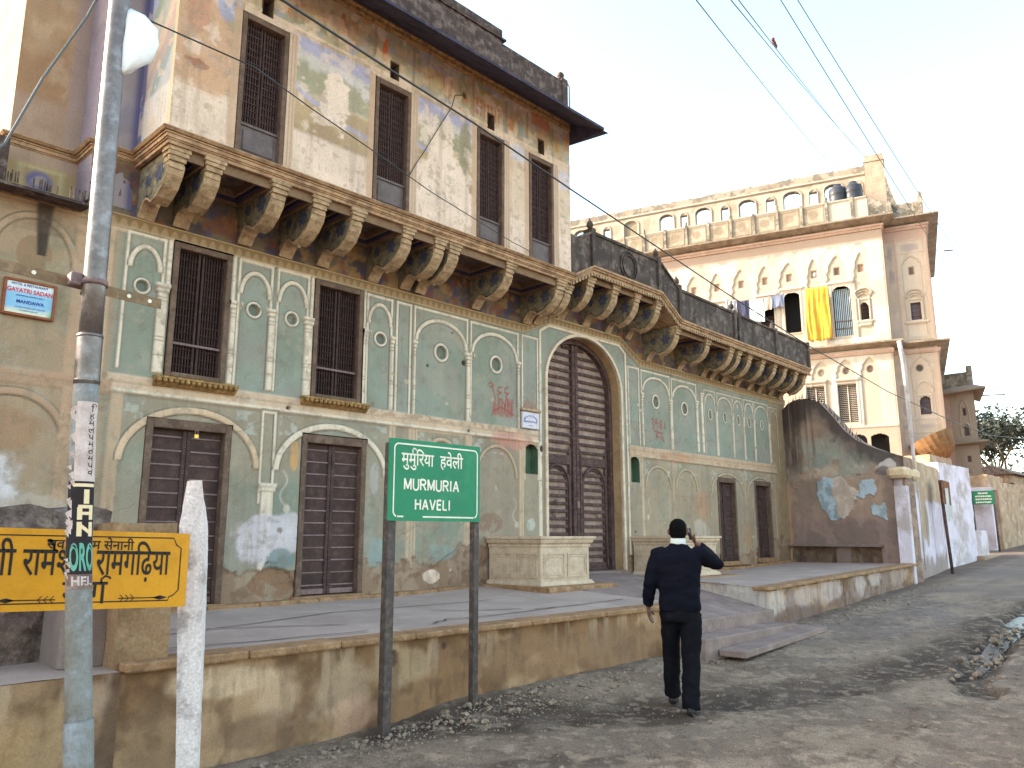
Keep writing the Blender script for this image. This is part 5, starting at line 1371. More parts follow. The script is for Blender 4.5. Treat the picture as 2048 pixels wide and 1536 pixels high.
M_white = material('sign_white', C(220, 214, 196), C(170, 160, 140), scale=12, amt=.3, grain=.1, bump=0, rough=.6)
fs = thing('road_sign', 'small far green sign on two posts with four lines of white writing', 'sign', (27, 6.45, 1.2))
M_post = material('painted_steel', C(70, 62, 58), C(46, 42, 40), C(110, 98, 86), scale=9, amt=.6, fine=60, grain=.2, bump=.2, rough=.55)
for y in (6.77, 6.2): MB().tube([(27.05, y, .9), (27.02, y, 2.84)], .028, 6).build('post', M_post, fs)
MB().bbox(26.98, 27.0, 6.18, 6.74, 2.44, 2.84, .008).build('panel', M_green, fs)
m = MB()
random.seed(6)
for k, hw in enumerate((.13, .21, .21, .21)):
    y = 6.46 + hw
    while y > 6.46 - hw:
        l = random.uniform(.02, .05); z = 2.765 - .088 * k + random.uniform(-.004, .004)
        m.box(26.974, 26.978, y - l, y, z - .022, z + .022); y -= l + .012
m.build('lettering', M_white, fs)
# ------------------------------------------------------------------ the green name sign
gs = thing('road_sign', 'green name sign with white border and lettering on two brown steel posts', 'sign', (4.62, 5.38, 0))
SY = 5.36
for x, zt, nm in ((4.145, 2.31, 0), (5.115, 2.335, 0)):
    m = MB()
    hw_ = .04 if x < 4.5 else .03
    m.bbox(x - hw_, x + hw_, SY + .012, SY + .02, -.1, zt, .002); m.bbox(x - hw_, x - hw_ + .008, SY + .02, SY + .045 + hw_, -.1, zt, .002)
    m.build('post', M_post, gs)
px0, px1, pz0, pz1 = 4.085, 5.135, 1.655, 2.345
m = MB(); r_ = .05
EX, EZ = (1, 0, 0), (0, 0, 1)
def rrect(x0, x1, z0, z1, r, n=6):
    P = []
    for cx, cz, t0 in ((x1 - r, z1 - r, 0), (x0 + r, z1 - r, 90), (x0 + r, z0 + r, 180), (x1 - r, z0 + r, 270)):
        for k in range(n + 1):
            t = math.radians(t0 + 90 * k / n); P.append((cx + r * math.cos(t), cz + r * math.sin(t)))
    return P
m.prism(rrect(px0, px1, pz0, pz1, .012), 1, SY - .006, SY + .01); pn = m.build('panel', M_green, gs)
def fit(mb, tx, size, x0, x1, z, y, bold=0.0):
    vf = writing(tx, size, 1, bold, 'LEFT'); a = min(v[0] for v in vf[0]); b = max(v[0] for v in vf[0]); k = (x1 - x0) / (b - a)
    put_writing(mb, ([((v[0] - a) * k, v[1], 0) for v in vf[0]], vf[1]), (x0, y, z), EX, EZ)
def smudge(mb, x0, x1, z, y, hh, seed):
    # a line of writing too small to read: worn strokes
    rs = random.Random(seed); x = x0
    while x < x1:
        l = rs.uniform(.3, .8) * hh
        put_writing(mb, ribbon([(0, -hh * rs.uniform(.2, .5)), (l * rs.random(), 0), (l, hh * rs.uniform(.2, .5))], hh * .28), (x, y, z), EX, EZ)
        if rs.random() < .6: put_writing(mb, ribbon([(0, hh * .3), (l, hh * .3)], hh * .22), (x, y, z), EX, EZ)
        x += l + hh * .25
A, B = rrect(px0 + .045, px1 - .03, pz0 + .03, pz1 - .035, .05), rrect(px0 + .058, px1 - .043, pz0 + .043, pz1 - .048, .038)
m = MB(); n = len(A)
vs = [(x, SY - .008, z) for x, z in A] + [(x, SY - .008, z) for x, z in B]
fs_ = [(i, (i + 1) % n, n + (i + 1) % n, n + i) for i in range(n)]
gap = [i for i in range(n) if not (abs(A[i][1] - (pz0 + .03)) < .002 and abs(A[(i + 1) % n][1] - (pz0 + .03)) < .002)]
m.add(vs, [fs_[i] for i in gap])
zb_ = pz0 + .03
for x0, x1 in ((px0 + .095, px0 + .16), (px0 + .37, px1 - .08)): m.add([(x0, SY - .008, zb_), (x1, SY - .008, zb_), (x1, SY - .008, zb_ + .013), (x0, SY - .008, zb_ + .013)], [(0, 1, 2, 3)])
m.build('border', M_white, gs)
m = MB()
def say(mb, tx, size, x, z, y, sx=1.0, bold=0.0, gap=1.0, align='CENTER'):
    vf = writing(tx, size, sx, bold, align, gap); put_writing(mb, vf, (x, y, z), EX, EZ); return vf
fit(m, 'मुमुिरया', .155, 4.21, 4.571, 2.175, SY - .009, .002)
fit(m, 'हवेली', .155, 4.641, 4.917, 2.175, SY - .009, .002)
put_writing(m, ribbon([(-.02, .0), (-.022, .025), (-.008, .042), (.012, .036), (.018, .022)], .012), (4.352, SY - .0095, 2.232), EX, EZ)
GLY = {'M': (.86, [[(0, 0), (0, 1)], [(0, 1), (.5, .08)], [(.5, .08), (1, 1)], [(1, 1), (1, 0)]]), 'U': (.72, [[(0, 1), (0, .3), (.08, .12), (.28, .01), (.5, -.01), (.72, .01), (.92, .12), (1, .3), (1, 1)]]),
       'R': (.72, [[(0, 0), (0, 1)], [(0, .96), (.6, .96), (.88, .88), (.95, .73), (.88, .58), (.6, .5), (0, .5)], [(.5, .5), (1, 0)]]), 'I': (.12, [[(.5, 0), (.5, 1)]]), 'A': (.8, [[(0, 0), (.5, 1)], [(.5, 1), (1, 0)], [(.2, .34), (.8, .34)]]),
       'H': (.7, [[(0, 0), (0, 1)], [(1, 0), (1, 1)], [(0, .53), (1, .53)]]), 'V': (.78, [[(0, 1), (.5, 0)], [(.5, 0), (1, 1)]]), 'E': (.6, [[(0, 0), (0, 1)], [(0, .96), (1, .96)], [(0, .53), (.92, .53)], [(0, .04), (1, .04)]]), 'L': (.55, [[(0, 0), (0, 1)], [(0, .04), (1, .04)]])}
def stencil(mb, tx, x0, x1, z0, hh, y, w):
    tot = sum(GLY[ch][0] for ch in tx) + .32 * (len(tx) - 1); u_ = (x1 - x0) / tot; x = x0; k = 0
    for ch in tx:
        wd, st = GLY[ch]
        for q in st:
            put_writing(mb, ribbon([(x + a * wd * u_, z0 + b * hh) for a, b in q], w), (0, y - .0003 * (k % 5), 0), EX, EZ); k += 1
        x += (wd + .32) * u_
stencil(m, 'MURMURIA', 4.25, 4.865, 1.918, .094, SY - .009, .0165)
stencil(m, 'HAVELI', 4.373, 4.76, 1.752, .087, SY - .009, .0165)
m.build('lettering', M_white, gs)
# ------------------------------------------------------------------ yellow street-name board with whitewashed post
ys = thing('street_name_board', 'yellow street-name board with black lettering on whitewashed concrete post', 'sign', (2.3, 5.05, 0))
M_yel = material('sign_yellow', C(196, 138, 18, 1.15), C(170, 116, 14, 1.1), C(206, 150, 30, 1.1), scale=3, amt=.5, fine=60, grain=.08, bump=.05, rough=.6)
M_ink = material('black_paint', C(34, 28, 24), grain=.15, bump=0, rough=.7)
YY = 4.97; bx0, bx1 = .35, 2.255; sk = -.035
bz0, bz1 = 1.105, 1.545
sag = lambda v: Vector((v.x, v.y, v.z + sk * (v.x - 2.25) * .9))
m = MB(); xs = np.linspace(bx0, bx1, 12)
m.box(bx0, bx1, YY, YY + .03, bz0, bz1); m.xf(sag); m.build('board', M_yel, ys)
m = MB()
bxx = [(bx1 - .11, bz0 + .04), (bx1 - .105, bz0 + .06), (bx1 - .08, bz0 + .07), (bx1 - .05, bz0 + .10), (bx1 - .05, bz1 - .09), (bx1 - .08, bz1 - .07), (bx1 - .10, bz1 - .03)]
pts = [(bx0 + .1, bz0 + .04)] + bxx + [(bx0 + .1, bz1 - .045)]
vf = ribbon(pts, .007); m.add([(v[0], YY - .002, v[1]) for v in vf[0]], vf[1])
yt = YY - .003
fit(m, 'रामगिढ़या', .215, 1.715, 2.14, 1.362, yt, .002)
fit(m, 'रामेश', .215, 1.338, 1.60, 1.362, yt, .002)
fit(m, 'शी', .215, 1.17, 1.305, 1.362, yt, .002)
put_writing(m, ribbon([(-.02, -.01), (.01, -.025), (.03, -.045)], .011), (1.20, yt, 1.345), EX, EZ)
fit(m, 'स्व. संगाम सेनानी', .075, 1.45, 1.92, 1.462, yt, .001)
fit(m, 'माग', .19, 1.55, 1.79, 1.195, yt, .0015)
put_writing(m, ribbon([(-.01, .0), (-.012, .025), (.008, .042), (.03, .036), (.038, .026)], .011), (1.765, yt, 1.248), EX, EZ)
for x, d in ((1.40, -1), (1.975, 1)):
    m.add([(x - .12, yt, 1.16), (x + .12, yt, 1.16), (x + .12, yt, 1.166), (x - .12, yt, 1.166)], [(0, 1, 2, 3)])
    tip = x + d * .12
    m.add([(tip - .045, yt, 1.163), (tip, yt, 1.176), (tip + .045, yt, 1.163), (tip, yt, 1.150)], [(0, 1, 2, 3)])
    for k in range(3):
        q = x - d * (.04 + .03 * k)
        put_writing(m, ribbon([(-d * .012, .02), (d * .004, .004), (d * .004, -.004), (-d * .012, -.02)], .004), (q, yt, 1.163), EX, EZ)
m.xf(sag); m.build('lettering', M_ink, ys)
M_wpost = material('flaking_whitewash', C(200, 194, 190), C(112, 102, 98), C(214, 208, 200), scale=4, amt=.7, streak=.25, fine=60, grain=.3, bump=.6, lo=.5, hi=.62)
pp = MB()
rings = []
for z, w_ in ((-.1, .15), (.3, .165), (.9, .19), (1.35, .205), (1.6, .20), (1.72, .16), (1.86, .08), (1.885, .07)):
    cx = 2.365 - .05 * (z - 1); y0 = 5.04
    rings.append([(cx - w_ * .5, y0 + .05, z), (cx - w_ * .1, y0 + .005, z), (cx + w_ * .16, y0 - .02, z), (cx + w_ * .5, y0 + .07, z), (cx + w_ * .3, y0 + .14, z), (cx - w_ * .3, y0 + .13, z)])
dense = []
for A, B in zip(rings[:-1], rings[1:]):
    k = max(1, int((B[0][2] - A[0][2]) / .05))
    for i in range(k):
        t = i / k
        dense.append([tuple(a + (b - a) * t + (.004 * mnoise.noise(Vector((a * 9, b * 7, i + A[0][2] * 31))) if q < 2 else 0) for q, (a, b) in enumerate(zip(p, r))) for p, r in zip(A, B)])
dense.append(rings[-1])
pp.loft(dense, False); pp.build('post', M_wpost, ys)
MB().bbox(.55, .68, 5.02, 5.14, -.1, 1.75, .012).build('post', M_wpost, ys)
POLE = [(1.60, 4.47, -.2), (1.564, 4.505, .396), (1.491, 4.581, 1.46), (1.462, 4.612, 2.12), (1.450, 4.624, 2.82), (1.441, 4.633, 3.72), (1.435, 4.639, 4.69), (1.42, 4.66, 7.1)]
# ------------------------------------------------------------------ street-lamp pole
M_pole = material('galvanised_pole', C(112, 106, 102), C(80, 74, 70), C(150, 150, 150), scale=5, amt=.6, streak=.2, fine=60, grain=.2, bump=.15, rough=.38, metal=.5, spec=.5)
M_polel = material('peeling_blue_grey_paint', C(120, 122, 118), C(96, 92, 80), C(140, 150, 158), scale=4, amt=.7, fine=60, grain=.2, bump=.35, rough=.7)
po = thing('street_pole', 'tall stepped steel pole pasted with old posters, in front of yellow board', 'pole', (1.5, 4.3, 0))
PA = [Vector(p) for p in POLE]
def pole_at(z):
    for a, b in zip(PA[:-1], PA[1:]):
        if a.z <= z <= b.z: return a + (b - a) * ((z - a.z) / (b.z - a.z))
    return PA[0] if z < PA[0].z else PA[-1] + (PA[-1] - PA[-2]) * ((z - PA[-1].z) / (PA[-1].z - PA[-2].z))
def pole_seg(z0, z1, r0, r1, name, m_, n=18, k=14):
    zs = np.linspace(z0, z1, k)
    return MB().tube([pole_at(float(z)) for z in zs], [r0 + (r1 - r0) * i / (k - 1) for i in range(k)], n).build(name, m_, po)
pole_seg(-.1, .62, .071, .070, 'base_sleeve', M_polel)
pole_seg(.55, 2.36, .0635, .063, 'shaft', M_polel)
pole_seg(2.34, 2.62, .065, .065, 'shaft', M_pole)
pole_seg(2.6, 7.0, .0605, .054, 'shaft', M_pole)
m = MB()
for z in (2.36, 2.61): m.tube([pole_at(z - .008), pole_at(z + .008)], .067, 18)
m.build('joint_ring', M_pole, po)
m = MB().tube([pole_at(2.90), pole_at(2.93)], .070, 18); pc = pole_at(2.92)
m.bbox(pc.x - .12, pc.x - .06, pc.y + .0, pc.y + .08, pc.z - .03, pc.z + .04, .006)
m.build('clamp', M_iron, po)
d_ = Vector((1, 0, -.045)).normalized()
m = MB()
q0 = pc + Vector((0, .09, 0)) - d_ * .75; q1 = pc + Vector((0, .09, 0)) + d_ * .41
for a, b in ((-.04, .04),):
    m.add([q0 + Vector((0, 0, -.03)), q1 + Vector((0, 0, -.03)), q1 + Vector((0, 0, .03)), q0 + Vector((0, 0, .03)), q0 + Vector((0, .035, .03)), q1 + Vector((0, .035, .03)), q0 + Vector((0, .006, -.03)), q1 + Vector((0, .006, -.03)), q0 + Vector((0, .035, .024)), q1 + Vector((0, .035, .024)), q0 + Vector((0, .006, .024)), q1 + Vector((0, .006, .024))],
          [(0, 1, 2, 3), (3, 2, 5, 4), (4, 5, 9, 8), (8, 9, 11, 10), (10, 11, 7, 6), (6, 7, 1, 0), (0, 3, 4, 8, 10, 6), (1, 7, 11, 9, 5, 2)])
m.build('cross_arm', material('rusty_angle', C(120, 98, 70), C(80, 64, 48), C(150, 128, 98), scale=7, grain=.25, bump=.3, rough=.6), po)
m = MB()
for t in (-.28, .22, .34):
    p = pc + Vector((0, .09, 0)) + d_ * t; m.tube([p + Vector((0, -.004, 0)), p + Vector((0, -.002, 0))], .012, 10)
m.build('bolt', M_white, po)
# posters wrapped on the shaft; the pole faces the road at angle PH
PH = math.atan2(-4.6, -1.45)
def wrap(z0, z1, a0, a1, r, m_, name, parent=po, n=14):
    mb = MB()
    vs = []
    for z in np.linspace(z0, z1, 8):
        c_ = pole_at(float(z))
        for t in np.linspace(a0, a1, n): vs.append((c_.x + r * math.cos(PH + t), c_.y + r * math.sin(PH + t), z))
    mb.add(vs, [(j * n + i, j * n + i + 1, (j + 1) * n + i + 1, (j + 1) * n + i) for j in range(7) for i in range(n - 1)], True)
    return mb.build(name, m_, parent)
def wrap_text(tx, size, zc, ang, r, m_, par, sx=1, bold=0, gap=1):
    vf = writing(tx, size, sx, bold, 'CENTER', gap)
    mb = MB(); vs = []
    for v in vf[0]:
        z = zc + v[1]; c_ = pole_at(z); t = ang + v[0] / r
        vs.append((c_.x + r * math.cos(PH + t), c_.y + r * math.sin(PH + t), z))
    mb.add(vs, vf[1]); return mb.build('lettering', m_, par)
M_post1 = material('bleached_poster', C(186, 174, 168), C(150, 130, 122), C(200, 194, 190), scale=9, amt=.5, streak=.2, grain=.15, bump=.2)
M_blk = material('poster_black', C(40, 34, 36), grain=.1, bump=.1)
M_teal = material('poster_teal', C(96, 160, 138), C(50, 90, 80), grain=.15, bump=.1)
M_crm = material('poster_cream', C(204, 188, 150), grain=.1, bump=0)
zA = [2.24, 1.815]
w_ = wrap(zA[1], zA[0], -.6, 1.25, .0655, M_post1, 'poster')
for i, ch in enumerate('िहमलपमतमपव'):
    wrap_text(ch, .052, 2.20 - .0375 * i, .62, .0662, M_ink, w_, 1.05, .0005)
w_ = wrap(1.50, zA[1], -1.2, 1.2, .0652, M_blk, 'poster')
wrap(1.786, 1.803, -.6, 1.1, .0660, M_crm, 'stripe', w_)
def wrap_shape(vf, zc, ang, r, m_, par):
    vs = []
    for v in vf[0]:
        z = zc + v[1]; c_ = pole_at(z); t = ang + v[0] / r; vs.append((c_.x + r * math.cos(PH + t), c_.y + r * math.sin(PH + t), z))
    MB().add(vs, vf[1]).build('lettering', m_, par)
def block(strokes):
    V = []; Fs = []
    for x0, x1, z0, z1, k in strokes:
        n = 6
        for i in range(n + 1):
            t = i / n; V += [(x0 + (x1 - x0) * t, z0 + k * t, 0), (x0 + (x1 - x0) * t, z1 + k * t, 0)]
        b0 = len(V) - 2 * (n + 1); Fs += [(b0 + 2 * i, b0 + 2 * i + 2, b0 + 2 * i + 3, b0 + 2 * i + 1) for i in range(n)]
    return V, Fs
wrap_shape(block([(-.014, .014, -.037, .037, 0)]), 1.735, .42, .0662, M_crm, w_)
wrap_shape(block([(-.038, -.014, -.037, .028, 0), (-.034, .044, .022, .04, 0), (.02, .044, -.037, .028, 0), (-.02, .024, -.012, .004, 0)]), 1.652, .34, .0662, M_crm, w_)
wrap_shape(block([(-.038, -.014, -.037, .037, 0), (.02, .044, -.037, .037, 0), (-.03, .036, .015, .037, -.052)]), 1.567, .34, .0662, M_crm, w_)
w_ = wrap(1.335, 1.50, -1.2, 1.2, .0655, M_blk, 'poster')
wrap_text('ORO', .19, 1.418, .22, .0665, M_teal, w_, .30, .006)
w_ = wrap(1.265, 1.338, -1.2, 1.25, .0658, material('brown_poster', C(120, 100, 92), C(80, 66, 60), C(170, 158, 148), scale=14, amt=.7, grain=.2), 'poster'); wrap_text('HEL', .062, 1.302, .2, .0668, M_post1, w_, 1.0, .002)
m = MB()
random.seed(23)
for k in range(26):
    z = random.uniform(1.3, 2.2); c_ = pole_at(z); t = -.75 + random.uniform(-.35, .1); r = .066
    a_ = random.uniform(.01, .03)
    m.add([(c_.x + r * math.cos(PH + t), c_.y + r * math.sin(PH + t), z), (c_.x + (r + .012) * math.cos(PH + t - .1), c_.y + (r + .012) * math.sin(PH + t - .1), z + a_), (c_.x + r * math.cos(PH + t + .15), c_.y + r * math.sin(PH + t + .15), z + a_ * 1.6), (c_.x + r * math.cos(PH + t + .2), c_.y + r * math.sin(PH + t + .2), z - a_ * .4)], [(0, 1, 2, 3)])
m.build('torn_paper_edges', M_post1, po)
# white polythene bag snagged on the pole, and the service wire with its knots
pz = pole_at(4.2)
bag = MB()
rings = []
for i, (z0_, w_, o_) in enumerate(((3.93, .01, .0), (3.96, .05, .03), (4.05, .10, .075), (4.2, .115, .10), (4.35, .10, .105), (4.45, .065, .07), (4.52, .02, .02))):
    z = 4.2 + (z0_ - 3.93) * .72; c_ = pole_at(z); cc = c_ + Vector((.72, -.69, 0)) * (o_ + .03)
    rings.append([(cc.x + .72 * w_ * math.cos(t) * (1 + .5 * mnoise.noise(Vector((t * 2.3, i * .9, 0)))) - .2 * w_ * math.sin(t), cc.y - .69 * w_ * math.cos(t) - .25 * w_ * math.sin(t), z + .02 * mnoise.noise(Vector((t, i * .7, 4)))) for t in np.linspace(0, 2 * math.pi, 14, endpoint=False)])
bag.loft(rings, True)
bo = bag.build('plastic_bag', material('white_polythene', (.8, .8, .82), grain=.05, bump=.3, bscale=18, rough=.35), loc=(pz.x, pz.y, pz.z))
tag(bo, 'white polythene bag blown against the tall street pole', 'bag')
# ------------------------------------------------------------------ boards on the house wall
hb = thing('hotel_board', 'framed pale blue hotel board with red and blue lettering on beige wall', 'sign', (2.1, F - .03, 3.8))
cx0, cx1, cz0, cz1 = 1.885, 2.345, 3.62, 3.985
rect_frame(cx0, cx1, cz0, cz1, .026, F - .05, F - .01, None, .026).build('frame', material('board_frame', C(128, 78, 52), C(90, 54, 38), grain=.2, bump=.2), hb)
bb = Cv(cx0 + .02, cx1 - .02, cz0 + .02, cz1 - .02, .006, C(120, 168, 196))
tz = (bb.Z - cz0) / (cz1 - cz0)
bb.put(allsl, sst(.55, .9, tz), C(196, 206, 206)); bb.put(allsl, 1 - sst(.1, .3, tz + .1 * (fbm(bb.X * 20, bb.Z * 20, 5) - .5)), C(190, 196, 170)); bb.put(allsl, sst(2.26, 2.32, bb.X) * (1 - sst(.1, .3, tz)), C(96, 160, 120))
M_board = material('painted_board', None, attr='pigment', grain=.08, bump=.05, rough=.55)
bb.build('panel', M_board, lambda X, Z, h: (X, F - .03 - h, Z), hb)
M_redp = material('red_paint', C(190, 60, 60), grain=.1, bump=0); M_bluep = material('blue_paint', C(50, 60, 130), grain=.1, bump=0)
m = MB(); say(m, 'GAYATRI SADAN', .060, 2.115, 3.875, F - .033, .86, .0015); m.build('lettering', M_redp, hb)
m = MB(); say(m, 'HOTEL & RESTAURANT', .032, 2.11, 3.935, F - .033, .95, .0006); say(m, 'MANDAWA', .046, 2.125, 3.765, F - .033, .98, .0012); smudge(m, 2.0, 2.24, 3.825, F - .033, .016, 1); smudge(m, 2.0, 2.26, 3.71, F - .033, .014, 2); smudge(m, 2.04, 2.2, 3.68, F - .033, .012, 3); m.build('lettering', M_bluep, hb)
pq = thing('name_plaque', 'white marble name plaque under a small ledge left of the gate', 'plaque', (9.33, F - .03, 3.36))
MB().bbox(9.135, 9.53, F - .045, F, 3.22, 3.485, .006).build('slab', material('marble', C(186, 184, 190), C(160, 156, 158), scale=9, amt=.4, grain=.08, bump=.1, rough=.5), pq)
MB().bbox(9.11, 9.56, F - .075, F, 3.495, 3.535, .006).build('ledge', M_bud, pq)
m = MB()
for k in range(9):
    t = math.pi * (k + .5) / 9; smudge(m, 9.325 - .15 * math.cos(t) - .016, 9.325 - .15 * math.cos(t) + .016, 3.345 + .075 * math.sin(t), F - .047, .03, k)
smudge(m, 9.16, 9.48, 3.325, F - .047, .034, 20); smudge(m, 9.28, 9.38, 3.265, F - .047, .014, 21)
m.build('lettering', M_bluep, pq)
# ------------------------------------------------------------------ the walking man
PX, PY, PZ = 6.51, 4.09, float(gh(6.51, 4.09)) - .02
_a = math.atan2(4.09, 6.51) - math.radians(5)
PF = Vector((math.cos(_a), math.sin(_a), 0)); PR = Vector((PF.y, -PF.x, 0)); PO = Vector((PX, PY, PZ))
pw = lambda a, b, z: PO + PR * a + PF * b + Vector((0, 0, z))
man = thing('person', 'person in navy sweater and dark trousers walking away holding a phone to the ear', 'person', PO)
def ell(a, b, z, ra, rb, n=20, tilt=0.0, sq=.0):
    R = []
    for t in np.linspace(0, 2 * math.pi, n, endpoint=False):
        c_, s_ = math.cos(t), math.sin(t)
        k = 1 + sq * (abs(math.sin(2 * t)) ** 2) * .12
        R.append(pw(a + ra * c_ * k, b + rb * s_ * k, z + tilt * c_ * ra))
    return R
def limb(mb, pts, rs, n=14): return mb.tube([pw(*p) for p in pts], rs, n)
def skin_to(mb, name, m, voxel, smooth=3, wr=0.0, wscale=(9, 9, 4), parent=man):
    o = mb.build(name, m, parent)
    r = o.modifiers.new('r', 'REMESH'); r.mode = 'VOXEL'; r.voxel_size = voxel; r.use_smooth_shade = True
    s_ = o.modifiers.new('s', 'SMOOTH'); s_.iterations = smooth; s_.factor = .5
    baked(o)
    if wr:
        for v in o.data.vertices:
            p = v.co; q = Vector((p.x * wscale[0], p.y * wscale[1], p.z * wscale[2] + 2 * (p.x + p.y)))
            v.co = p + v.normal * wr * (mnoise.noise(q) + .6 * mnoise.noise(q * 2.1))
    o.data.polygons.foreach_set('use_smooth', [True] * len(o.data.polygons))
    return o
M_skin = material('skin', C(112, 74, 58, 1.0), C(90, 58, 46, 1.0), scale=12, amt=.3, grain=.1, bump=.1, rough=.55)
M_hair = material('black_hair', (.0045, .004, .004), grain=.2, bump=.6, bscale=160, rough=.9, bdist=.004, spec=.06)
M_sweat = material('navy_wool', (.0075, .007, .0125), (.005, .005, .009), scale=10, amt=.5, grain=.25, fine=120, bump=.3, bscale=220, rough=1, bdist=.003, spec=.08)
M_trou = material('dark_trousers', (.008, .0075, .010), (.006, .0055, .008), (.014, .013, .016), scale=6, amt=.5, grain=.2, fine=120, bump=.15, bscale=200, rough=1, spec=.08)
M_shoe = material('brown_shoe', (.020, .014, .013), grain=.2, bump=.1, rough=.55)
M_shirt = material('white_shirt', (.62, .60, .56), grain=.08, bump=.1)
LSH, LEL, LWR = (-.205, 0, 1.375), (-.285, -.03, 1.13), (-.325, .05, .905)
RSH, REL, RWR = (.165, 0, 1.385), (.305, .17, 1.285), (.135, .085, 1.475)
b = MB()
b.loft([ell(-.03, .0, z, ra, rb) for z, ra, rb in ((.92, .13, .09), (1.1, .14, .1), (1.3, .16, .1), (1.40, .12, .08), (1.45, .058, .06), (1.50, .053, .058), (1.54, .052, .06))])
HC = (-.022, .022)
b.loft([ell(HC[0], HC[1] + o, z, ra, rb) for z, ra, rb, o in ((1.475, .035, .04, .045), (1.50, .055, .07, .03), (1.54, .066, .085, .015), (1.58, .073, .094, .005), (1.62, .074, .096, -.002), (1.655, .066, .086, -.004), (1.68, .048, .064, -.006), (1.694, .02, .03, -.008))])
for s_ in (-1, 1): b.tube([pw(HC[0] + s_ * .068, .005, 1.56), pw(HC[0] + s_ * .084, -.006, 1.575), pw(HC[0] + s_ * .084, -.008, 1.60), pw(HC[0] + s_ * .07, .0, 1.615)], [.012, .014, .015, .010], 8)
b.tube([pw(HC[0], .11, 1.60), pw(HC[0], .132, 1.565), pw(HC[0], .112, 1.553)], [.008, .015, .01], 8)
b.tube([pw(HC[0] - .02, .103, 1.528), pw(HC[0] + .02, .103, 1.528)], .008, 6)
limb(b, [LSH, LEL, LWR], [.055, .043, .029]); limb(b, [RSH, REL, RWR], [.055, .043, .029])
def hand(mb, wr, palm, fing, across, thumb_s, curl, ln=1.0):
    # wr wrist, palm centre direction, fingers continue and curl; across = side-to-side axis
    W = Vector(wr); D = Vector(palm).normalized(); A = Vector(across).normalized(); Nn = D.cross(A).normalized()
    g = lambda p: pw(p.x, p.y, p.z)
    k = W + D * .085
    for i in range(5):
        t = i / 4 - .5
        mb.tube([g(W + A * t * .035), g(W + D * .045 + A * t * .055), g(k + A * t * .066)], [.015, .0155, .0115], 8)
    for i, L_ in enumerate((.066, .078, .073, .056)):
        t = (i - 1.5) / 3
        p = k + A * t * .066; d = D.copy(); P = [p]; R = [.0095]
        for j, f in enumerate((.45, .32, .25)):
            d = (d + Nn * curl * (.5 + .35 * j)).normalized(); p = p + d * L_ * f * ln; P.append(p); R.append(.0092 - .0012 * j)
        mb.tube([g(q) for q in P], R, 8)
    p = W + D * .03 + A * thumb_s * .03
    mb.tube([g(p), g(p + D * .03 + A * thumb_s * .026 + Nn * .012), g(p + D * .062 + A * thumb_s * .03 + Nn * .028)], [.013, .0115, .009], 8)
hand(b, LWR, (.10, .12, -1), None, (.1, 1, .1), 1, .35)
hand(b, RWR, (-.42, -.1, .75), None, (.15, -1, .0), 1, .42)
for s_, kb, ft in ((-1, .16, .27), (1, -.02, -.1)):
    ax = -.13 if s_ < 0 else .045
    limb(b, [(s_ * .08 - .03, 0, .9), (s_ * .075 + (ax - s_ * .075) * .5 - .015, kb, .48), (ax, ft, .07)], [.085, .055, .04])
skin_to(b, 'body', M_skin, .0065, 2)
h = MB()
h.loft([ell(HC[0], HC[1] + o, z, ra, rb, 22) for z, ra, rb, o in ((1.525, .058, .05, -.038), (1.55, .072, .066, -.036), (1.58, .080, .082, -.024), (1.615, .082, .098, -.014), (1.65, .077, .098, -.006), (1.68, .062, .082, -.006), (1.70, .038, .052, -.008), (1.708, .012, .018, -.01))])
skin_to(h, 'hair', M_hair, .007, 2, .0025, (40, 40, 40))
s = MB()
s.loft([ell(-.03, o, z, ra, rb, 22, 0, 1) for z, ra, rb, o in ((.872, .180, .128, .0), (.90, .190, .136, 0), (.94, .192, .138, 0), (1.02, .186, .134, 0), (1.12, .190, .134, -.003), (1.22, .200, .136, -.006), (1.30, .208, .136, -.006), (1.36, .205, .128, -.004), (1.405, .172, .112, 0), (1.435, .125, .098, 0), (1.465, .085, .082, .002), (1.485, .066, .07, .004))])
limb(s, [(-.15, 0, 1.385), LSH, (-.25, -.02, 1.25), LEL, (-.31, .01, 1.01), (-.325, .045, .92)], [.075, .082, .076, .066, .058, .050])
limb(s, [(.11, 0, 1.385), RSH, (.235, .085, 1.335), REL, (.235, .13, 1.37), (.155, .095, 1.452)], [.075, .082, .076, .07, .060, .048])
skin_to(s, 'sweater', M_sweat, .010, 2, .011, (6, 6, 13))
t = MB()
t.loft([ell(-.03, 0, z, ra, rb, 22) for z, ra, rb in ((.78, .17, .12), (.82, .183, .132), (.88, .180, .128), (.93, .168, .118))])
limb(t, [(-.12, .01, .86), (-.126, .06, .70), (-.138, .14, .47), (-.148, .20, .26), (-.15, .25, .10)], [.096, .094, .078, .073, .077], 18)
limb(t, [(.068, 0, .86), (.062, -.01, .70), (.054, -.02, .47), (.046, -.07, .26), (.043, -.105, .045)], [.10, .098, .082, .077, .082], 18)
skin_to(t, 'trousers', M_trou, .010, 2, .011, (7, 7, 9))
c_ = MB()
c_.loft([ell(-.024, .006 + .0 * z, z, ra, rb, 20, tl) for z, ra, rb, tl in ((1.45, .082, .08, -.12), (1.49, .073, .074, -.08), (1.527, .069, .070, 0), (1.53, .063, .064, 0), (1.50, .060, .060, 0))], True)
c_.build('collar', M_shirt, man)
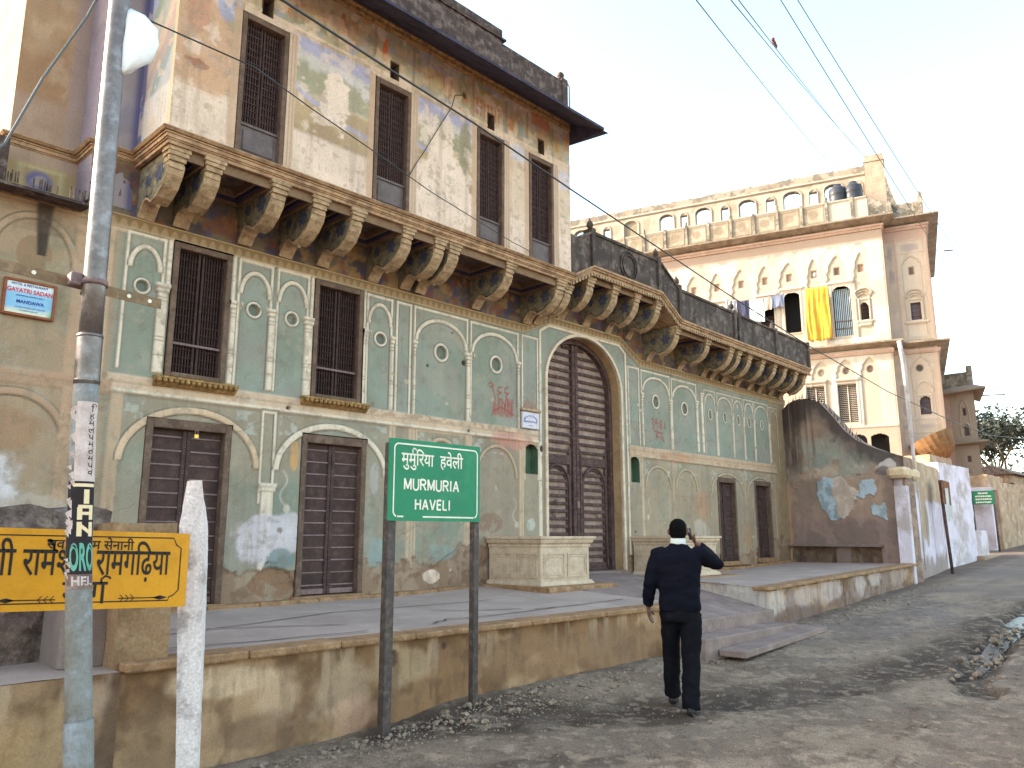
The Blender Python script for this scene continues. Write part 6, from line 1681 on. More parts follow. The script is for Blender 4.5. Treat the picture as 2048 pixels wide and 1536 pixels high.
for ax, ft, z0, lift in ((-.15, .27, .0, .035), (.045, -.10, .0, .0)):
    f = MB()
    R = []
    for b_, w_, hh in ((-.09, .028, .05), (-.07, .038, .085), (-.02, .040, .095), (.05, .044, .075), (.11, .048, .055), (.15, .042, .045), (.18, .018, .03)):
        z0_ = lift * max(0, -b_ + .02) * 6 + (.0 if lift else 0)
        R.append([pw(ax + w_ * math.cos(q), ft + b_, z0_ + .004 + hh * .5 + hh * .5 * math.sin(q)) for q in np.linspace(0, 2 * math.pi, 12, endpoint=False)])
    f.loft(R); f.build('shoe', M_shoe, man)
ph = thing('mobile_phone', 'small dark mobile phone held against the walking person\'s right ear', 'phone', pw(.085, .07, 1.545))
q = MB().bbox(-.022, .022, -.008, .008, -.055, .055, .004)
ax_ = Vector((-.25, .1, .96)).normalized(); bx_ = Vector((.35, .9, 0)).normalized(); cx_ = ax_.cross(bx_)
q.xf(lambda v: pw(*(Vector((.078, .055, 1.565)) + bx_ * v.x + cx_ * v.y + ax_ * v.z)))
q.build('case', material('phone_black', (.02, .02, .022), grain=0, bump=0, rough=.3), ph)
q = MB().bbox(-.012, .012, -.0098, -.007, .01, .04, .002); q.add([], []); q.bbox(-.014, .014, .007, .0098, -.01, .035, .002)
q.xf(lambda v: pw(*(Vector((.078, .055, 1.565)) + bx_ * v.x + cx_ * v.y + ax_ * v.z)))
q.build('silver_trim', material('phone_silver', (.7, .7, .72), grain=0, bump=0, rough=.25, metal=.8), ph)

# ------------------------------------------------------------------ the tall sunlit mansion across the lane
BO = Vector((31.59, 10.125)); BU = Vector((.2958, -.9553)); BN = Vector((.9553, .2958)); BK = 1.5
bz = lambda z: 1.53 + BK * (z - 1.53)
def bpos(s, n, z): return (BO.x + BK * (BU.x * s + BN.x * n), BO.y + BK * (BU.y * s + BN.y * n), bz(z))
bx = lambda v: Vector(bpos(v.x, v.y, v.z))     # plan of the house: x along the front, y into the house
tm = thing('tall_mansion', 'tall sunlit cream mansion with rooftop arcade, cusped arch panels and open windows', 'mansion', (36, 16, 1))
PK = (.40, .325, .28); CRM = (.50, .44, .385); PNK = (.50, .31, .25); BRN = (.40, .27, .19); DRK = (.16, .10, .08)
def facade(x0, x1, z0, z1, seed, base=CRM):
    f = Cv(x0, x1, z0, z1, .022, base)
    f.put(allsl, .7 * sst(.44, .62, fbm(f.X * 1.3, f.Z * 1.3, seed)), (.40, .31, .235)); f.put(allsl, .5 * sst(.52, .66, fbm(f.X * 4, f.Z * 4, seed + 1)), PK)
    f.put(allsl, .35 * sst(.55, .7, fbm(f.X * 9, f.Z * .9, seed + 2)), (.29, .21, .155))
    return f
def cusped(f, xc, hw, zs, zt, zb, depth=-.035, col=None):
    # recessed panel under a cusped arch
    X, Z, sl = f.win(xc - hw, xc + hw, zb, zt + .1)
    u_ = np.abs(X - xc) / hw
    t = np.clip((Z - zs) / (zt - zs), 0, 1)
    edge = np.where(Z > zs, np.clip(1 - t ** 1.9, 0, 1) ** .62 * (1 + .07 * np.cos(t * math.pi * 6)), 1.0)
    d = (edge - u_) * hw
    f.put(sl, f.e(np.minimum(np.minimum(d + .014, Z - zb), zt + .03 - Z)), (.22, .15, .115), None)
    f.put(sl, f.e(np.minimum(np.minimum(d, Z - zb), zt + .02 - Z)), col or (.42, .34, .255), depth)
A_ = facade(-9.6, .02, 3.2, 9.9, 301)
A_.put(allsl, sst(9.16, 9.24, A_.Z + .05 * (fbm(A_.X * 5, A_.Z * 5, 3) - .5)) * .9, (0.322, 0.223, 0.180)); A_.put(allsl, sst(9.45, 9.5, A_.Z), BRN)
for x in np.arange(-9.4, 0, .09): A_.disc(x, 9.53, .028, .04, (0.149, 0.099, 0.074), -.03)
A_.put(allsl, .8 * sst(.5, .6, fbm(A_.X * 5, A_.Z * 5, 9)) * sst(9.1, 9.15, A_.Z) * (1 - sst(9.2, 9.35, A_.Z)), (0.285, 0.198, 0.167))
ARX = [(-7.6, .25), (-6.95, .2), (-6.28, .25), (-5.62, .21), (-4.99, .25), (-4.33, .22), (-3.65, .25), (-3.0, .22), (-2.36, .27), (-1.72, .17), (-1.14, .26), (-.55, .17)]
for xc, hw in ARX:
    A_.frame(xc - hw - .035, xc + hw + .035, 6.6, 9.06, .012, (0.347, 0.273, 0.211), -.012)
    cusped(A_, xc, hw, 8.2, 8.9, 6.62)
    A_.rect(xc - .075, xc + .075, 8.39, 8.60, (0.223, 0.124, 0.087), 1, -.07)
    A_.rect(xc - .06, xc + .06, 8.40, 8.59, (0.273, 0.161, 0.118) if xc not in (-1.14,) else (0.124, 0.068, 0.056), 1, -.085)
A_.disc(-1.72, 8.50, .04, .06, (0.496, 0.471, 0.434), -.06)
OPN = [(-2.33, .19, 6.95, 8.05), (-1.08, .20, 6.7, 8.05), (-4.33, .17, 6.9, 7.95), (-3.0, .17, 6.9, 7.95)]
for xc, hw, z0, z1 in OPN:
    A_.rect(xc - hw - .10, xc + hw + .10, z0 - .05, z1 + .08, (0.459, 0.384, 0.322), 1, .0)
    A_.rect(xc - hw - .13, xc + hw + .13, z1 + .08, z1 + .14, (0.384, 0.298, 0.236), 1, .05); A_.rect(xc - hw - .1, xc + hw + .1, z1 + .14, z1 + .17, (0.434, 0.347, 0.285), 1, .03)
    A_.frame(xc - hw - .06, xc + hw + .06, z0, z1 + .05, .02, (0.372, 0.285, 0.236), .02)
    A_.archhole(xc - hw, xc + hw, z1 - .12, z1, z0)
xc = -.55
for dz, hw in ((.0, .17), (.07, .2), (.14, .23)): A_.archband(xc - hw, xc + hw, 7.68 + dz * .6, 7.80 + dz, .03, (0.409, 0.322, 0.260), .05, None, (0.260, 0.186, 0.149))
A_.frame(xc - .14, xc + .14, 7.06, 7.66, .03, (0.434, 0.360, 0.298), .03); A_.rect(xc - .2, xc + .2, 7.0, 7.05, (0.422, 0.335, 0.273), 1, .06); A_.rect(xc - .16, xc + .16, 6.9, 7.0, (0.397, 0.310, 0.248), 1, .03)
A_.archhole(xc - .09, xc + .09, 7.42, 7.54, 7.09)
for xc, hw in ((-6.3, .28), (-5.7, .28), (-5.1, .28), (-4.5, .28), (-3.9, .28), (-3.4, .28), (-2.85, .28), (-2.3, .28), (-1.72, .24), (-1.12, .24), (-.54, .22)):
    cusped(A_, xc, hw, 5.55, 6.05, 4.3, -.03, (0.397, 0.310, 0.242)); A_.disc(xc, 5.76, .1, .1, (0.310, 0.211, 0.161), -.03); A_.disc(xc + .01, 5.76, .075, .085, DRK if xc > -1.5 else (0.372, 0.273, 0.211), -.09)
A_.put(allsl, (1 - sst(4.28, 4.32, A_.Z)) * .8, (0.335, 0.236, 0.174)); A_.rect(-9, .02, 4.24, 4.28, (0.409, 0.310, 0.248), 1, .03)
for xc in (-1.12, -1.9): 
    A_.frame(xc - .27, xc + .27, 4.36, 5.46, .04, (0.422, 0.341, 0.285), .02); A_.rect(xc - .3, xc + .3, 5.48, 5.56, (0.384, 0.298, 0.236), 1, .05)
    A_.recthole(xc - .21, xc + .21, 4.42, 5.38)
for xc, hw, z0, z1 in ((-.92, .15, 3.6, 4.06), (-.46, .2, 3.4, 4.06)): A_.archhole(xc - hw, xc + hw, z1 - .12, z1, z0)
M_lime = material('lime_plaster', None, attr='pigment', dark=(.36, .27, .21), scale=1.4, amt=.18, streak=.22, fine=30, grain=.14, bump=.3, bscale=24, bdist=.02)
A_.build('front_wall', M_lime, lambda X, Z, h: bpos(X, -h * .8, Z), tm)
M_tan = material('mansion_stone', (.36, .27, .20), (.22, .16, .12), (.46, .37, .29), scale=1.4, amt=.5, streak=.3, fine=20, grain=.2, bump=.4, bdist=.02)
M_pink = material('pink_plaster', (.46, .30, .24), (.34, .22, .18), (.56, .42, .34), scale=1.5, amt=.5, streak=.25, fine=20, grain=.2, bump=.3)
M_roofs = material('sooty_parapet', (.27, .22, .17), (.10, .08, .065), (.40, .34, .27), scale=2.6, amt=.85, streak=.4, fine=20, grain=.3, bump=.5, bdist=.03, lo=.42, hi=.58)
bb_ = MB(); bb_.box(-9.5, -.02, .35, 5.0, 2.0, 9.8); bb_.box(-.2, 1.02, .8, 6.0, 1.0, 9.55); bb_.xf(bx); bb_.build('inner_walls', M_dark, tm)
# side bay set back towards the road
B_ = facade(.0, 1.06, 2.0, 9.55, 331, (.50, .38, .30))
B_.put(allsl, sst(9.2, 9.24, B_.Z), (.44, .28, .22))
for x0, x1 in ((0, .05), (.27, .33), (.98, 1.06)): B_.rect(x0, x1, 2.0, 9.3, (.46, .30, .24), .9, .025)
for z in (9.2, 8.85, 6.5, 4.42, 4.08): B_.rect(0, 1.06, z, z + .025, (.42, .30, .24), .9, .02)
cusped(B_, .64, .22, 8.45, 8.75, 6.6, -.03, (.50, .39, .31)); B_.rect(.57, .69, 8.27, 8.48, (.10, .06, .05), 1, -.07)
for dz, hw in ((0, .16), (.07, .2), (.15, .24)): B_.archband(.65 - hw, .65 + hw, 7.58 + dz * .5, 7.72 + dz, .03, (.52, .40, .32), .04, None, (.32, .24, .19))
B_.frame(.47, .83, 7.02, 7.6, .03, (.52, .41, .33), .04); B_.recthole(.53, .77, 7.06, 7.5); B_.rect(.38, .93, 6.94, 7.0, (.50, .38, .30), 1, .05)
cusped(B_, .64, .24, 5.6, 6.02, 4.5, -.02, (.48, .36, .28)); B_.disc(.6, 5.76, .1, .1, (.34, .25, .2), -.02); B_.disc(.6, 5.76, .075, .085, (.03, .02, .02), -.08)
B_.archband(.45, .87, 5.12, 5.42, .03, (.5, .38, .3), .03); B_.frame(.5, .82, 4.5, 5.06, .03, (.5, .38, .3), .03); B_.archhole(.55, .77, 4.9, 5.0, 4.56)
for cx, cz, a, b_ in ((.16, 8.9, .07, .22), (.64, 9.02, .2, .12), (.16, 8.3, .07, .2), (.16, 5.2, .07, .2), (.18, 4.7, .06, .22), (.64, 4.25, .2, .06), (.16, 4.25, .08, .06), (.2, 3.7, .12, .12), (.62, 4.68, .05, .05)):
    B_.blob(cx, cz, a, b_, (.36, .28, .25), .8, int(cz * 9), 9, 1.0, .1); B_.ringo(cx, cz, a * .7, b_ * .7, .02, (.34, .26, .24))
B_.put(allsl, (1 - sst(3.5, 3.6, B_.Z)) * .7, (.44, .33, .24))
B_.build('side_bay_wall', M_lime, lambda X, Z, h: bpos(X, .45 - h * .8, Z), tm)
m = MB(); m.box(-.02, .0, 0, .46, 2.5, 9.6); m.xf(bx); m.build('return_wall', M_pink, tm)
m = MB(); m.box(1.05, 1.07, .46, 6, 1.0, 9.5); m.xf(bx); m.build('road_wall', M_pink, tm)
M_eav = material('eave_slab', (.34, .27, .21), (.18, .13, .10), (.44, .37, .30), scale=2.2, amt=.7, streak=.3, fine=20, grain=.2, bump=.4)
# projecting eaves, ledge and mouldings follow the stepped plan
PLAN = [(-9.6, 0), (0, 0), (0, .45), (1.06, .45), (1.06, 6)]
def bm(prof, path=PLAN, name='eave', m_=None):
    q = MB().mould([(a, -b) for a, b in path][::-1] if False else [(a, b) for a, b in path], prof)
    q.xf(bx); return q.build(name, m_ or M_tan, tm)
bm([(-.05, 9.62), (.02, 9.66), (.32, 9.75), (.33, 9.785), (.02, 9.80), (-.05, 9.80)], name='roof_eave', m_=M_eav)
bm([(-.05, 6.24), (.02, 6.3), (.28, 6.38), (.29, 6.42), (.02, 6.46), (-.05, 6.46)], name='storey_ledge', m_=M_eav)
bm([(-.02, 9.5), (.03, 9.5), (.05, 9.55), (.08, 9.57), (.08, 9.62), (-.02, 9.62)], name='cornice', m_=M_pink)
bm([(-.02, 6.14), (.03, 6.14), (.06, 6.2), (.06, 6.25), (-.02, 6.25)], name='cornice', m_=M_pink)
# balustrade parapet
pr_ = facade(-9.6, -.25, 9.78, 10.44, 341, (.34, .275, .21))
pr_.put(allsl, .8 * sst(.42, .56, fbm(pr_.X * 3, pr_.Z * 3, 4)), (0.211, 0.161, 0.112)); pr_.put(allsl, .9 * sst(-1.5, -1.0, pr_.X + .3 * fbm(pr_.X * 4, pr_.Z * 4, 5)) * (1 - sst(10.3, 10.42, pr_.Z)), (0.446, 0.384, 0.310))
for i, x in enumerate(np.arange(-9.3, -1.2, .64)):
    pr_.frame(x - .27, x + .27, 9.9, 10.36, .02, (0.310, 0.248, 0.186), .02, (0.124, 0.093, 0.068), True); pr_.blob(x, 10.13, .13, .13, (0.161, 0.118, 0.081), .6, i, 8, .8)
pr_.rect(-9.6, -.25, 10.38, 10.44, (0.310, 0.260, 0.211), 1, .03)
pr_.build('roof_balustrade', M_lime, lambda X, Z, h: bpos(X, -.10 - h * .8, Z), tm, back=.16)
for i, x in enumerate(np.arange(-9.6, -.2, .64)):
    q = MB().box(x - .035, x + .035, -.14, -.04, 9.78, 10.46)
    if i % 2: q.lathe([(.05, 0), (.03, .03), (.05, .07), (.03, .12), (.0, .17)], (x, -.09, 10.46), 8)
    q.xf(bx); q.build('balustrade_post', M_roofs, tm)
# roofless arcade standing behind
ac = facade(-10.2, -.28, 9.8, 12.16, 351, (.38, .315, .245))
ac.put(allsl, sst(11.72, 11.8, ac.Z) * .8, (0.260, 0.223, 0.180)); ac.put(allsl, .9 * sst(.45, .58, fbm(ac.X * 5, ac.Z * 5, 6)) * sst(11.7, 11.8, ac.Z), (0.124, 0.105, 0.087)); ac.put(allsl, .7 * sst(.52, .66, fbm(ac.X * 3, ac.Z * 3, 8)), (0.248, 0.186, 0.136))
ac.rect(-10.2, -.28, 11.72, 11.78, (0.384, 0.310, 0.248), 1, .05); ac.rect(-10.2, -.28, 11.70, 11.72, (0.124, 0.093, 0.074), 1, .0)
ac.hole |= ac.Z > 12.02 + .08 * (fbm(ac.X * 2.5, ac.X * 0, 12) - .5) + .10 * (fbm(ac.X * 16, ac.X * 0, 13) - .5)
def opening(xc, hw, zt, arch=True, blind=False):
    ac.archband(xc - hw - .06, xc + hw + .06, zt - .12, zt + .07, .05, (0.372, 0.285, 0.236), .03, 10.7, (0.161, 0.118, 0.093))
    if blind: return ac.archfill(xc - hw, xc + hw, zt - .12, zt, 10.7, (0.248, 0.192, 0.136), -.06)
    if arch: ac.archhole(xc - hw, xc + hw, zt - .14, zt, 10.75)
    else: ac.recthole(xc - hw, xc + hw, 11.02, zt - .06)
for xc, hw, k in ((-9.05, .22, 1), (-8.13, .10, 0), (-7.3, .22, 2), (-6.12, .21, 1), (-5.56, .09, 0), (-4.95, .22, 1), (-4.28, .10, 0), (-3.61, .23, 1), (-2.93, .10, 0), (-2.3, .23, 1), (-1.71, .09, 0), (-1.15, .23, 1), (-.52, .11, 0)):
    opening(xc, hw, 11.58 if k else 11.52, bool(k), k == 2)
ac.build('roof_arcade', M_lime, lambda X, Z, h: bpos(X, 1.5 - h * .8, Z), tm, back=.2)
q = MB(); q.box(-.28, .22, 1.3, 1.9, 9.8, 12.2); q.box(-.3, .24, 1.28, 1.92, 12.0, 12.06); q.xf(bx); q.build('end_pier', M_tan, tm)
q = MB(); q.prism([(.22, 9.8), (.22, 11.6), (.34, 11.0), (.55, 10.3), (.56, 9.8)], 1, 1.3, 1.9); q.prism([(-.25, 9.8), (-.25, 10.5), (.3, 10.3), (.3, 9.8)], 1, .3, 1.3); q.xf(bx); q.build('buttress', M_roofs, tm)
q = MB(); q.box(.32, 1.02, .5, .62, 9.8, 10.28); q.box(.94, 1.06, .44, .66, 9.8, 10.4); q.box(.94, 1.04, .6, 5, 9.8, 10.25); q.lathe([(.05, 0), (.03, .03), (.06, .08), (.03, .14), (0, .2)], (1.0, .55, 10.4), 8); q.xf(bx); q.build('bay_parapet', M_roofs, tm)
q = MB(); q.tube([(1.5, 1.9, 9.25), (1.72, 1.85, 9.22)], .02, 6); q.xf(bx); q.build('water_spout', M_iron, tm)
# window fittings
M_jali = material('pierced_screen', (.50, .40, .33), (.34, .26, .2), grain=.2, bump=.2)
M_cur = material('pale_curtain', (.50, .56, .60), (.40, .46, .50), scale=4, grain=.1, bump=.2)
q = MB()
for k in range(9): q.box(-1.28 + .046 * k, -1.255 + .046 * k, .13, .16, 6.72, 8.02)
q.xf(bx); w_ = q.build('curtain', M_cur, tm)
q = MB(); q.box(-1.29, -.87, .10, .12, 7.12, 7.14); q.box(-1.29, -.87, .10, .12, 6.92, 6.94); q.box(-1.07, -1.055, .10, .12, 6.7, 8.0); q.xf(bx); q.build('window_bars', M_iron, tm)
for xc in (-1.12, -1.9):
    q = MB()
    for i in range(9):
        for j in range(20):
            x, z = xc - .2 + .05 * i, 4.44 + .049 * j
            q.add([(x - .012, .08, z), (x + .028, .08, z + .022), (x + .036, .08, z + .014), (x - .004, .08, z - .008)], [(0, 1, 2, 3)]); q.add([(x + .028, .08, z), (x - .012, .08, z + .022), (x - .02, .08, z + .014), (x + .02, .08, z - .008)], [(0, 1, 2, 3)])
    q.box(xc - .012, xc + .012, .06, .1, 4.42, 5.38); q.xf(bx); q.build('pierced_screen', M_jali, tm)
for x0, x1, z0, z1, n_ in ((-.64, -.46, 7.09, 7.54, .1), (.53, .77, 7.06, 7.5, .53), (.55, .77, 4.56, 5.0, .53), (-4.5, -4.16, 6.9, 7.5, .12), (-3.17, -2.83, 6.9, 7.5, .12)):
    q = MB(); xm = (x0 + x1) / 2
    q.box(x0, x1, n_ + .03, n_ + .04, z0, z1)
    for k in range(5):
        x = x0 + (x1 - x0) * k / 4; q.box(x - .008, x + .008, n_, n_ + .03, z0, z1)
    for k in range(5):
        z = z0 + (z1 - z0) * k / 4; q.box(x0, x1, n_ + .005, n_ + .03, z - .008, z + .008)
    q.xf(bx); q.build('shutter', material('mauve_shutter', (.12, .08, .09), (.2, .15, .16), grain=.2) if n_ > .4 else M_lat, tm)
# rain pipe and the curved base of the projecting window
q = MB().tube([(18.95, 5.82, .8), (18.99, 5.82, 2.3), (19.0, 5.84, 3.4), (18.98, 5.84, 4.55), (18.93, 5.84, 5.45), (18.76, 5.84, 5.88)], [.035, .035, .04, .05, .055, .05], 10)
rp = q.build('drain_pipe', material('pale_pipe_paint', C(176, 172, 168), C(120, 108, 100), scale=4, amt=.5, grain=.15, rough=.5), loc=(18.95, 5.82, .8)); tag(rp, 'tall pale drain pipe standing against the whitewashed wall before the sunlit mansion', 'pipe')
q = MB(); n = 22; vs = []
for i in range(n + 1):
    th = math.pi * i / n
    for k in range(9):
        t = k / 8 * math.pi / 2; rib = 1 + .025 * (i % 2)
        x_, z_ = .52 * math.cos(th) * math.cos(t * .9) * rib, .36 - .62 * math.sin(t) * rib
        y_ = -.62 * math.sin(th) * math.cos(t * .9) * rib
        ca, sa = math.cos(.42), math.sin(.42)
        vs.append((.80 + x_ * ca - z_ * sa, .45 + y_, 3.62 + x_ * sa + z_ * ca))
q.add(vs, [(i * 9 + k, (i + 1) * 9 + k, (i + 1) * 9 + k + 1, i * 9 + k + 1) for i in range(n) for k in range(8)])
q.xf(bx); q.build('oriel_base', material('brown_sandstone', C(112, 84, 54), C(80, 58, 36), C(130, 104, 72), scale=3, amt=.6, fine=20, grain=.2, bump=.3), tm)
# tanks on the roof
for x, lab in ((-1.0, 'dark plastic water tank at left on the mansion roof behind balustrade'), (-.6, 'dark plastic water tank at right on the mansion roof beside end pier')):
    q = MB().lathe([(.02, .62), (.10, .62), (.12, .56), (.20, .5), (.24, .46), (.24, .36), (.25, .34), (.25, .3), (.24, .28), (.24, .12), (.25, .1), (.25, .06), (.24, 0), (0, 0)][::-1], (x, .75, 10.62), 20)
    q.xf(bx); tag(q.build('water_tank', material('black_plastic', (.035, .035, .045), grain=.1, bump=.1, rough=.4), loc=bpos(x, .75, 10.62)), lab, 'water tank', 'water tanks on the mansion roof')
q = MB(); q.box(-1.3, -.3, .5, 1.1, 10.2, 10.62); q.xf(bx); q.build('tank_stand', M_tan, tm)
# washing
def cloth(name, label, cat, x0, x1, z0, z1, col, n_=-.12, taper=0, fold=.03, nf=9, stripes=None, col2=None, group='washing hung outside the sunlit mansion'):
    nx, nz = 34, 22; vs = []
    rs = random.Random(hash(label) % 999 if False else len(label) * 7 + int(abs(x0) * 100))
    ph_ = rs.random() * 6
    for j in range(nz + 1):
        t = j / nz
        for i in range(nx + 1):
            s_ = i / nx
            x = x0 + (x1 - x0) * s_; xc = (x0 + x1) / 2
            x = xc + (x - xc) * (1 - taper * t) + .012 * math.sin(t * 5 + ph_ + s_ * 3)
            d = fold * 2.2 * (.3 + t) * (mnoise.noise(Vector((s_ * nf * .55 + ph_, t * .8, ph_))) + .55 * mnoise.noise(Vector((s_ * nf * 1.3, t * 1.5 + ph_, 3.0))))
            z = z1 + (z0 - z1) * t - .02 * math.sin(s_ * math.pi) * (1 - t) + .02 * math.sin(s_ * 7 + ph_) * t
            vs.append((x, n_ + d, z))
    q = MB().add(vs, [(j * (nx + 1) + i, j * (nx + 1) + i + 1, (j + 1) * (nx + 1) + i + 1, (j + 1) * (nx + 1) + i) for j in range(nz) for i in range(nx)], True)
    q.xf(bx)
    mm = material(name + '_cloth', col, col2, scale=3, amt=.8, grain=.1, bump=.1, rough=.9)
    if stripes:
        nt = mm.node_tree; wv = nt.nodes.new('ShaderNodeTexWave'); wv.inputs['Scale'].default_value = stripes
        wv.bands_direction = 'Y'; ge = nt.nodes.new('ShaderNodeNewGeometry'); nt.links.new(ge.outputs['Position'], wv.inputs['Vector'])
        mx = nt.nodes.new('ShaderNodeMix'); mx.data_type = 'RGBA'; mx.inputs['A'].default_value = (*col, 1); mx.inputs['B'].default_value = (*col2, 1)
        nt.links.new(wv.outputs['Fac'], mx.inputs['Factor']); nt.links.new(mx.outputs['Result'], nt.nodes['Principled BSDF'].inputs['Base Color'])
    o = q.build(name, mm, loc=bpos((x0 + x1) / 2, n_, z1))
    so_ = o.modifiers.new('thick', 'SOLIDIFY'); so_.thickness = .006
    return tag(o, label, cat, group)
cloth('sari', 'long mustard yellow sari hanging between two windows of the sunlit mansion', 'cloth', -1.98, -1.38, 6.62, 8.08, (.52, .36, .04), -.16, .0, .035, 9, None, (.60, .24, .04))
cloth('trousers', 'dark navy trousers hung upside down on the washing line', 'clothes', -3.78, -3.46, 7.3, 7.98, (.035, .035, .07), -.14, .1, .02, 5)
cloth('shirt', 'navy and white shirt leftmost beside the dark trousers on the line', 'clothes', -4.12, -3.80, 7.62, 8.04, (.05, .05, .10), -.12, .1, .02, 5, 2.2, (.7, .7, .7))
cloth('shirt', 'plain white shirt hanging low on the washing line', 'clothes', -3.44, -3.08, 7.3, 7.98, (.72, .74, .78), -.13, -.2, .02, 5)
cloth('towel', 'small red and white checked towel on the washing line', 'towel', -3.12, -2.86, 7.62, 8.0, (.55, .2, .14), -.12, 0, .02, 5, 4, (.7, .6, .5))
cloth('towel', 'blue-grey striped towel nearest the dark open window', 'towel', -2.84, -2.52, 7.66, 8.02, (.09, .10, .17), -.13, 0, .015, 5, 6, (.2, .22, .30))
cloth('shirt', 'pale pinkish blouse at the far left end of the washing', 'clothes', -4.62, -4.2, 7.45, 7.95, (.62, .48, .44), -.12, -.1, .03, 6, None, (.7, .62, .6))
q = MB().tube([(-4.8, -.13, 8.0), (-3.4, -.135, 7.98), (-2.0, -.15, 8.07), (-1.3, -.14, 8.09)], .006, 5); q.xf(bx)
tag(q.build('washing_line', M_iron, loc=bpos(-3, -.13, 8)), 'thin line carrying the washing along the front of the sunlit mansion', 'line')

# ------------------------------------------------------------------ further house, tree
ft = thing('distant_mansion', 'narrow distant mansion tower with small windows left of the tree', 'mansion', (37, 9.5, 1))
tw = facade(8.72, 12.0, 0.5, 7.7, 401, (.42, .33, .26))
zz0 = [(5.3, .03), (5.55, .03), (7.45, .04)]
for xc in (9.2, 10.2): 
    tw.rect(xc - .1, xc + .02, 6.45, 6.75, (.07, .05, .05), 1, -.1); tw.archband(xc - .26, xc + .18, 6.2, 7.1, .04, (.34, .26, .21), .03, 5.6)
    tw.archband(xc - .22, xc + .1, 5.95, 6.15, .05, (.48, .37, .3), .05); tw.rect(xc - .16, xc + .04, 5.6, 6.0, (.10, .08, .08), 1, -.12)
    tw.rect(xc - .12, xc + .03, 4.5, 4.75, (.12, .08, .07), 1, -.06); tw.rect(xc - .18, xc + .06, 3.4, 3.75, (.12, .07, .06), 1, -.1); tw.rect(xc - .15, xc + .05, 4.05, 4.2, (.34, .24, .2), 1, .02)
tw.build('front_wall', M_lime, lambda X, Z, h: (36.6 + .3 * (X - 8.7) - h, X, Z), ft)
q = MB(); q.prism([(36.9, 8.76), (39.6, 9.6), (39.6, 12), (36.9, 12)], 2, .5, 7.65); q.build('body', M_pink, ft)
q = MB().mould([(37.6, 12.0), (36.6, 8.72), (39.6, 9.62)], [(-.1, 7.55), (.0, 7.55), (.42, 7.38), (.44, 7.44), (.0, 7.7), (-.1, 7.7)]); q.build('eave', M_tan, ft)
q = MB().mould([(37.6, 12.0), (36.6, 8.72), (39.6, 9.62)], [(-.1, 5.2), (.1, 5.2), (.35, 5.25), (.35, 5.32), (-.1, 5.4)]); q.build('storey_ledge', M_tan, ft)
q = MB().prism([(36.9, 8.9), (39.5, 9.7), (39.5, 11.8), (36.9, 11.8)], 2, 7.7, 8.3); q.box(36.85, 37.0, 8.75, 8.95, 7.7, 8.55); q.build('roof_parapet', M_roofs, ft)
q = MB().tube([(36.7, 8.4, 7.2), (36.8, 7.6, 7.15)], .03, 6); q.build('water_spout', M_iron, ft)
random.seed(77)
tr = thing('tree', 'loose broad-crowned tree against the pale sky at the end of the road', 'tree', (60, 12.8, 1.5))
k_ = MB(); tips = []
def branch(p, d, L_, r, lev):
    P = [p]; q = p; dd_ = d
    for i in range(4):
        dd_ = (dd_ + Vector((random.uniform(-.22, .22), random.uniform(-.22, .22), random.uniform(-.02, .16)))).normalized(); q = q + dd_ * L_ / 4; P.append(q)
    k_.tube(P, [r, r * .9, r * .8, r * .7, r * .55], 6, False)
    if lev == 0: tips.extend(P[2:]); return
    for i in range(4 if lev > 1 else 4):
        a = random.uniform(0, 6.28); nd = (dd_ + Vector((math.cos(a), math.sin(a), random.uniform(-.25, .4))) * .85).normalized()
        branch(P[random.choice((2, 3, 4))], nd, L_ * random.uniform(.55, .75), r * .5, lev - 1)
branch(Vector((60, 14.2, 1.0)), Vector((0, -.06, 1)), 5.0, .26, 3)
k_.build('trunk', material('bark', (.08, .06, .05), grain=.3), tr)
lf = MB()
for t in tips:
    for i in range(30):
        c_ = t + Vector((random.gauss(0, .42), random.gauss(0, .42), random.gauss(0, .34)))
        a = Vector((random.uniform(-1, 1), random.uniform(-1, 1), random.uniform(-.6, .6))).normalized() * random.uniform(.10, .19)
        b_ = a.cross(Vector((random.uniform(-1, 1), random.uniform(-1, 1), random.uniform(-1, 1)))).normalized() * a.length * .55
        lf.add([c_ - a, c_ + b_, c_ + a, c_ - b_], [(0, 1, 2, 3)])
lf.build('crown', material('dull_leaves', (.042, .048, .038), (.028, .034, .027), (.075, .072, .066), scale=1.2, amt=.7, grain=.3, bump=0, fine=3), tr)
bs = thing('shrub', 'low dark shrub behind the boundary wall under the tree', 'shrub', (50, 10.5, 2))
lf = MB()
for i in range(1500):
    c_ = Vector((random.gauss(50, 2), random.gauss(10.2, .6), 3.2 + abs(random.gauss(0, .7))))
    a = Vector((random.uniform(-1, 1), random.uniform(-1, 1), random.uniform(-.6, .6))).normalized() * .16; b_ = a.cross(Vector((random.uniform(-1, 1), .3, random.uniform(-1, 1)))).normalized() * .09
    lf.add([c_ - a, c_ + b_, c_ + a, c_ - b_], [(0, 1, 2, 3)])
lf.build('foliage', material('dark_leaves', (.05, .055, .04), (.03, .035, .03), scale=1, grain=.3, bump=0), bs)
MB().tube([(50, 10.3, 1), (50, 10.2, 3.4)], .1, 6).build('stem', M_gbar, bs)

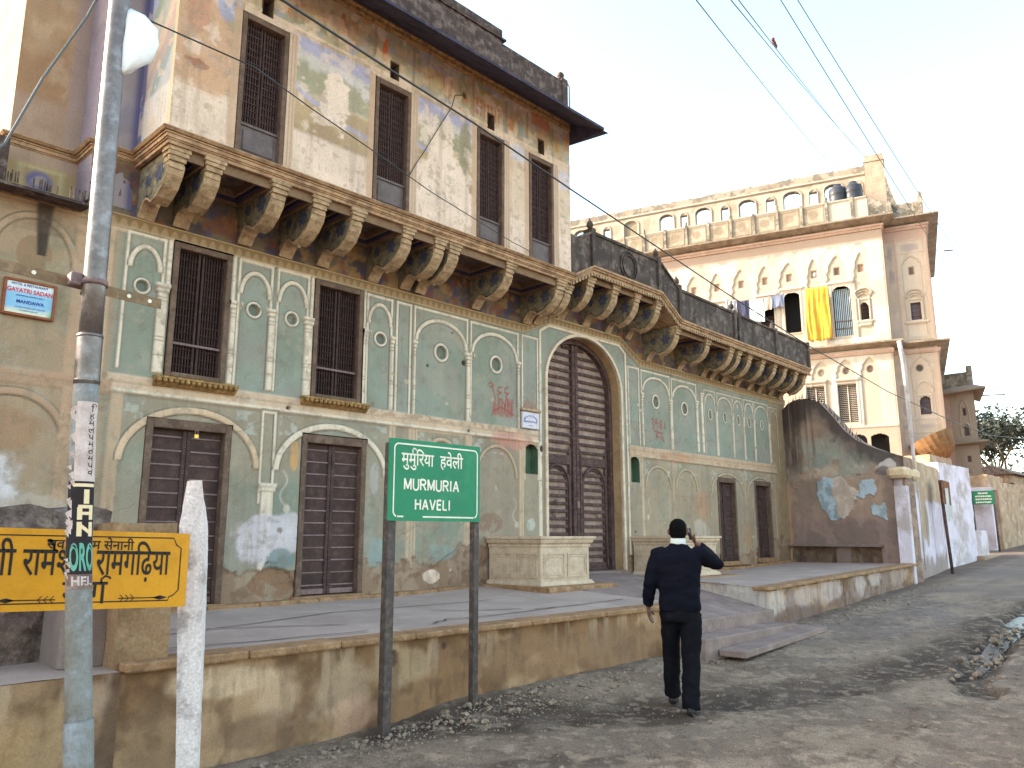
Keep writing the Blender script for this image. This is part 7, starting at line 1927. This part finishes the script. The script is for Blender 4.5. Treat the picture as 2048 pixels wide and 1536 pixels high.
# ------------------------------------------------------------------ wires
M_wire = material('black_cable', (.03, .028, .028), grain=0, bump=0, rough=.5)
M_wire2 = material('grey_wire', (.12, .12, .12), grain=0, bump=0, rough=.5)
def wire(name, label, pts, r, sag=0, m_=None, cat='cable', group=None):
    P = [Vector(p) for p in pts]; out = []
    for a, b_ in zip(P[:-1], P[1:]):
        for k in range(10):
            t = k / 10; p = a.lerp(b_, t); p.z -= sag * 4 * t * (1 - t); out.append(p)
    out.append(P[-1])
    o = MB().tube(out, r, 6).build(name, m_ or M_wire, loc=P[0]); return tag(o, label, cat, group)
wire('cable', 'thick black cable sweeping from top left past the upper windows to far right', [(1.1, 4.6, 5.1), (2.68, 5.0, 5.54), (4.16, 5.6, 5.89), (5.64, 6.0, 6.08), (7.88, 6.4, 6.12), (10.98, 6.8, 6.07), (12.8, 6.9, 5.92), (16.41, 7.0, 5.59), (21.87, 7.2, 5.28), (27, 7.0, 4.95), (34, 7.67, 5.24), (45, 8.74, 6.14)], .011)
wire('cable', 'thin dark wire crossing the upper murals from the pole to the balcony corner', [(1.44, 4.7, 4.5), (1.54, 4.3 + .5, 4.75), (2.5, 5.0, 4.89), (3.33, 5.6, 5.15), (4.42, 6.2, 5.37), (5.69, 6.8, 5.53), (6.87, 7.3, 5.69), (7.9, 7.6, 5.73), (8.44, 7.72, 5.75)], .006)
wire('cable', 'short loose wire hanging from a hole in the mural wall', [(7.08, 7.72, 7.76), (6.85, 7.70, 7.65), (6.8, 7.71, 7.45), (6.6, 7.72, 7.1), (6.34, 7.72, 6.63), (6.18, 7.72, 6.36), (6.1, 7.73, 6.2)], .006)
for k, (a, b_, lab) in enumerate((((4.38, 2.5, 5.24), (30, 11.06, 15.77), 'leftmost thin overhead wire in the sky above the sunlit mansion'), ((4.89, 2.5, 5.51), (31, 10.0, 16.04), 'thin overhead wire second from left, running close to the kinked wire'), ((5.01, 2.5, 5.58), (31, 10.18, 16.25), 'darker overhead wire with a scrap of cloth caught on it'), ((5.78, 2.5, 6.0), (26, 4.88, 5.79), 'overhead wire passing just right of the mansion pier down to far right'), ((6.12, 2.5, 6.19), (24, 4.42, 6.25), 'rightmost thin overhead wire descending across the open sky'))):
    A2, B2 = Vector(a), Vector(b_); A2 = A2 + (A2 - B2) * .05
    wire('overhead_wire', lab, [A2, B2], .005 if k < 3 else .0045, .12, M_wire2, 'wire', 'overhead wires across the sky')
A2, B2 = Vector((5.01, 2.5, 5.58)), Vector((31, 10.18, 16.25)); t_ = .075
sc_ = A2.lerp(B2, t_); q = MB()
for i in range(5): q.blob((sc_.x + .05 * i, sc_.y + .015 * i, sc_.z + .012 * i + .01), .022, i, 1, .8)
tag(q.build('cloth_scrap', material('brown_scrap', C(110, 70, 66), grain=.2), loc=sc_), 'small reddish brown scrap of cloth caught on an overhead wire', 'cloth')
# service wire beside the pole, knotted, coming down to the left
wire('cable', 'knotted grey service wire running down the beige wall left of the pole', [(2.72, 8.3, 8.6), (2.5, 8.4, 7.6), (2.3, 8.4, 6.9), (1.95, 8.35, 6.0), (1.7, 8.3, 5.2), (1.5, 8.25, 4.9)], .014, .0, M_wire2)

# ------------------------------------------------------------------ rubbish, stones, weeds along the wall
def gz_(x, y): return float(gh(x, y)) + .005
tag(MB().blob((0, 0, .05), .12, 3, 3, .8, 1.25, .9, .62).build('plastic_bag', material('grey_polythene', C(150, 152, 156), C(110, 110, 114), scale=10, grain=.1, bump=.3, rough=.4), loc=(3.95, 5.24, gz_(3.95, 5.24) - .02)), 'crumpled grey polythene bag lying at the foot of the left green-sign post', 'bag')
tag(MB().blob((0, 0, .07), .13, 8, 3, .6, 1.2, 1, .8).build('broken_stone', material('ochre_stone', C(160, 128, 96), C(110, 86, 64), C(176, 156, 130), scale=8, grain=.25, bump=.5), loc=(5.78, 5.12, gz_(5.78, 5.12))), 'ochre broken stone on the road edge between the sign and walking man', 'stone')
tag(MB().blob((0, 0, .04), .09, 18, 2, .5, 1.2, .8, .9).build('broken_stone', M_rubble, loc=(8.0, 5.35, gz_(8.0, 5.35))), 'small grey stone on the bank close behind the walking man', 'stone')
random.seed(41)
paper = material('scrap_paper', C(186, 180, 172), C(150, 146, 140), grain=.1, bump=.2); teal_p = material('teal_polythene', C(92, 136, 128), C(70, 100, 96), grain=.15, bump=.2, rough=.5); blue_p = material('blue_polythene', C(66, 72, 92), C(44, 48, 60), grain=.15, bump=.2, rough=.5)
def scrap(x, y, s_, m_, seed):
    rs = random.Random(seed); n = 5; vs = []
    for j in range(n):
        for i in range(n): vs.append((s_ * (i / (n - 1) - .5) + rs.uniform(-.1, .1) * s_, s_ * .7 * (j / (n - 1) - .5) + rs.uniform(-.1, .1) * s_, .012 + rs.random() * .22 * s_))
    o = MB().add(vs, [(j * n + i, j * n + i + 1, (j + 1) * n + i + 1, (j + 1) * n + i) for j in range(n - 1) for i in range(n - 1)]).build('litter', m_, loc=(x, y, gz_(x, y)))
    return o
for i, (x, y, s_, m_, lab) in enumerate(((3.26, 5.16, .22, teal_p, 'flattened greenish plastic scrap in the lower left dirt'), (5.33, 5.36, .2, teal_p, 'teal plastic scrap right beside the right green-sign post'), (4.95, 5.42, .14, teal_p, 'small teal scrap between the two green-sign posts'), (5.38, 4.2, .2, blue_p, 'dark blue plastic scrap on the road left of the walking man'),
    (4.67, 4.94, .09, paper, 'white paper scrap just below the right green-sign post'), (8.44, 4.8, .09, paper, 'white paper scrap right of the walking man near the loose slab'), (8.94, 3.09, .12, teal_p, 'greenish plastic scrap on the damp strip near the drain'), (7.65, 3.37, .09, paper, 'white scrap on the damp strip right of the walking man'), (7.16, 1.87, .1, blue_p, 'dark scrap near the lower right corner of the road'))):
    tag(scrap(x, y, s_, m_, i), lab, 'litter', 'litter scattered on the dirt road')
for i, (x, y) in enumerate(((3.42, 5.2), (3.08, 5.1), (4.2, 5.05), (4.45, 5.3), (4.6, 5.45), (5.74, 4.75), (6.0, 4.8), (6.27, 4.65), (6.1, 4.45), (5.5, 4.7), (3.3, 4.9), (4.8, 5.2), (3.7, 5.3), (4.0, 4.9), (4.3, 5.35), (5.1, 5.25), (5.6, 5.35), (6.6, 4.95), (7.0, 5.1), (9.3, 4.7), (10.6, 4.8), (11.4, 4.9), (11.9, 5.1), (14.2, 5.45), (17.0, 5.5), (9.2, 2.5), (9.6, 2.35), (10.4, 2.95), (12.9, 5.5), (13.6, 5.45), (15.3, 5.5), (16.4, 5.5), (12.2, 5.35))):
    tag(scrap(x, y, random.uniform(.03, .06), paper if i % 3 else teal_p, 50 + i), 'tiny pale scrap of litter in the dirt along the platform foot', 'litter', 'litter scattered on the dirt road')
gv = MB(); random.seed(51)
for i in range(6500):
    u_ = random.random()
    if u_ < .25: x = random.uniform(2.4, 9); y = 5.45 - abs(random.gauss(0, .35))
    elif u_ < .4: x = random.uniform(11, 18); y = 5.5 - abs(random.gauss(0, .3))
    else: x = random.uniform(3, 13); y = random.uniform(1.5, 5.4)
    r = random.uniform(.004, .013) * (1 if u_ < .4 else .75) * (1.4 if random.random() < .08 else 1)
    z = float(gh(x, y)) + r * .2
    gv.add([(x + r * random.uniform(.7, 1.3), y, z), (x, y + r * random.uniform(.7, 1.3), z), (x - r, y, z), (x, y - r, z), (x, y, z + r * random.uniform(.6, 1.2)), (x, y, z - r)], [(0, 1, 4), (1, 2, 4), (2, 3, 4), (3, 0, 4)])
for i in range(420):
    u_ = random.random()
    x = random.uniform(2.6, 9) if u_ < .6 else random.uniform(11, 18); y = 5.45 - abs(random.gauss(0, .22)) if u_ < .85 else random.uniform(1.8, 5)
    if u_ > .85: x = random.uniform(4, 10)
    r = random.uniform(.012, .032) * (.7 if u_ > .85 else 1)
    gv.blob((x, y, float(gh(x, y)) + r * .3), r, i, 1, .7, random.uniform(.8, 1.4), random.uniform(.7, 1.2), .7)
for i in range(80):
    x = random.uniform(9.2, 13.5); y = 2.45 + .16 * (x - 9.2) ** .7 + random.choice((-1, 1)) * abs(random.gauss(.16, .12))
    r = random.uniform(.015, .05); gv.blob((x, y, float(gh(x, y)) - .03 + r * .3), r, i + 900, 1, .8, random.uniform(.8, 1.4), random.uniform(.7, 1.2), .7)
kind(gv.build('gravel', material('gravel_stone', C(146, 130, 110, .9), C(112, 99, 84, .9), C(164, 150, 132, .9), scale=14, amt=.9, grain=.3, bump=.2)), 'stuff')
M_weed = material('weed_leaf', (.07, .09, .035), (.04, .05, .02), scale=8, grain=.2, bump=0)
for i, (x, y, s_, lab) in enumerate(((3.85, 5.42, .14, 'small green weed at the wall foot left of the green-sign post'), (4.42, 5.46, .16, 'dusty green weed at the wall foot between the green-sign posts'), (6.3, 5.2, .16, 'low green weed patch on the bank left of the walking man'), (7.4, 5.25, .14, 'sparse weed on the bank close to the walking man'), (2.5, 4.95, .10, 'weed growing at the base of the whitewashed sign post'))):
    q = MB(); rs = random.Random(i)
    for k in range(60):
        a = rs.uniform(0, 6.28); L_ = s_ * rs.uniform(.3, 1); p0 = Vector((rs.gauss(0, s_ * .5), rs.gauss(0, s_ * .25), 0)); d = Vector((math.cos(a) * .6, math.sin(a) * .6, 1)).normalized() * L_ * .8
        sd_ = Vector((-math.sin(a), math.cos(a), 0)) * L_ * .12
        q.add([p0, p0 + d * .5 + sd_, p0 + d, p0 + d * .5 - sd_], [(0, 1, 2, 3)])
    tag(q.build('weed', M_weed, loc=(x, y, gz_(x, y))), lab, 'weed', 'weeds along the foot of the platform')
sp_ = MB().prism([(-.07, 0), (.06, 0), (.05, .42), (.02, .5), (-.03, .5), (-.06, .42)], 0, 0, .12)
sp_ = MB(); sp_.loft([[(x, y, z) for x, y in ((-.06 * k, -.05 * k), (.06 * k, -.05 * k), (.06 * k, .05 * k), (-.06 * k, .05 * k))] for z, k in ((0, 1.05), (.3, 1), (.44, .9), (.49, .6))], False)
tag(sp_.build('stone_post', M_wpost, loc=(9.80, 2.19, gz_(9.8, 2.19) - .03)), 'stubby pale stone post by the drain at the right edge', 'post')
